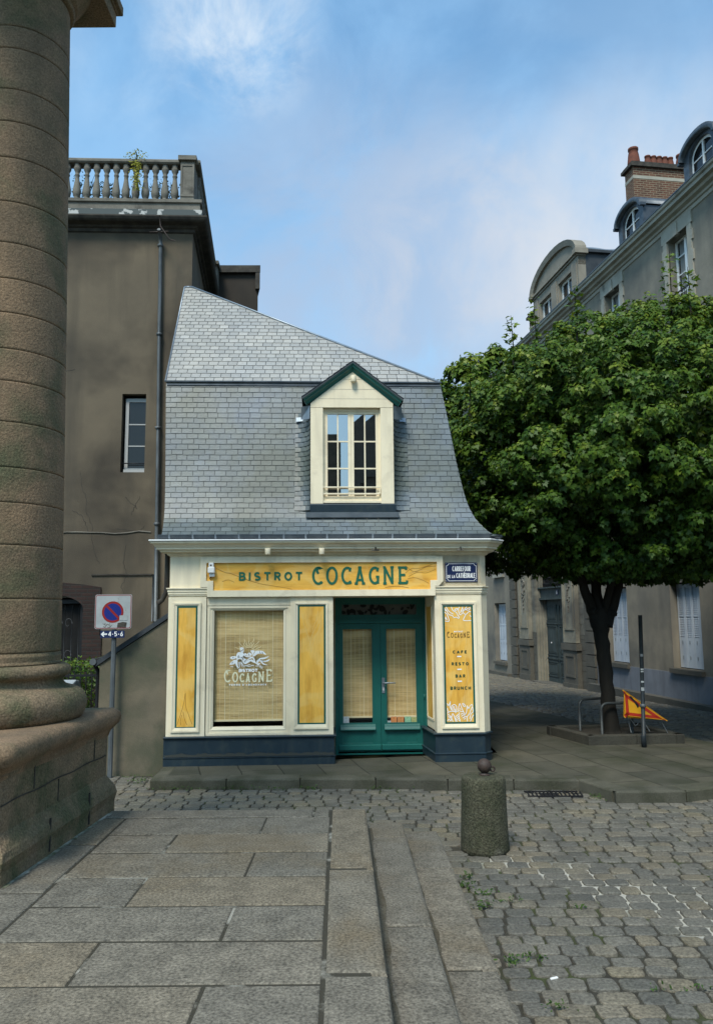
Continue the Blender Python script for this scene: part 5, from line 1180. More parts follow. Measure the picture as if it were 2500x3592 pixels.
# brick door surround, grille door
bk = MB()
n_ = 12; cxd = -2.85; 
arcp = [(cxd+(.76+.0)*math.cos(a), 2.55+.30*math.sin(a)) for a in [math.pi*k/n_ for k in range(n_+1)]]
P = [(-2.09,-.3),(-1.70,-.3),(-1.70,2.0),(-1.74,2.0),(-1.74,2.99),(-2.1,3.05),(-2.85,3.12),(-3.95,3.0),(-3.95,-.3),(-3.61,-.3)]
bk.prism(P+arcp[::-1], -.035, .0); bk.build('brick_surround', M_dbrick, lb)
gr_ = MB(); gr_.ring((-3.58,-2.10,-.1,2.74), (-3.4,-2.18,.9,2.66), .10, .16); gr_.box(-3.4, -2.18, .12, .16, -.1, .9); dd_ = gr_.build('door', M_iron, lb)
gi = MB()
for k in range(9):
    x = -3.36+k*.145; gi.tube([(x,.09,.95),(x,.09,2.62)], .008, 5)
for (x, z, s_) in ((-2.62,2.25,1),(-2.42,2.25,-1),(-2.62,1.6,1),(-2.42,1.6,-1),(-2.62,1.15,-1),(-2.42,1.15,1)):
    gi.tube([(x+s_*.0+.085*math.cos(t)*(1-t/9), .085, z+.12*math.sin(t)*(1-t/9)) for t in [i*.5 for i in range(13)]], .007, 5)
gi.build('iron_grille', mat('grey_iron', (.05,.052,.055), rough=.5), dd_)
# cables and cracks in the render
cb_ = MB(); cb_.tube([(x, -.012, 4.13+.02*math.sin(x*5)+.012*math.sin(x*17)) for x in [-9+.25*k for k in range(34)]], .014, 5); cb_.build('cable', M_weather, lb)
cb_ = MB(); cb_.box(-1.95, -.70, -.03, 0, 3.235, 3.265); cb_.build('ledge', M_black, lb)
cb_ = MB(); cb_.tube([(-.66,-.06,3.25),(-.67,-.06,2.28)], .02, 6); cb_.build('conduit', M_grey, lb)
for P in ([(-2.25,5.42),(-2.22,5.1),(-2.1,4.85),(-2.12,4.6),(-1.98,4.3),(-1.96,3.9),(-1.85,3.6),(-1.8,3.45)],[(-1.3,4.9),(-1.2,4.75),(-1.1,4.72),(-1.05,4.6)],[(-2.4,4.6),(-2.2,4.5),(-2.1,4.3),(-2.0,4.05)],[(-1.25,3.9),(-1.3,3.5),(-1.22,3.25),(-1.33,3.0),(-1.25,2.75)],[(-1.0,4.9),(-1.1,4.7),(-1.2,4.45)],[(-1.45,4.2),(-1.0,4.15),(-.85,4.3)],[(-3.0,7.7),(-2.7,7.62),(-2.4,7.68)],[(-.6,8.55),(-.4,8.5),(-.25,8.35)]):
    cb_ = MB(); q = []
    for a, b in zip(P[:-1], P[1:]):
        for k in range(5): q.append((a[0]+(b[0]-a[0])*k/5+rnd.uniform(-.015,.015), a[1]+(b[1]-a[1])*k/5+rnd.uniform(-.015,.015)))
    cb_.ribbon(q, .010, -.003); cb_.build('crack', M_black, lb)
# side windows seen edge-on
for y in (2.6, 5.4):
    b_ = MB(); xx = sdx*y; b_.box(xx-.02, xx+.03, y, y+1.0, 7.4, 9.3); b_.build('side_window', M_dark, lb)

# leaves: shape and scattered clumps
def leaf_shape(kind):
    if kind == 'maple':
        a = [(0,-.02),(.16,.02),(.46,-.12),(.36,.16),(.58,.42),(.28,.40),(.22,.52),(0,.98),(-.22,.52),(-.28,.40),(-.58,.42),(-.36,.16),(-.46,-.12),(-.16,.02)]
        return [(x, y, -.10*abs(x)-.18*y*y) for x, y in a]
    return [(0,0,0),(.22,.35,-.03),(.18,.7,-.1),(0,1,-.2),(-.18,.7,-.1),(-.22,.35,-.03)]
def leaves_mesh(name, pos, nrm, dirv, size, tint, kind, m, parent):
    S = np.array(leaf_shape(kind)); n = len(pos); k = len(S)
    nrm /= np.linalg.norm(nrm, axis=1)[:, None]+1e-9
    d = dirv-(dirv*nrm).sum(1)[:, None]*nrm; d /= np.linalg.norm(d, axis=1)[:, None]+1e-9
    s_ = np.cross(d, nrm)
    V = pos[:, None, :]+size[:, None, None]*(S[None, :, 0, None]*s_[:, None, :]+S[None, :, 1, None]*d[:, None, :]+S[None, :, 2, None]*nrm[:, None, :])
    me = bpy.data.meshes.new(name); me.vertices.add(n*k); me.vertices.foreach_set('co', V.reshape(-1))
    me.loops.add(n*k); me.loops.foreach_set('vertex_index', np.arange(n*k)); me.polygons.add(n); me.polygons.foreach_set('loop_start', np.arange(0, n*k, k)); me.polygons.foreach_set('loop_total', np.full(n, k))
    at = me.attributes.new('tint', 'FLOAT', 'FACE'); at.data.foreach_set('value', np.clip(tint, 0, 1))
    me.materials.append(m); me.update(calc_edges=True)
    o = bpy.data.objects.new(name, me); COL.objects.link(o)
    if parent: o.parent = parent
    return o
def crown(name, parent, rng_, ctr, rad3, ntuft, per, size, keep=lambda p: np.ones(len(p), bool), flat=.0, inner=.5, kind='maple', m=None, lump=.16, shoots=0, tmean=.45):
    """whorls of drooping leaves at the tips of shoots through a lumpy ellipsoid"""
    NC = max(40, ntuft//20)
    uc = rng_.normal(size=(NC, 3)); uc /= np.linalg.norm(uc, axis=1)[:, None]
    rc = rng_.uniform(.70, .97, NC); rc[::2] = rng_.uniform(.88, .98, len(rc[::2]))
    ci = rng_.integers(0, NC, ntuft); sg_ = rng_.uniform(.07, .135, NC)
    u0_ = rng_.normal(size=(ntuft, 3)); u0_ /= np.linalg.norm(u0_, axis=1)[:, None]
    off_ = u0_*(rng_.random(ntuft)**.5)[:, None]*(sg_[ci])[:, None]; off_[:, 2] *= .8
    p = uc[ci]*rc[ci][:, None]+off_
    fill = rng_.random(ntuft) < .30; p[fill] = u0_[fill]*(rng_.uniform(inner, .88, ntuft)[fill])[:, None]
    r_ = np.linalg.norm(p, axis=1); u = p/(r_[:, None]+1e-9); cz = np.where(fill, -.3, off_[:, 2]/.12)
    p[:, 2] = np.where(p[:, 2] < 0, -np.minimum(-p[:, 2], .78+flat*rng_.random(ntuft)), p[:, 2])
    pos = p*np.array(rad3)+np.array(ctr); ok = keep(pos); pos = pos[ok]; u = u[ok]; r_ = r_[ok]; cz = cz[ok]; u0_ = u0_[ok]; T = len(pos)
    out = u+.6*u0_; out[:, 2] = out[:, 2]*.6+.55; out /= np.linalg.norm(out, axis=1)[:, None]
    PP = []; NN = []; DD = []; SS = []; TT = []
    tt = rng_.normal(0, .13, T)
    for j in range(per):
        a = 2*np.pi*(j*.382)+rng_.uniform(0, .7, T); ring = j/per
        ref = np.cross(out, [0.3, .2, .9]); ref /= np.linalg.norm(ref, axis=1)[:, None]; r2 = np.cross(out, ref)
        side = ref*np.cos(a)[:, None]+r2*np.sin(a)[:, None]
        spread = .25+.75*ring
        base = pos+out*((.30-.42*ring)*size*1.6)[:, None] if False else pos+out*((.30-.42*ring)*size*1.6)+side*(spread*size*.75)
        d = side*.8+np.array([0, 0, -.55])*(.3+ring)+out*(.35-.3*ring)+rng_.normal(0, .18, (T, 3))
        nr = out*.75+side*.45+np.array([0, 0, .25])+rng_.normal(0, .22, (T, 3))
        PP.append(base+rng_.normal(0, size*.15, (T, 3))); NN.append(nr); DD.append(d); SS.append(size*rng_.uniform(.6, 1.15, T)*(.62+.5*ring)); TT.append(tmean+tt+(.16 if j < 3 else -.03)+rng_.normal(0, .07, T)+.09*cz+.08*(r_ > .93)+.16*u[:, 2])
    return leaves_mesh(name, np.concatenate(PP), np.concatenate(NN), np.concatenate(DD), np.concatenate(SS), np.concatenate(TT), kind, m or M_leaf, parent)

# plants growing on the roof terrace
ng = np.random.default_rng(4)
tp = thing('terrace_plant', 'yellow green plant spilling over the balustrade of the brown building', 'plant', LB(-1.25, -.12, 12.3), SA)
st = MB(); st.tube([(0,.1,-.3),(.02,.0,.0),(.0,-.05,.3)], .01, 5); st.build('stem', M_bark, tp)
n = 420; z = ng.uniform(-.62, .34, n); wv = np.where(z > .12, .20, .09); p = np.stack([ng.normal(0, 1, n)*wv*.6+(z < 0)*.03, ng.normal(0, .05, n)-.10*(z < 0), z], 1)
leaves_mesh('foliage', p, ng.normal(0, .6, (n, 3))+[0, -.6, .5], ng.normal(0, 1, (n, 3)), ng.uniform(.04, .075, n), ng.uniform(.5, 1.1, n), 'oval', leafmat('ivy_leaves', [(.10,.13,.015),(.34,.32,.04)]), tp)
for i, (x, hgt, wd_, lab) in enumerate(((-2.55,.85,.30,'sparse shrub behind the balustrade, nearest the column'),(-2.05,.75,.26,'leggy potted shrub behind the middle balusters'),(-1.55,.55,.22,'spiky plant behind the balustrade left of the spilling plant'),(-.75,.8,.32,'dense shrub behind the balustrade next to the corner pier'))):
    t = thing('terrace_shrub', lab, 'plant', LB(x, .35, 11.3), SA, 'shrubs on the roof terrace'); n = 260 if i != 3 else 520
    s_ = MB(); s_.lathe([(0,-.28),(.12,-.28),(.15,0),(.13,0),(0,-.02)], 12); s_.build('pot', M_terra, t)
    s_ = MB()
    for k in range(7): a = rnd.random()*6.28; s_.tube([(0,0,0),(wd_*.4*math.cos(a),.2*math.sin(a),hgt*.6),(wd_*.9*math.cos(a),.2*math.sin(a),hgt*rnd.uniform(.8,1.2))], [.012,.008,.004], 5)
    s_.build('stem', M_bark, t)
    p = np.stack([ng.normal(0, wd_*.5, n), ng.normal(0, .12, n), ng.uniform(.25, 1.15, n)*hgt], 1)
    leaves_mesh('foliage', p, ng.normal(0, 1, (n, 3)), ng.normal(0, 1, (n, 3))+[0, 0, .6], ng.uniform(.03, .075, n), ng.uniform(0, .4, n), 'oval', M_leaf, t)

# darker wing behind
wg = thing('dark_wing_building', 'dark flat-topped block rising behind the brown building', 'building', (-3.0, 22, 0), R(1))
b_ = MB(); b_.prism([(-6,0),(.16,0),(-1.2,6),(-6,6)], -.3, 12.35, 'z'); b_.build('wall', mat('dark_render', (.048,.040,.032), (.036,.031,.026), sc=1.2, rough=.95, fine=.1, streak=(2,.2,(.02,.018,.016),.6)), wg)
b_ = MB(); b_.prism([(-6,-.12),(.24,-.12),(-1.1,6),(-6,6)], 12.35, 12.56, 'z'); b_.prism([(.10,-.11),(.23,-.11),(.0,1),(-.1,1)], 11.85, 12.35, 'z'); b_.build('parapet', M_black, wg)

# lean-to between bistro and brown building
sh = thing('lean_to_shed', 'low stained rendered lean-to with sloping coping between sign post and bistro', 'shed', SF(-1.08, .12), SA)
b_ = MB(); P = [(0,-.2),(1.12,-.2),(1.12,2.36),(0,1.62)]; b_.prism(P, 0, .2); b_.box(0, .06, .2, 3.35, -.2, 1.62); b_.build('wall', M_shed, sh)
b_ = MB(); b_.prism([(-.06,1.585),(1.10,2.365),(1.10,2.45),(-.06,1.675)], -.03, 3.35); b_.build('roof', M_dslate, sh)
b_ = MB(); b_.tube([(-.10,-.05,1.66),(-.10,3.3,1.66)], .055, 10); b_.build('gutter', M_grey, sh)
b_ = MB(); b_.tube([(-.10,.04,1.62),(-.05,.10,1.5),(-.05,.10,-.1)], .035, 8); b_.build('downpipe', M_iron, sh)

# gate, hedge, bin beside the lean-to
gt_ = thing('iron_gate', 'dark iron bar gate with hedge behind it beside the lean-to', 'gate', SF(-2.6, 1.5, 0), SA)
b_ = MB()
for k in range(13): b_.box(.06+k*.105, .078+k*.105, -.008, .01, -.1, 1.40)
b_.build('bars', M_iron, gt_); b_ = MB(); b_.box(0, 1.42, -.012, .014, 1.32, 1.36); b_.box(0, 1.42, -.012, .014, .1, .14); b_.build('rail', M_iron, gt_); b_ = MB(); b_.box(-.06, 0, -.03, .03, -.2, 1.6); b_.build('post', M_iron, gt_)
hg = thing('hedge', 'dark green clipped hedge behind the iron gate', 'hedge', SF(-2.2, 2.2, 0), SA)
n = 9000; p = np.stack([ng.uniform(-1.6, .85, n), ng.uniform(-.45, .35, n), ng.uniform(-.1, 1.58, n)+ng.normal(0, .04, n)], 1)
leaves_mesh('foliage', p, ng.normal(0, .6, (n, 3))+[0, -.5, .5], ng.normal(0, 1, (n, 3)), ng.uniform(.04, .08, n), ng.uniform(.1, .65, n)+(p[:, 2] > 1.45)*.2, 'oval', M_leaf, hg)
s_ = MB()
for k in range(5): s_.tube([(-1.4+k*.5,0,-.15),(-1.35+k*.5,0,.7),(-1.4+k*.5,.05,1.4)], [.03,.02,.008], 6)
s_.build('stem', M_bark, hg)
bn = thing('wheelie_bin', 'grey plastic bin with pale domed lid behind the column pedestal', 'bin', SF(-1.94, .95, -.14), SA)
bn.scale = (1, 1, 1.15)
b_ = MB(); V = [(-.19,-.2,.06),(.19,-.2,.06),(.19,.22,.06),(-.19,.22,.06),(-.235,-.27,1.10),(.235,-.27,1.10),(.235,.27,1.10),(-.235,.27,1.10)]; b_.add(V, [(0,3,2,1),(4,5,6,7),(0,1,5,4),(1,2,6,5),(2,3,7,6),(3,0,4,7)]); b_.build('body', mat('bin_plastic', (.06,.07,.075), rough=.5), bn, .015)
b_ = MB(); b_.prism([(-.29,1.10),(-.28,1.15),(-.18,1.22),(0,1.26),(.16,1.24),(.28,1.16),(.30,1.10)], -.245, .245, 'x'); b_.build('lid', mat('bin_lid_plastic', (.36,.40,.42), (.30,.34,.36), sc=5, rough=.5), bn, .02)
for x in (-.16, .16):
    b_ = MB(); b_.lathe([(0,-.03),(.10,-.03),(.10,.03),(0,.03)], 16, M=Matrix.Translation((x,.22,.10)) @ Matrix.Rotation(R(90), 4, 'Y')); b_.build('wheel', M_iron, bn)
tcv = thing('wall_cabinet', 'dark blue grey utility cabinet left of the lean-to', 'cabinet', SF(-3.15, 2.0, -.14), SA)
b_ = MB(); b_.bbox(0, .5, 0, .35, 0, 1.5, .01); b_.build('body', M_dzinc, tcv); b_ = MB(); b_.box(.03, .47, -.012, .0, .1, 1.42); b_.build('door', M_dzinc, tcv)

# no parking sign
sgn = thing('no_parking_sign', 'square no parking sign with stickers on a grey post by the lean-to', 'road sign', (-3.94, 12.86, -.145), R(3))
b_ = MB(); b_.lathe([(.040,-.1),(.040,2.32),(.036,2.33)], 8, sm=False); b_.build('post', M_grey, sgn)
def rrect(x0, x1, z0, z1, r_, n_=5):
    out = []
    for cx_, cz_, a0 in ((x1-r_,z1-r_,0),(x0+r_,z1-r_,90),(x0+r_,z0+r_,180),(x1-r_,z0+r_,270)): out += [(cx_+r_*math.cos(R(a0+90*k/n_)), cz_+r_*math.sin(R(a0+90*k/n_))) for k in range(n_+1)]
    return out
zc_ = 2.465+.145
b_ = MB(); b_.prism(rrect(-.30,.285,2.195+.145,2.748+.145,.035), -.072, -.042); pt_ = b_.build('plate', M_swhite, sgn)
b_ = MB(); b_.ribbon(rrect(-.288,.273,2.207+.145,2.736+.145,.03), .010, -.0735, True); b_.build('red_line', M_sred, pt_)
def disc(mb, x, z, r0_, r1_, y, n_=40):
    if r0_ == 0: mb.add([(x+r1_*math.cos(2*math.pi*k/n_), y, z+r1_*math.sin(2*math.pi*k/n_)) for k in range(n_)], [tuple(range(n_))])
    else:
        V = [(x+q*math.cos(2*math.pi*k/n_), y, z+q*math.sin(2*math.pi*k/n_)) for q in (r0_, r1_) for k in range(n_)]; mb.add(V, [(k,(k+1)%n_,n_+(k+1)%n_,n_+k) for k in range(n_)])
b_ = MB(); disc(b_, -.015, zc_, 0, .15, -.0738); b_.build('blue_disc', M_sblue, pt_)
b_ = MB(); disc(b_, -.015, zc_, .138, .172, -.0745); b_.ribbon([(-.015-.105,zc_+.105),(-.015+.105,zc_-.105)], .036, -.0752); b_.build('red_ring', M_sred, pt_)
b_ = MB(); b_.box(.095, .225, -.0772, -.0762, zc_-.135, zc_-.055); b_.build('sticker', M_swhite, pt_); b_ = MB(); b_.add([(.06,-.0762,zc_-.245),(.20,-.0762,zc_-.25),(.215,-.0762,zc_-.17),(.15,-.0762,zc_-.16),(.07,-.0762,zc_-.175)], [(0,1,2,3,4)]); b_.build('sticker_residue', M_black, pt_)
b_ = MB()
for k, (x, z) in enumerate(((-.17,-.185),(-.14,-.20),(-.10,-.19),(-.07,-.215),(-.16,-.23),(-.09,-.24))): b_.ribbon([(x,zc_+z),(x+.03,zc_+z-.012),(x+.045,zc_+z+.01)], .008, -.0752-.0003*k)
b_.build('scratches', M_weather, pt_)
b_ = MB(); b_.prism(rrect(-.205,.18,2.052+.145,2.168+.145,.012,3), -.066, -.046); p2_ = b_.build('number_plate', M_blue, sgn)
b_ = MB(); b_.ribbon([(-.175,2.112+.145),(-.095,2.112+.145)], .022, -.068); b_.ribbon([(-.145,2.148+.145),(-.180,2.112+.145),(-.145,2.075+.145)], .020, -.0684); 
text(b_, '4-5-6', -.075, .155, 2.078+.145, .072, .013, -.068, gap=.16); b_.build('lettering', M_white, p2_)

# ------------------------------------------------------------------ bollard with iron ball
bo = thing('stone_bollard', 'thick mossy granite bollard on the cobbles beside the steps', 'bollard', (1.37, 8.94, -.16))
b_ = MB(); n_ = 28; rr = random.Random(5); prof = [(.262,0),(.262,.05),(.256,.2),(.250,.35),(.246,.5),(.242,.65),(.238,.765),(.230,.785),(.215,.792),(.12,.80),(0,.803)]
b_.lathe(prof, n_); b_.v = [(x+rr.uniform(-.003,.003), y+rr.uniform(-.003,.003), z+rr.uniform(-.003,.003)) for x, y, z in b_.v]; b_.build('shaft', M_bollard, bo)
bb = thing('iron_ball_finial', 'rusty iron ball with a ring eye sitting on top of the stone bollard', 'finial', (1.385, 8.93, .64))
b_ = MB(); b_.lathe([(0,.0),(.062,.0),(.06,.012),(.036,.022),(.038,.032)]+[(.078*math.sin(R(a)), .098-.078*math.cos(R(a))) for a in range(30, 181, 10)], 24); b_.build('ball', M_rust, bb)
b_ = MB(); b_.tube([(.088+.024*math.cos(a), 0, .065+.024*math.sin(a)) for a in [i*math.pi/8 for i in range(17)]], .009, 8, False); b_.build('ring_eye', M_rust, bb)

# drain grate
dg = thing('drain_grate', 'dark iron drain grate in the cobbles against the kerb', 'drain', (2.74, 11.50, -.14), R(-1.5))
b_ = MB(); b_.box(-.38, .38, -.17, .16, -.03, -.006); b_.build('pit', M_dark, dg)
b_ = MB(); b_.box(-.38, .38, -.17, -.14, -.03, .012); b_.box(-.38, .38, .13, .16, -.03, .012)
for k in range(14): x = -.37+k*.057; b_.add([(x,-.14,.012),(x+.022,-.14,.012),(x+.022+.02,.13,.012),(x+.02,.13,.012)], [(0,1,2,3)])
b_.build('grating', M_iron, dg)

# ------------------------------------------------------------------ street tree in its planter, hoops, post, road-works sign
plt_ = thing('tree_planter', 'low dark stone planter kerb round the maple trunk', 'planter', (0,0,0))
b_ = MB(); C4 = [Vector(p) for p in ((4.18,14.66),(5.98,14.80),(5.66,16.25),(3.74,16.02))]
for i in range(4):
    a, b = C4[i], C4[(i+1) % 4]; d = (b-a).normalized(); nn_ = Vector((-d.y, d.x)); k = 2 if i == 0 else 1
    for j in range(k):
        p0_ = a.lerp(b, j/k+.003); p1_ = a.lerp(b, (j+1)/k-.003); b_.col = rnd.random(); stone_poly(b_, [tuple(p0_), tuple(p1_), tuple(p1_+nn_*.16), tuple(p0_+nn_*.16)], -.05, .17, .015)
b_.build('kerb_stones', mat('dark_kerb_stone', (.058,.055,.042), (.040,.038,.030), sc=3, rough=.9, fine=.25, fsc=60, bump=.5), plt_)
b_ = MB(); G = 9; V = []
for i in range(G):
    for j in range(G):
        u, v = i/(G-1), j/(G-1); q = C4[0].lerp(C4[1], u).lerp(C4[3].lerp(C4[2], u), v); q = q.lerp(Vector((4.9,15.4)), .07); V.append((q.x, q.y, .115+rnd.uniform(-.015,.03)))
b_.add(V, [(i*G+j, (i+1)*G+j, (i+1)*G+j+1, i*G+j+1) for i in range(G-1) for j in range(G-1)], True); b_.build('soil', M_soil, plt_)
TX, TY = 4.82, 15.4
tr = thing('maple_tree', 'broad clipped maple with a dark trunk in the stone planter', 'tree', (TX, TY, .1))
tk = MB(); rr = random.Random(9)
def limb(pts, rads, n_=10):
    P = []; Q = []
    for i in range(len(pts)-1):
        for k in range(4):
            t = k/4; P.append(tuple(pts[i][c]+(pts[i+1][c]-pts[i][c])*t+rr.uniform(-.012,.012) for c in range(3))); Q.append((rads[i]+(rads[i+1]-rads[i])*t)*rr.uniform(.95,1.06))
    P.append(pts[-1]); Q.append(rads[-1]); tk.tube(P, Q, n_)
limb([(.02,0,-.05),(0,0,.12),(-.02,0,.6),(-.05,0,1.3),(-.09,0,1.8),(-.10,.0,2.12),(-.08,0,2.35)], [.22,.165,.132,.126,.138,.175,.13], 14)
limb([(-.14,0,2.05),(-.30,-.02,2.45),(-.42,-.05,2.85),(-.62,-.1,3.35),(-1.3,-.2,4.3),(-2.1,-.3,5.4)], [.13,.095,.085,.075,.055,.03]); limb([(-.08,0,2.2),(-.12,.15,2.8),(-.16,.2,3.4),(-.1,.6,4.6),(.2,1.0,6.4)], [.12,.09,.085,.07,.03])
limb([(-.02,0,2.05),(.14,0,2.4),(.26,-.05,2.8),(.34,-.1,3.3),(.9,-.3,4.4),(1.8,-.5,5.8)], [.14,.105,.095,.09,.07,.03]); limb([(.0,0,2.3),(.1,-.4,3.2),(.3,-1.2,4.4),(.5,-1.9,5.6)], [.08,.06,.05,.02])
for k in range(46):
    a = rr.uniform(0, 6.28); r1 = rr.uniform(.3, 1.4); h0 = rr.uniform(3.0, 5.4); r2 = r1+rr.uniform(1, 1.9); 
    limb([(.6+r1*math.cos(a)*.9, r1*math.sin(a)*.8, h0), (.7+(r1+r2)/2*math.cos(a), (r1+r2)/2*math.sin(a)*.9, h0+rr.uniform(.1,.9)), (.75+r2*math.cos(a), r2*math.sin(a)*.9, h0+rr.uniform(.4,2.2))], [.035,.022,.010], 5)
for kx, kz in ((-.24,2.3),(.13,2.25)): tk.lathe([(.0,-.05),(.07,-.03),(.085,.03),(.05,.08),(0,.09)], 8, kx, -.08, M=Matrix.Translation((0,0,kz)))
tk.build('trunk', M_bark, tr)
Min = Matrix.Rotation(-SA, 3, 'Z')
def clear_of_shop(off):
    def k(p):
        q = p+np.array(off); dx = q[:, 0]+3.13; dy = q[:, 1]-12.97; s_ = dx*math.cos(SA)+dy*math.sin(SA); t_ = -dx*math.sin(SA)+dy*math.cos(SA)
        z_ = q[:, 2]; lim = np.interp(z_, [3.6, 4.4, 5.1, 6.5, 7.4, 9.5], [5.75, 5.2, 5.1, 4.9, 4.2, 1.5]); return ~((s_ < lim) & (t_ > -.8))
    return k
rg = np.random.default_rng(12)
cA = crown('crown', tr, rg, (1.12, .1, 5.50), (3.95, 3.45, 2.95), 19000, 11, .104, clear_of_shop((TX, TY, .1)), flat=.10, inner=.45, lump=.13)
# leading shoots standing above the crown
sm_ = MB(); pts = []
for (x, y, z0, hh) in ((-1.75,-.6,7.45,.65),(-1.2,-.2,7.85,.75),(1.1,-1.3,8.25,.85),(1.5,-1.2,8.2,.6),(-2.6,-.5,6.7,.6),(-.6,-1.0,7.9,.6)):
    q = [(x,y,z0-.6),(x+.02,y,z0),(x+rr.uniform(-.05,.05),y,z0+hh)]; sm_.tube(q, [.02,.012,.004], 5)
    for k in range(9): pts.append((x+rr.uniform(-.05,.05), y, z0-.2+hh*1.1*k/8))
sm_.build('leading_shoot', M_bark, tr)
pts = np.array(pts); pts = pts.repeat(7, 0); n = len(pts); top = rg.random(n)
leaves_mesh('shoot_leaves', pts+rg.normal(0, .07, (n, 3)), rg.normal(0, .4, (n, 3))+[0, -.3, .9], rg.normal(0, 1, (n, 3))+[0, 0, -.3], rg.uniform(.07, .13, n), rg.uniform(.5, .95, n), 'maple', M_leaf, tr)
t2 = thing('maple_tree', 'second leafy maple half hidden behind the bistro roof', 'tree', (3.15, 21.0, -.2))
b_ = MB(); b_.tube([(0,0,-.1),(0,0,1.5),(.05,0,3.2),(.2,.1,5.0),(.1,0,7.0)], [.22,.17,.15,.1,.04], 10); 
for k in range(16): a = rr.uniform(0,6.28); h0 = rr.uniform(3.4,6); b_.tube([(.1,.05,h0),(1.2*math.cos(a),1.2*math.sin(a),h0+.6),(2.1*math.cos(a),2.1*math.sin(a),h0+1.5)], [.05,.035,.012], 5)
b_.build('trunk', M_bark, t2)
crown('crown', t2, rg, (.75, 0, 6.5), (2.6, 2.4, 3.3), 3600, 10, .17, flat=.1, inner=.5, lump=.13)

M_hoop = mat('dull_steel', (.060,.066,.066), (.045,.05,.05), sc=6, rough=.5, metal=.3)
for (x0, y0, x1, y1, hh, lab) in ((4.30,15.62,5.02,15.95,.60,'bent steel hoop behind the maple trunk in the planter'),(4.57,15.12,5.17,15.22,.58,'bent steel hoop in front of the maple trunk in the planter')):
    hpo = thing('steel_hoop', lab, 'hoop', (x0, y0, .11), 0, 'steel hoops guarding the maple trunk'); b_ = MB(); dx, dy = x1-x0, y1-y0; Lh = math.hypot(dx, dy); ux, uy = dx/Lh, dy/Lh; P = [(0,0,0),(0,0,hh-.12)]
    P += [(ux*.12*(1-math.cos(R(a))), uy*.12*(1-math.cos(R(a))), hh-.12+.12*math.sin(R(a))) for a in (18,36,54,72,90)]+[(ux*(Lh-.12+.12*math.sin(R(a))), uy*(Lh-.12+.12*math.sin(R(a))), hh-.12+.12*math.cos(R(a))) for a in (0,18,36,54,72,90)]+[(dx,dy,0)]
    b_.tube(P, .026, 10); b_.build('tube', M_hoop, hpo)
po = thing('thin_dark_post', 'thin dark post with sticker scraps on the pavement before the planter', 'post', (5.10, 14.44, 0))
b_ = MB(); b_.tube([(0,0,-.02),(.03,.0,1.2),(.055,.0,2.34)], .036, 12); b_.lathe([(.045,-.02),(.045,.20),(.036,.22)], 12); b_.build('pole', mat('post_paint', (.016,.022,.026), (.028,.034,.038), sc=8, rough=.5), po)
b_ = MB(); b_.lathe([(.037,.69),(.055,.70),(.055,.75),(.037,.76)], 12, .018, 0); b_.build('collar', M_grey, po)
for z, c, h_ in ((1.62,.0,.05),(1.37,.01,.03),(1.15,0,.03),(1.02,0,.06),(1.33,0,.02)):
    b_ = MB(); b_.lathe([(.0385,z-h_/2),(.0385,z+h_/2)], 10, .03+(z-1.2)*.022, 0, R(215), R(305)); b_.build('sticker', M_swhite if z != 1.62 else M_grey, po)
rw = thing('roadworks_sign', 'yellow triangular road works sign with red border lying against the planter', 'road sign', (4.93, 14.93, .40), R(-4))
def tri(i_, y, mb):
    A_, B_, C_ = Vector((0,.57)), Vector((-.01,.05)), Vector((.80,-.01)); ctr_ = (A_+B_+C_)/3; out = []
    for p, pa_, pb_, rd in ((A_,B_,C_,.035),(B_,C_,A_,.05),(C_,A_,B_,.035)):
        u1 = (pa_-p).normalized(); u2 = (pb_-p).normalized(); bis = (u1+u2).normalized(); s_ = i_/max(.2, abs(u1.x*bis.y-u1.y*bis.x)); q = p+bis*s_
        out += [tuple(q+u1*rd*.8), tuple(q+bis*rd*.35), tuple(q+u2*rd*.8)]
    return out
b_ = MB(); T_ = tri(0, 0, b_); b_.prism(T_, 0, .025); pl_ = b_.build('plate', M_yellow, rw)
b_ = MB(); o_, i_ = tri(.012, 0, b_), tri(.068, 0, b_); n_ = len(o_); b_.add([(a,-.002,b) for a,b in o_]+[(a,-.002,b) for a,b in i_], [(k,(k+1)%n_,n_+(k+1)%n_,n_+k) for k in range(n_)]); b_.build('red_border', mat('border_red', (.42,.03,.015), rough=.45), pl_)
b_ = MB(); b_.add([(x,-.003,z) for x, z in ((.11,.42),(.12,.445),(.15,.44),(.21,.37),(.275,.295),(.28,.26),(.26,.22),(.24,.26),(.20,.33))], [tuple(range(9))]); b_.build('black_symbol', M_iron, pl_)
b_ = MB()
for P in ([(.07,.03,.06),(.13,.05,-.22)],[(.10,.03,.05),(.20,.0,-.10),(.26,.02,-.05)],[(.34,.03,.02),(.46,.02,-.20)],[(.30,.0,-.235),(.52,.0,-.245),(.76,.0,-.27),(.79,.0,-.25),(.72,.03,-.10),(.66,.03,.0)]): b_.tube(P, .0085, 6)
b_.build('wire_stand', M_grey, rw)

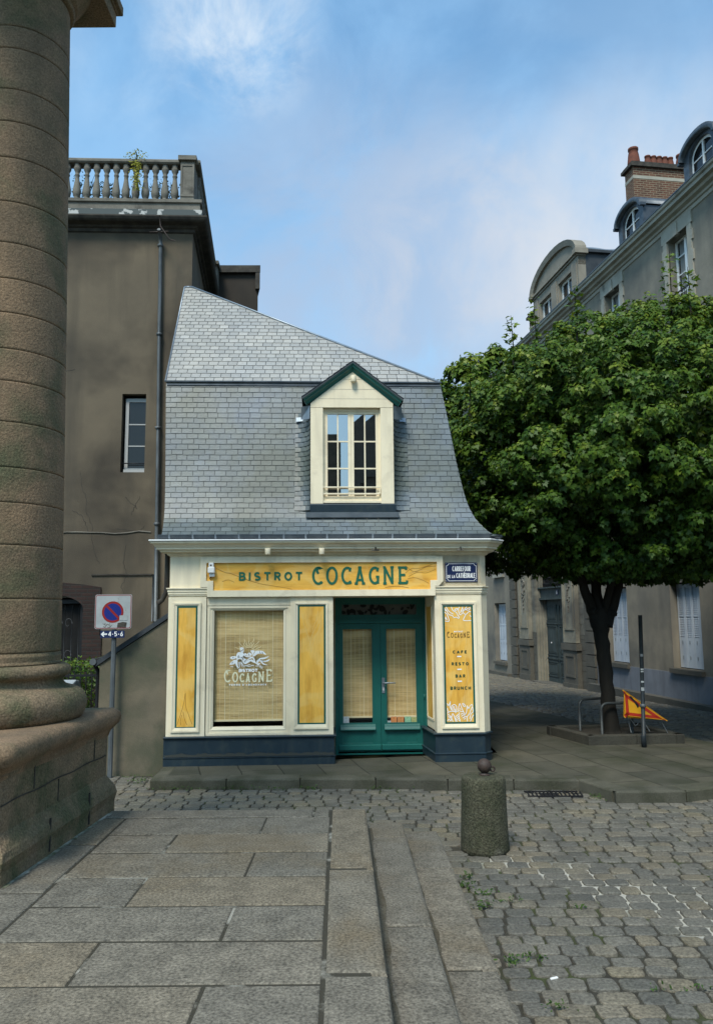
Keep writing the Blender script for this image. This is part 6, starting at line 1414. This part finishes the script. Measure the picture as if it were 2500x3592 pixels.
# low weeds between the setts
wd = MB()
def weeds(label, spots, seed):
    rg2 = np.random.default_rng(seed); P = []
    for (x, y, sx, sy, n_) in spots: P.append(np.stack([rg2.normal(x, sx, n_), rg2.normal(y, sy, n_), gz(y)+rg2.uniform(0, .05, n_)], 1))
    P = np.concatenate(P); n_ = len(P)
    o = leaves_mesh('weeds', P, rg2.normal(0, .5, (n_, 3))+[0, -.2, 1], rg2.normal(0, 1, (n_, 3))+[0, 0, .6], rg2.uniform(.015, .040, n_), rg2.uniform(0, 1, n_), 'oval', M_weed, None)
    tag(o, label, 'weeds', kind='stuff')
weeds('small green weeds growing between setts beside the steps and the bollard', [(.98,7.75,.06,.03,80),(1.12,7.55,.06,.015,50),(1.06,7.25,.05,.02,50),(1.3,7.35,.10,.010,40),(1.9,7.2,.03,.01,14),(1.13,6.15,.04,.02,60),(1.3,6.2,.05,.012,36),(1.28,5.45,.04,.012,26),(1.05,8.0,.03,.03,40),(1.6,5.0,.12,.02,40),(2.2,5.7,.2,.01,40),(3.3,11.25,.05,.12,60)], 3)
weeds('tufts of weeds along the foot of the kerb and lean-to wall', [(-3.0,12.45,.06,.12,120),(-3.35,12.55,.1,.1,90),(-2.6,11.93,.2,.02,60),(-1.2,11.9,.12,.015,50),(-.7,11.92,.06,.02,60),(.3,11.88,.15,.015,40),(-3.5,12.9,.2,.03,60),(-1.9,11.95,.2,.015,50)], 4)
for (x, y, a, lab) in ((1.36,5.88,.4,'small white litter scrap on the setts below the third step'),(1.64,4.95,.8,'cigarette end lying on the front setts')):
    o = MB(); o.bbox(-.03, .03, -.009, .009, 0, .012, .003); q = o.build('litter', M_white); q.location = (x, y, gz(y)+.004); q.rotation_euler.z = a; tag(q, lab, 'litter')

# ------------------------------------------------------------------ long grey mansion down the street on the right
RA = math.atan2(-WD.y, -WD.x); RB = Frame(WO, RA)             # local x runs towards the camera, y into the building
rb = thing('grey_mansion', 'long grey rendered mansion with stone portal and arched zinc dormers on the right', 'building', RB(0, 0), RA)
ground_w = [(-.42, -.31, .78, 3.2)]
GW = [(-1.80,-.30,.76,3.22), (-5.92,-4.42,.70,3.20)]
GW2 = [(2.2,3.7,.8,3.25), (6.3,7.8,.8,3.25)]
F1 = [(c-.62, c+.62, 4.6, 7.1) for c in (-1.0,-5.1,2.9)]
F2 = [(c-.58, c+.58, 8.0, 10.2) for c in (-.6,-4.7,3.2)]
F3 = [(-.80,.26,11.1,13.3), (-4.85,-3.76,11.1,13.3), (3.2,4.26,11.1,13.3)]
FAR = [(-17.85,-16.2,.05,2.84),(-17.6,-16.3,4.2,6.5),(-17.5,-16.3,7.9,10.1),(-22,-20.6,.05,2.84),(-22,-20.6,4.2,6.5)]
mid = [(c-.6, c+.6, z0, z1) for c in (-8.6,-12.9) for z0, z1 in ((8.2,10.2),(11.1,13.2))]
PORT = (-12.22,-9.28,-.7,4.9)
m_ = MB(); grid_wall(m_, -30, 12, -1.2, 13.66, GW+GW2+F1+F2+F3+FAR+mid+[PORT], 0, .34)
m_.add([(12,0,-1),(12,12,-1),(12,12,13.66),(12,0,13.66)], [(0,1,2,3)]); m_.add([(-30,12,-1),(12,12,-1),(12,12,13.66),(-30,12,13.66)], [(0,3,2,1)]); m_.add([(-30,0,-1),(-30,12,-1),(-30,12,13.66),(-30,0,13.66)], [(0,3,2,1)])
m_.build('wall', M_facade, rb)
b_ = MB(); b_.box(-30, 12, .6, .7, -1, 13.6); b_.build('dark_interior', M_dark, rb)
# pale blue painted plinth and its kerb
b_ = MB(); V = []
b_.box(-6.86, 12, -.03, .0, -1, .64); b_.build('painted_plinth', M_plinthpaint, rb)
b_ = MB(); b_.box(-7.0, 12, -.30, .0, -1.2, -.10); b_.box(-30,-15.6,-.2,0,-1.2,-.42); b_.build('foot_kerb', M_dashlar, rb)
def shutters(x0, x1, z0, z1, y, m=M_shutter):
    s_ = MB(); n_ = 4; w_ = (x1-x0)/n_
    for k in range(n_):
        a, b = x0+k*w_+.006, x0+(k+1)*w_-.006; f = .05; zs = z0+(z1-z0)*.36
        s_.box(a, a+f, y, y+.03, z0, z1); s_.box(b-f, b, y, y+.03, z0, z1); s_.box(a+f, b-f, y, y+.03, z1-.1, z1); s_.box(a+f, b-f, y+.004, y+.03, z0, zs)
        for sz in (z0+(z1-z0)*.62,): s_.box(a+f, b-f, y, y+.03, sz-.03, sz+.03)
        z = zs+.03
        while z < z1-.13:
            s_.add([(a+f,y+.004,z),(b-f,y+.004,z),(b-f,y+.028,z+.034),(a+f,y+.028,z+.034)], [(0,1,2,3)]); z += .05
        s_.add([(a+f,y+.034,zs),(b-f,y+.034,zs),(b-f,y+.034,z1-.1),(a+f,y+.034,z1-.1)], [(0,1,2,3)])
    o = s_.build('shutter', m, rb)
    h_ = MB()
    for k in range(n_):
        a = x0+(k+.5)*w_
        for zz in (.12, .30): h_.box(a-.012, a+.012, y-.012, y, z0+(z1-z0)*zz-.05, z0+(z1-z0)*zz+.05)
    h_.build('shutter_latch', M_zinc, o); return o
def sill(x0, x1, z, m=M_dashlar):
    s_ = MB(); s_.box(x0-.06, x1+.06, -.12, .10, z-.13, z); s_.build('sill', m, rb)
for (a,b,c,d) in GW+GW2: shutters(a+.03, b-.03, c+.03, d-.04, .20); sill(a, b, c+.0)
shutters(-17.82, -16.25, .1, 2.8, .22); sill(-17.85, -16.2, .05)
def casewin(x0, x1, z0, z1, y=.24, surround=None, rail=True, curtain=True):
    w_ = MB(); w_.ring((x0,x1,z0,z1), (x0+.07,x1-.07,z0+.09,z1-.07), y, y+.06); xm = (x0+x1)/2; w_.box(xm-.055, xm+.055, y-.01, y+.05, z0+.09, z1-.07)
    for f in (.27, .52, .77): zz = z0+(z1-z0)*f; w_.box(x0+.07, x1-.07, y+.012, y+.045, zz-.018, zz+.018)
    o = w_.build('window', M_white, rb)
    g_ = MB(); g_.add([(x0,y+.03,z0),(x1,y+.03,z0),(x1,y+.03,z1),(x0,y+.03,z1)], [(0,1,2,3)]); g_.build('pane', M_gl2, o)
    if curtain:
        c_ = MB()
        for (a, b) in ((x0+.08, x0+.08+(x1-x0)*.22), (x1-.08-(x1-x0)*.34, x1-.08)):
            n_ = 9; V = []
            for k in range(n_+1): xx = a+(b-a)*k/n_; V += [(xx, y+.09+.02*math.sin(k*2.1), z0), (xx, y+.09+.02*math.sin(k*2.1), z1)]
            c_.add(V, [(2*k,2*k+2,2*k+3,2*k+1) for k in range(n_)])
        c_.build('curtain', M_white, o)
    if rail:
        r_ = MB()
        for k in range(int((x1-x0)/.09)): r_.box(x0+.03+k*.09, x0+.045+k*.09, .02, .035, z0, z0+.5)
        r_.box(x0, x1, .01, .045, z0+.5, z0+.53); r_.build('window_rail', M_iron, rb)
M_gl2 = glassmat('thin_glass', (.55,.57,.58), True, .12)
for (a,b,c,d) in F1+F2+FAR[1:3]+FAR[4:]+mid: casewin(a, b, c, d); sill(a, b, c, M_stonelt)
def surround(x0, x1, z0, z1, w_=.20, ears=.06, top=13.66):
    s_ = MB()
    s_.box(x0-w_, x0, -.045, .03, z0-.1, z1); s_.box(x1, x1+w_, -.045, .03, z0-.1, z1)
    s_.box(x0-w_-ears, (x0+x1)/2-.10, -.05, .03, z1, top-.02); s_.box((x0+x1)/2+.10, x1+w_+ears, -.05, .03, z1, top-.02); s_.box((x0+x1)/2-.10, (x0+x1)/2+.10, -.085, .03, z1-.03, top-.01)
    for z in (z0+.35, z0+1.1, z0+1.7): s_.box(x0-w_-ears, x0-w_, -.045, .03, z, z+.3); s_.box(x1+w_, x1+w_+ears, -.045, .03, z, z+.3)
    s_.build('stone_surround', M_stonelt, rb)
for (a,b,c,d) in F3: casewin(a, b, c, d); surround(a, b, c, d); sill(a, b, c, M_stonelt)
for (a,b,c,d) in F1+F2: surround(a, b, c, d, .18, 0, d+.3)
# main cornice
b_ = MB(); prof = [(0,13.62),(-.04,13.64),(-.05,13.74),(-.10,13.76),(-.12,13.82),(-.22,13.86),(-.25,13.93),(-.36,13.96),(-.37,14.05),(-.42,14.08),(-.44,14.14),(-.42,14.15),(.3,14.15)]
V = [(x, y, z) for x in (-30, 12.3) for y, z in prof]; k_ = len(prof); b_.add(V, [(i, i+1, k_+i+1, k_+i) for i in range(k_-1)]); b_.build('cornice', M_stonelt, rb)
b_ = MB(); b_.box(-30, 12.3, -.45, -.40, 14.152, 14.19); b_.build('eaves_gutter', M_dzinc, rb)
# roof
rf = MB(); rr = random.Random(8); 
rf.add([(-30,-.2,14.16),(12,-.2,14.16),(12,5.5,18.3),(-30,5.5,18.3)], [(0,1,2,3)]); rf.add([(-30,5.5,18.3),(12,5.5,18.3),(12,12,14.2),(-30,12,14.2)], [(0,1,2,3)]); rf.add([(12,-.2,14.16),(12,12,14.2),(12,5.5,18.3)], [(0,1,2)])
rf.build('roof', M_dslate, rb)
# zinc bull's-eye dormers with curved roofs
def zdormer(xc, W=1.62):
    h = W/2; zs_ = 15.18; zr = .42; Y0 = -.02
    o = MB(); n_ = 14
    outer = [(xc-h, 14.17)]+[(xc-h*math.cos(math.pi*k/n_), zs_+zr*math.sin(math.pi*k/n_)*1.0) for k in range(n_+1)]+[(xc+h, 14.17)]
    hi = h-.26; inner = [(xc-hi, 14.25)]+[(xc-hi*math.cos(math.pi*k/n_), zs_-.12+.40*math.sin(math.pi*k/n_)) for k in range(n_+1)]+[(xc+hi, 14.25)]
    m = len(outer); V = [(a,Y0,b) for a,b in outer]+[(a,Y0,b) for a,b in inner]+[(a,Y0+.16,b) for a,b in inner]
    o.add(V, [(i,i+1,m+i+1,m+i) for i in range(m-1)]+[(m+i,m+i+1,2*m+i+1,2*m+i) for i in range(m-1)])
    # projecting hood
    hood = outer[1:-1]; q = len(hood); hh = [(xc+(a-xc)*1.07, zs_+(b-zs_)*1.14+.02) for a, b in hood]; V = [(a,-.16,b) for a,b in hh]+[(a,3.0,b) for a,b in hh]+[(a,-.16,b-.0) for a,b in [(xc+(a-xc)*.93, zs_+(b-zs_)*.86-.02) for a,b in hood]]+[(a,Y0,b) for a,b in [(xc+(a-xc)*.93, zs_+(b-zs_)*.86-.02) for a,b in hood]]
    o.add(V, [(i,q+i,q+i+1,i+1) for i in range(q-1)]+[(i,i+1,2*q+i+1,2*q+i) for i in range(q-1)]+[(2*q+i,2*q+i+1,3*q+i+1,3*q+i) for i in range(q-1)], True)
    o.add([(xc-h,Y0,14.1),(xc-h,3,14.1),(xc-h,3,zs_),(xc-h,Y0,zs_),(xc+h,Y0,14.1),(xc+h,3,14.1),(xc+h,3,zs_),(xc+h,Y0,zs_)], [(0,3,2,1),(4,5,6,7)])
    for s_ in (-1, 1): o.box(xc+s_*(h+.06)-.05, xc+s_*(h+.06)+.05, -.16, .02, zs_-.06, zs_+.03)
    d = o.build('dormer', M_dzinc, rb)
    w_ = MB(); V = [(a,Y0+.10,b) for a,b in inner]+[(a,Y0+.10,b) for a,b in [(xc+(a-xc)*.86, 14.9+(b-14.9)*.86) for a,b in inner]]; w_.add(V, [(i,i+1,m+i+1,m+i) for i in range(m-1)])
    w_.box(xc-.03, xc+.03, Y0+.09, Y0+.13, 14.3, zs_+.26)
    for z in (14.62, 14.98): w_.box(xc-hi, xc+hi, Y0+.10, Y0+.125, z-.014, z+.014)
    w_.build('dormer_window', M_white, d); g_ = MB(); g_.add([(a,Y0+.13,b) for a,b in inner], [tuple(range(m))]); g_.build('dormer_pane', M_dglass, d)
for xc in (1.10, -2.82, 5.0): zdormer(xc)
# stone dormer with segmental pediment above the portal
sd_ = MB(); X0, X1 = -10.6, -6.2; yf = -.30
for a, b in ((X0, X0+.62), (-8.75, -8.05), (X1-.62, X1)): sd_.box(a, b, yf, yf+.3, 14.1, 15.45); sd_.box(a+.10, b-.10, yf-.04, yf, 14.25, 15.3)
sd_.box(X0, X1, yf+.003, yf+.3, 15.10, 15.45); sd_.box(X0-.03, X1+.03, yf-.05, yf+.3, 15.45, 15.53); sd_.box(X0-.10, X1+.10, yf-.12, yf+.3, 15.53, 15.60)
n_ = 16; xm = (X0+X1)/2; hw = (X1-X0)/2
def segarc(k, e, h_): return (xm-(hw+e)*math.cos(math.pi*k/n_), 15.60+h_*math.sin(math.pi*k/n_))
P = [segarc(k, -.1, .85) for k in range(n_+1)]; sd_.prism(P, yf+.02, yf+.3)
A_ = [segarc(k, .14, 1.02) for k in range(n_+1)]; B_ = [segarc(k, -.12, .80) for k in range(n_+1)]; V = [(a,yf-.14,b) for a,b in A_]+[(a,yf-.08,b) for a,b in B_]+[(a,yf+.3,b) for a,b in A_]+[(a,yf+.03,b) for a,b in B_]; q = n_+1
sd_.add(V, [(i,i+1,q+i+1,q+i) for i in range(q-1)]+[(i,2*q+i,2*q+i+1,i+1) for i in range(q-1)]+[(q+i,q+i+1,3*q+i+1,3*q+i) for i in range(q-1)])
for s_ in (X0, X1): sd_.box(s_-.14, s_+.14, yf-.16, yf+.35, 15.50, 15.68)
sdo = sd_.build('pedimented_dormer', mat('grey_dormer_stone', (.26,.235,.19), (.20,.18,.145), sc=2, rough=.9, fine=.06, fsc=40), rb)
b_ = MB(); b_.add([(X0,yf+.3,14.1),(X0,4,14.1),(X0,4,15.6),(X0,yf+.3,15.6)], [(0,1,2,3)]); b_.add([(X1,yf+.3,14.1),(X1,3.2,14.1),(X1,3.2,15.55),(X1,yf+.3,15.55)], [(0,1,2,3)]); b_.box(X0-.1, X1+.12, yf+.25, 3.4, 15.56, 15.66); b_.build('dormer_side', M_dslate, sdo)
b_ = MB(); b_.tube([(X1+.05, y, 15.68+.02*math.sin(y*6)) for y in [yf+.3+.2*k for k in range(15)]], .06, 6); b_.build('ridge_roll', M_zinc, sdo)
for a, b in ((X0+.62,-8.75),(-8.05,X1-.62)):
    b_ = MB(); b_.ring((a,b,14.15,15.10), (a+.08,b-.08,14.2,15.02), yf+.16, yf+.2); b_.box((a+b)/2-.02, (a+b)/2+.02, yf+.15, yf+.19, 14.2, 15.02); o = b_.build('dormer_window', M_white, sdo); b_ = MB(); b_.box(a, b, yf+.19, yf+.25, 14.1, 15.12); b_.build('dormer_pane', M_dglass, o)
# brick chimneys
def chimney(name_l, X, Y, z0, z1, wx, wy, pots, root=rb):
    o = MB(); o.box(X-wx/2, X+wx/2, Y-wy/2, Y+wy/2, z0, z1-.25); c_ = o.build('chimney', M_brick, root)
    o = MB(); o.box(X-wx/2-.01, X+wx/2+.01, Y-wy/2-.01, Y+wy/2+.01, z1-.72, z1-.60); o.build('stone_band', M_stonelt, c_)
    o = MB(); o.box(X-wx/2-.10, X+wx/2+.10, Y-wy/2-.12, Y+wy/2+.10, z1-.25, z1-.13); o.box(X-wx/2-.05, X+wx/2+.05, Y-wy/2-.05, Y+wy/2+.05, z1-.13, z1-.04); o.build('chimney_cap', M_black, c_)
    for (py, h_, r_) in pots:
        o = MB(); o.lathe([(r_*1.25,z1-.05),(r_*1.2,z1+.08),(r_,z1+h_*.6),(r_*.82,z1+h_*.85),(r_*.98,z1+h_*.88),(r_*.98,z1+h_),(r_*.6,z1+h_)], 14, X, py); o.build('chimney_pot', M_terra, c_)
chimney('c', -6.6, 3.35, 14.5, 19.45, .62, 2.45, [(2.35,.68,.20)]+[(2.93+k*.235,.42,.12) for k in range(5)]+[(4.33,.58,.19)])
chimney('c', -11.9, .55, 13.9, 15.6, 1.0, .7, [])
# monumental portal
po_ = MB()
def course_wall(mb, x0, x1, z0, z1, y, cw=.7, ch=.38, gap=.006):
    z = z0; k = 0
    while z < z1-.05:
        zz = min(z+ch, z1); x = x0; first = True
        while x < x1-.03:
            w_ = cw*(.5 if first and k % 2 else 1); xx = min(x+w_, x1); first = False
            if x1-xx < .12: xx = x1
            mb.box(x+gap, xx-gap, y, y+.05, z+gap, zz-gap); x = xx
        z = zz; k += 1
for (x0, x1) in ((-9.20,-6.86), (-14.35,-12.28)):
    pA1 = MB(); pA2 = MB(); course_wall(pA1, x0, x1, 1.55, 5.3, -.06); course_wall(pA2, x0, x1, -.9, 1.55, -.06)
    pA1.build('upper_ashlar', M_ashlar, rb); pA2.build('lower_ashlar', M_dashlar, rb)
for x0 in (-7.40, -15.25):
    z = -.8
    while z < 5.3: q_ = MB(); q_.box(x0, x0+.72, -.13, -.055, z+.015, z+.40); q_.build('quoin', M_dashlar, rb); z += .42
for (x0, x1, mc) in ((-9.12,-7.98,1), (-13.85,-12.72,-1)):
    p_ = MB(); p_.box(x0, x1, -.20, -.06, 1.25, 5.3); p_.ring((x0+.16,x1-.16,1.72,4.9), (x0+.22,x1-.22,1.80,4.8), -.235, -.20); p_.ring((x0,x1,1.25,5.3), (x0+.06,x1-.06,1.45,5.2), -.22, -.20); o = p_.build('portal_pilaster', M_ashlar, rb)
    xc = (x0+x1)/2; c_ = MB(); rr2 = random.Random(int(-x0*7))
    for k in range(46):
        t = k/45; zz = 3.95-1.55*t; wv = .20*(1-t)**.7+.02; xx = xc+rr2.uniform(-1,1)*wv; r_ = rr2.uniform(.025,.06)*(1.1-.6*t)
        c_.lathe([(0,-r_),(r_*.8,-r_*.6),(r_,0),(r_*.7,r_*.6),(0,r_)], 7, 0, 0, M=Matrix.Translation((xx,-.215,zz)) @ Matrix.Rotation(rr2.uniform(0,3), 4, 'Y') @ Matrix.Scale(1.7, 4, (0,0,1)))
    for s_ in (-1,1): c_.tube([(xc+s_*.17*math.cos(t*.9)*(1-t/9), -.225, 4.15-.14*t) for t in [i*.5 for i in range(14)]], .022, 5)
    c_.build('carved_garland', M_weather, o)
    p_ = MB(); p_.box(x0-.06, x1+.06, -.22, -.06, -.9, .98); p_.box(x0-.12, x1+.12, -.27, -.06, .98, 1.22); p_.box(x0-.09, x1+.09, -.26, -.06, -.9, -.25); p_.ring((x0+.16,x1-.16,-.02,.82), (x0+.23,x1-.23,.06,.74), -.25, -.22); p_.build('pilaster_pedestal', M_dashlar, rb)
# moulded jambs stepping into the recess
for s_ in (-1, 1):
    p_ = MB()
    for k in range(4):
        xe = PORT[1]+.03 if s_ > 0 else PORT[0]-.03; a = xe-s_*(.0+.09*k); p_.box(a, a-s_*.06, -.04+.09*k, .30, 1.2 if k < 9 else 0, 5.3); 
        p_.box(a, a-s_*.075, -.055+.09*k, .30, -.9, 1.2)
    p_.build('portal_jamb', M_ashlar, rb)
p_ = MB(); p_.box(PORT[0], PORT[1], .12, .5, 2.98, 3.36); p_.box(PORT[0]+.1, PORT[1]-.1, .05, .5, 2.90, 2.98); p_.box(PORT[0]+.05, PORT[1]-.05, .02, .5, 3.36, 3.42); p_.build('portal_lintel', M_tealwood, rb)
p_ = MB(); p_.box(-10.42, -10.22, .10, .12, 3.08, 3.28); o = p_.build('house_number', M_blue, rb); p_ = MB(); text(p_, 'B', -10.36, -10.29, 3.12, .11, .02, .095); p_.build('numeral', M_white, o)
g_ = MB()
for k in range(30): x = PORT[0]+.12+k*.093; g_.box(x, x+.018, .20, .218, 3.42, 4.9); g_.box(x-.012, x+.03, .195, .222, 3.50, 3.56)
g_.box(PORT[0], PORT[1], .19, .23, 3.56, 3.60); g_.box(PORT[0], PORT[1], .19, .23, 3.80, 3.83); g_.build('overdoor_grille', M_iron, rb)
b_ = MB(); b_.box(PORT[0], PORT[1], .42, .45, 3.4, 4.9); b_.build('overdoor_pane', M_dglass, rb)
for (x0, x1) in ((PORT[0]+.12, -10.76), (-10.74, PORT[1]-.12)):
    d_ = MB(); y = .30; d_.box(x0, x1, y, y+.06, -.5, 2.92)
    for (a, b) in ((2.0,2.7), (.62,1.85), (-.22,.40)):
        d_.ring((x0+.12,x1-.12,a,b), (x0+.17,x1-.17,a+.05,b-.05), y-.035, y); d_.ring((x0+.22,x1-.22,a+.10,b-.10), (x0+.25,x1-.25,a+.13,b-.13), y-.025, y)
        d_.box(x0+.27, x1-.27, y-.018, y, a+.15, b-.15)
    for z in (1.90, .48): d_.box(x0+.03, x1-.03, y-.05, y, z, z+.07)
    d_.box(x0+.02, x1-.02, y-.02, y, -.5, -.28)
    d_.build('door_leaf', M_tealwood, rb)
b_ = MB(); b_.box(-11.5, -11.42, .255, .27, 1.12, 1.17); b_.build('letter_slot', M_white, rb)
b_ = MB(); b_.box(PORT[0]-.1, PORT[1]+.1, -.35, .4, -1, -.44); b_.build('door_step', M_dashlar, rb)

# building across the square, met only as a reflection in the dormer panes
ob = thing('opposite_building', 'dark stone building across the square reflected in the dormer window panes', 'building', (0, -26, 0), R(180))
b_ = MB(); grid_wall(b_, -22, -3.4, -.2, 15, [(-20+k*2.9, -18.7+k*2.9, z, z+2.3) for k in range(6) for z in (1.2,5.2,9.2)], 0, .3); b_.box(-22, -3.4, .35, 9, -.2, 15); b_.prism([(-3.4,15),(-22,15),(-16,19),(-8,19)], .2, 9)
b_.build('wall', M_dashlar, ob)
b_ = MB(); b_.box(-3.4, 14, .6, 9, -.2, 9.6); b_.prism([(-3.4,9.6),(14,9.6),(9,12.6),(-.6,12.6)], .8, 8.5); b_.box(-2.4, -1.4, 3, 4, 10, 14.6); b_.build('low_wing', M_shed, ob)

# house closing the far end of the street
fe = thing('street_end_house', 'pale rendered house closing the far end of the street behind the maples', 'building', (1.5, 47, -.7), R(4))
b_ = MB(); holes = [(-5+k*2.6, -3.9+k*2.6, z, z+1.9) for k in range(5) for z in (1.0, 4.3, 7.4)]; grid_wall(b_, -8, 8, -.3, 10.2, holes, 0, .25); b_.box(-8, 8, .3, 8, -.3, 10.2); b_.build('wall', M_facade, fe)
for k, h in enumerate(holes):
    b_ = MB(); b_.ring((h[0],h[1],h[2],h[3]), (h[0]+.08,h[1]-.08,h[2]+.08,h[3]-.08), .12, .18); b_.box((h[0]+h[1])/2-.03, (h[0]+h[1])/2+.03, .12, .18, h[2], h[3]); w_ = b_.build('window', M_white, fe)
    b_ = MB(); b_.add([(h[0],.2,h[2]),(h[1],.2,h[2]),(h[1],.2,h[3]),(h[0],.2,h[3])], [(0,1,2,3)]); b_.build('pane', M_dglass, w_)
b_ = MB(); b_.prism([(-.3,10.2),(8.3,10.2),(4,13.0)], -8.2, 8.2, 'x'); b_.build('roof', M_dslate, fe)
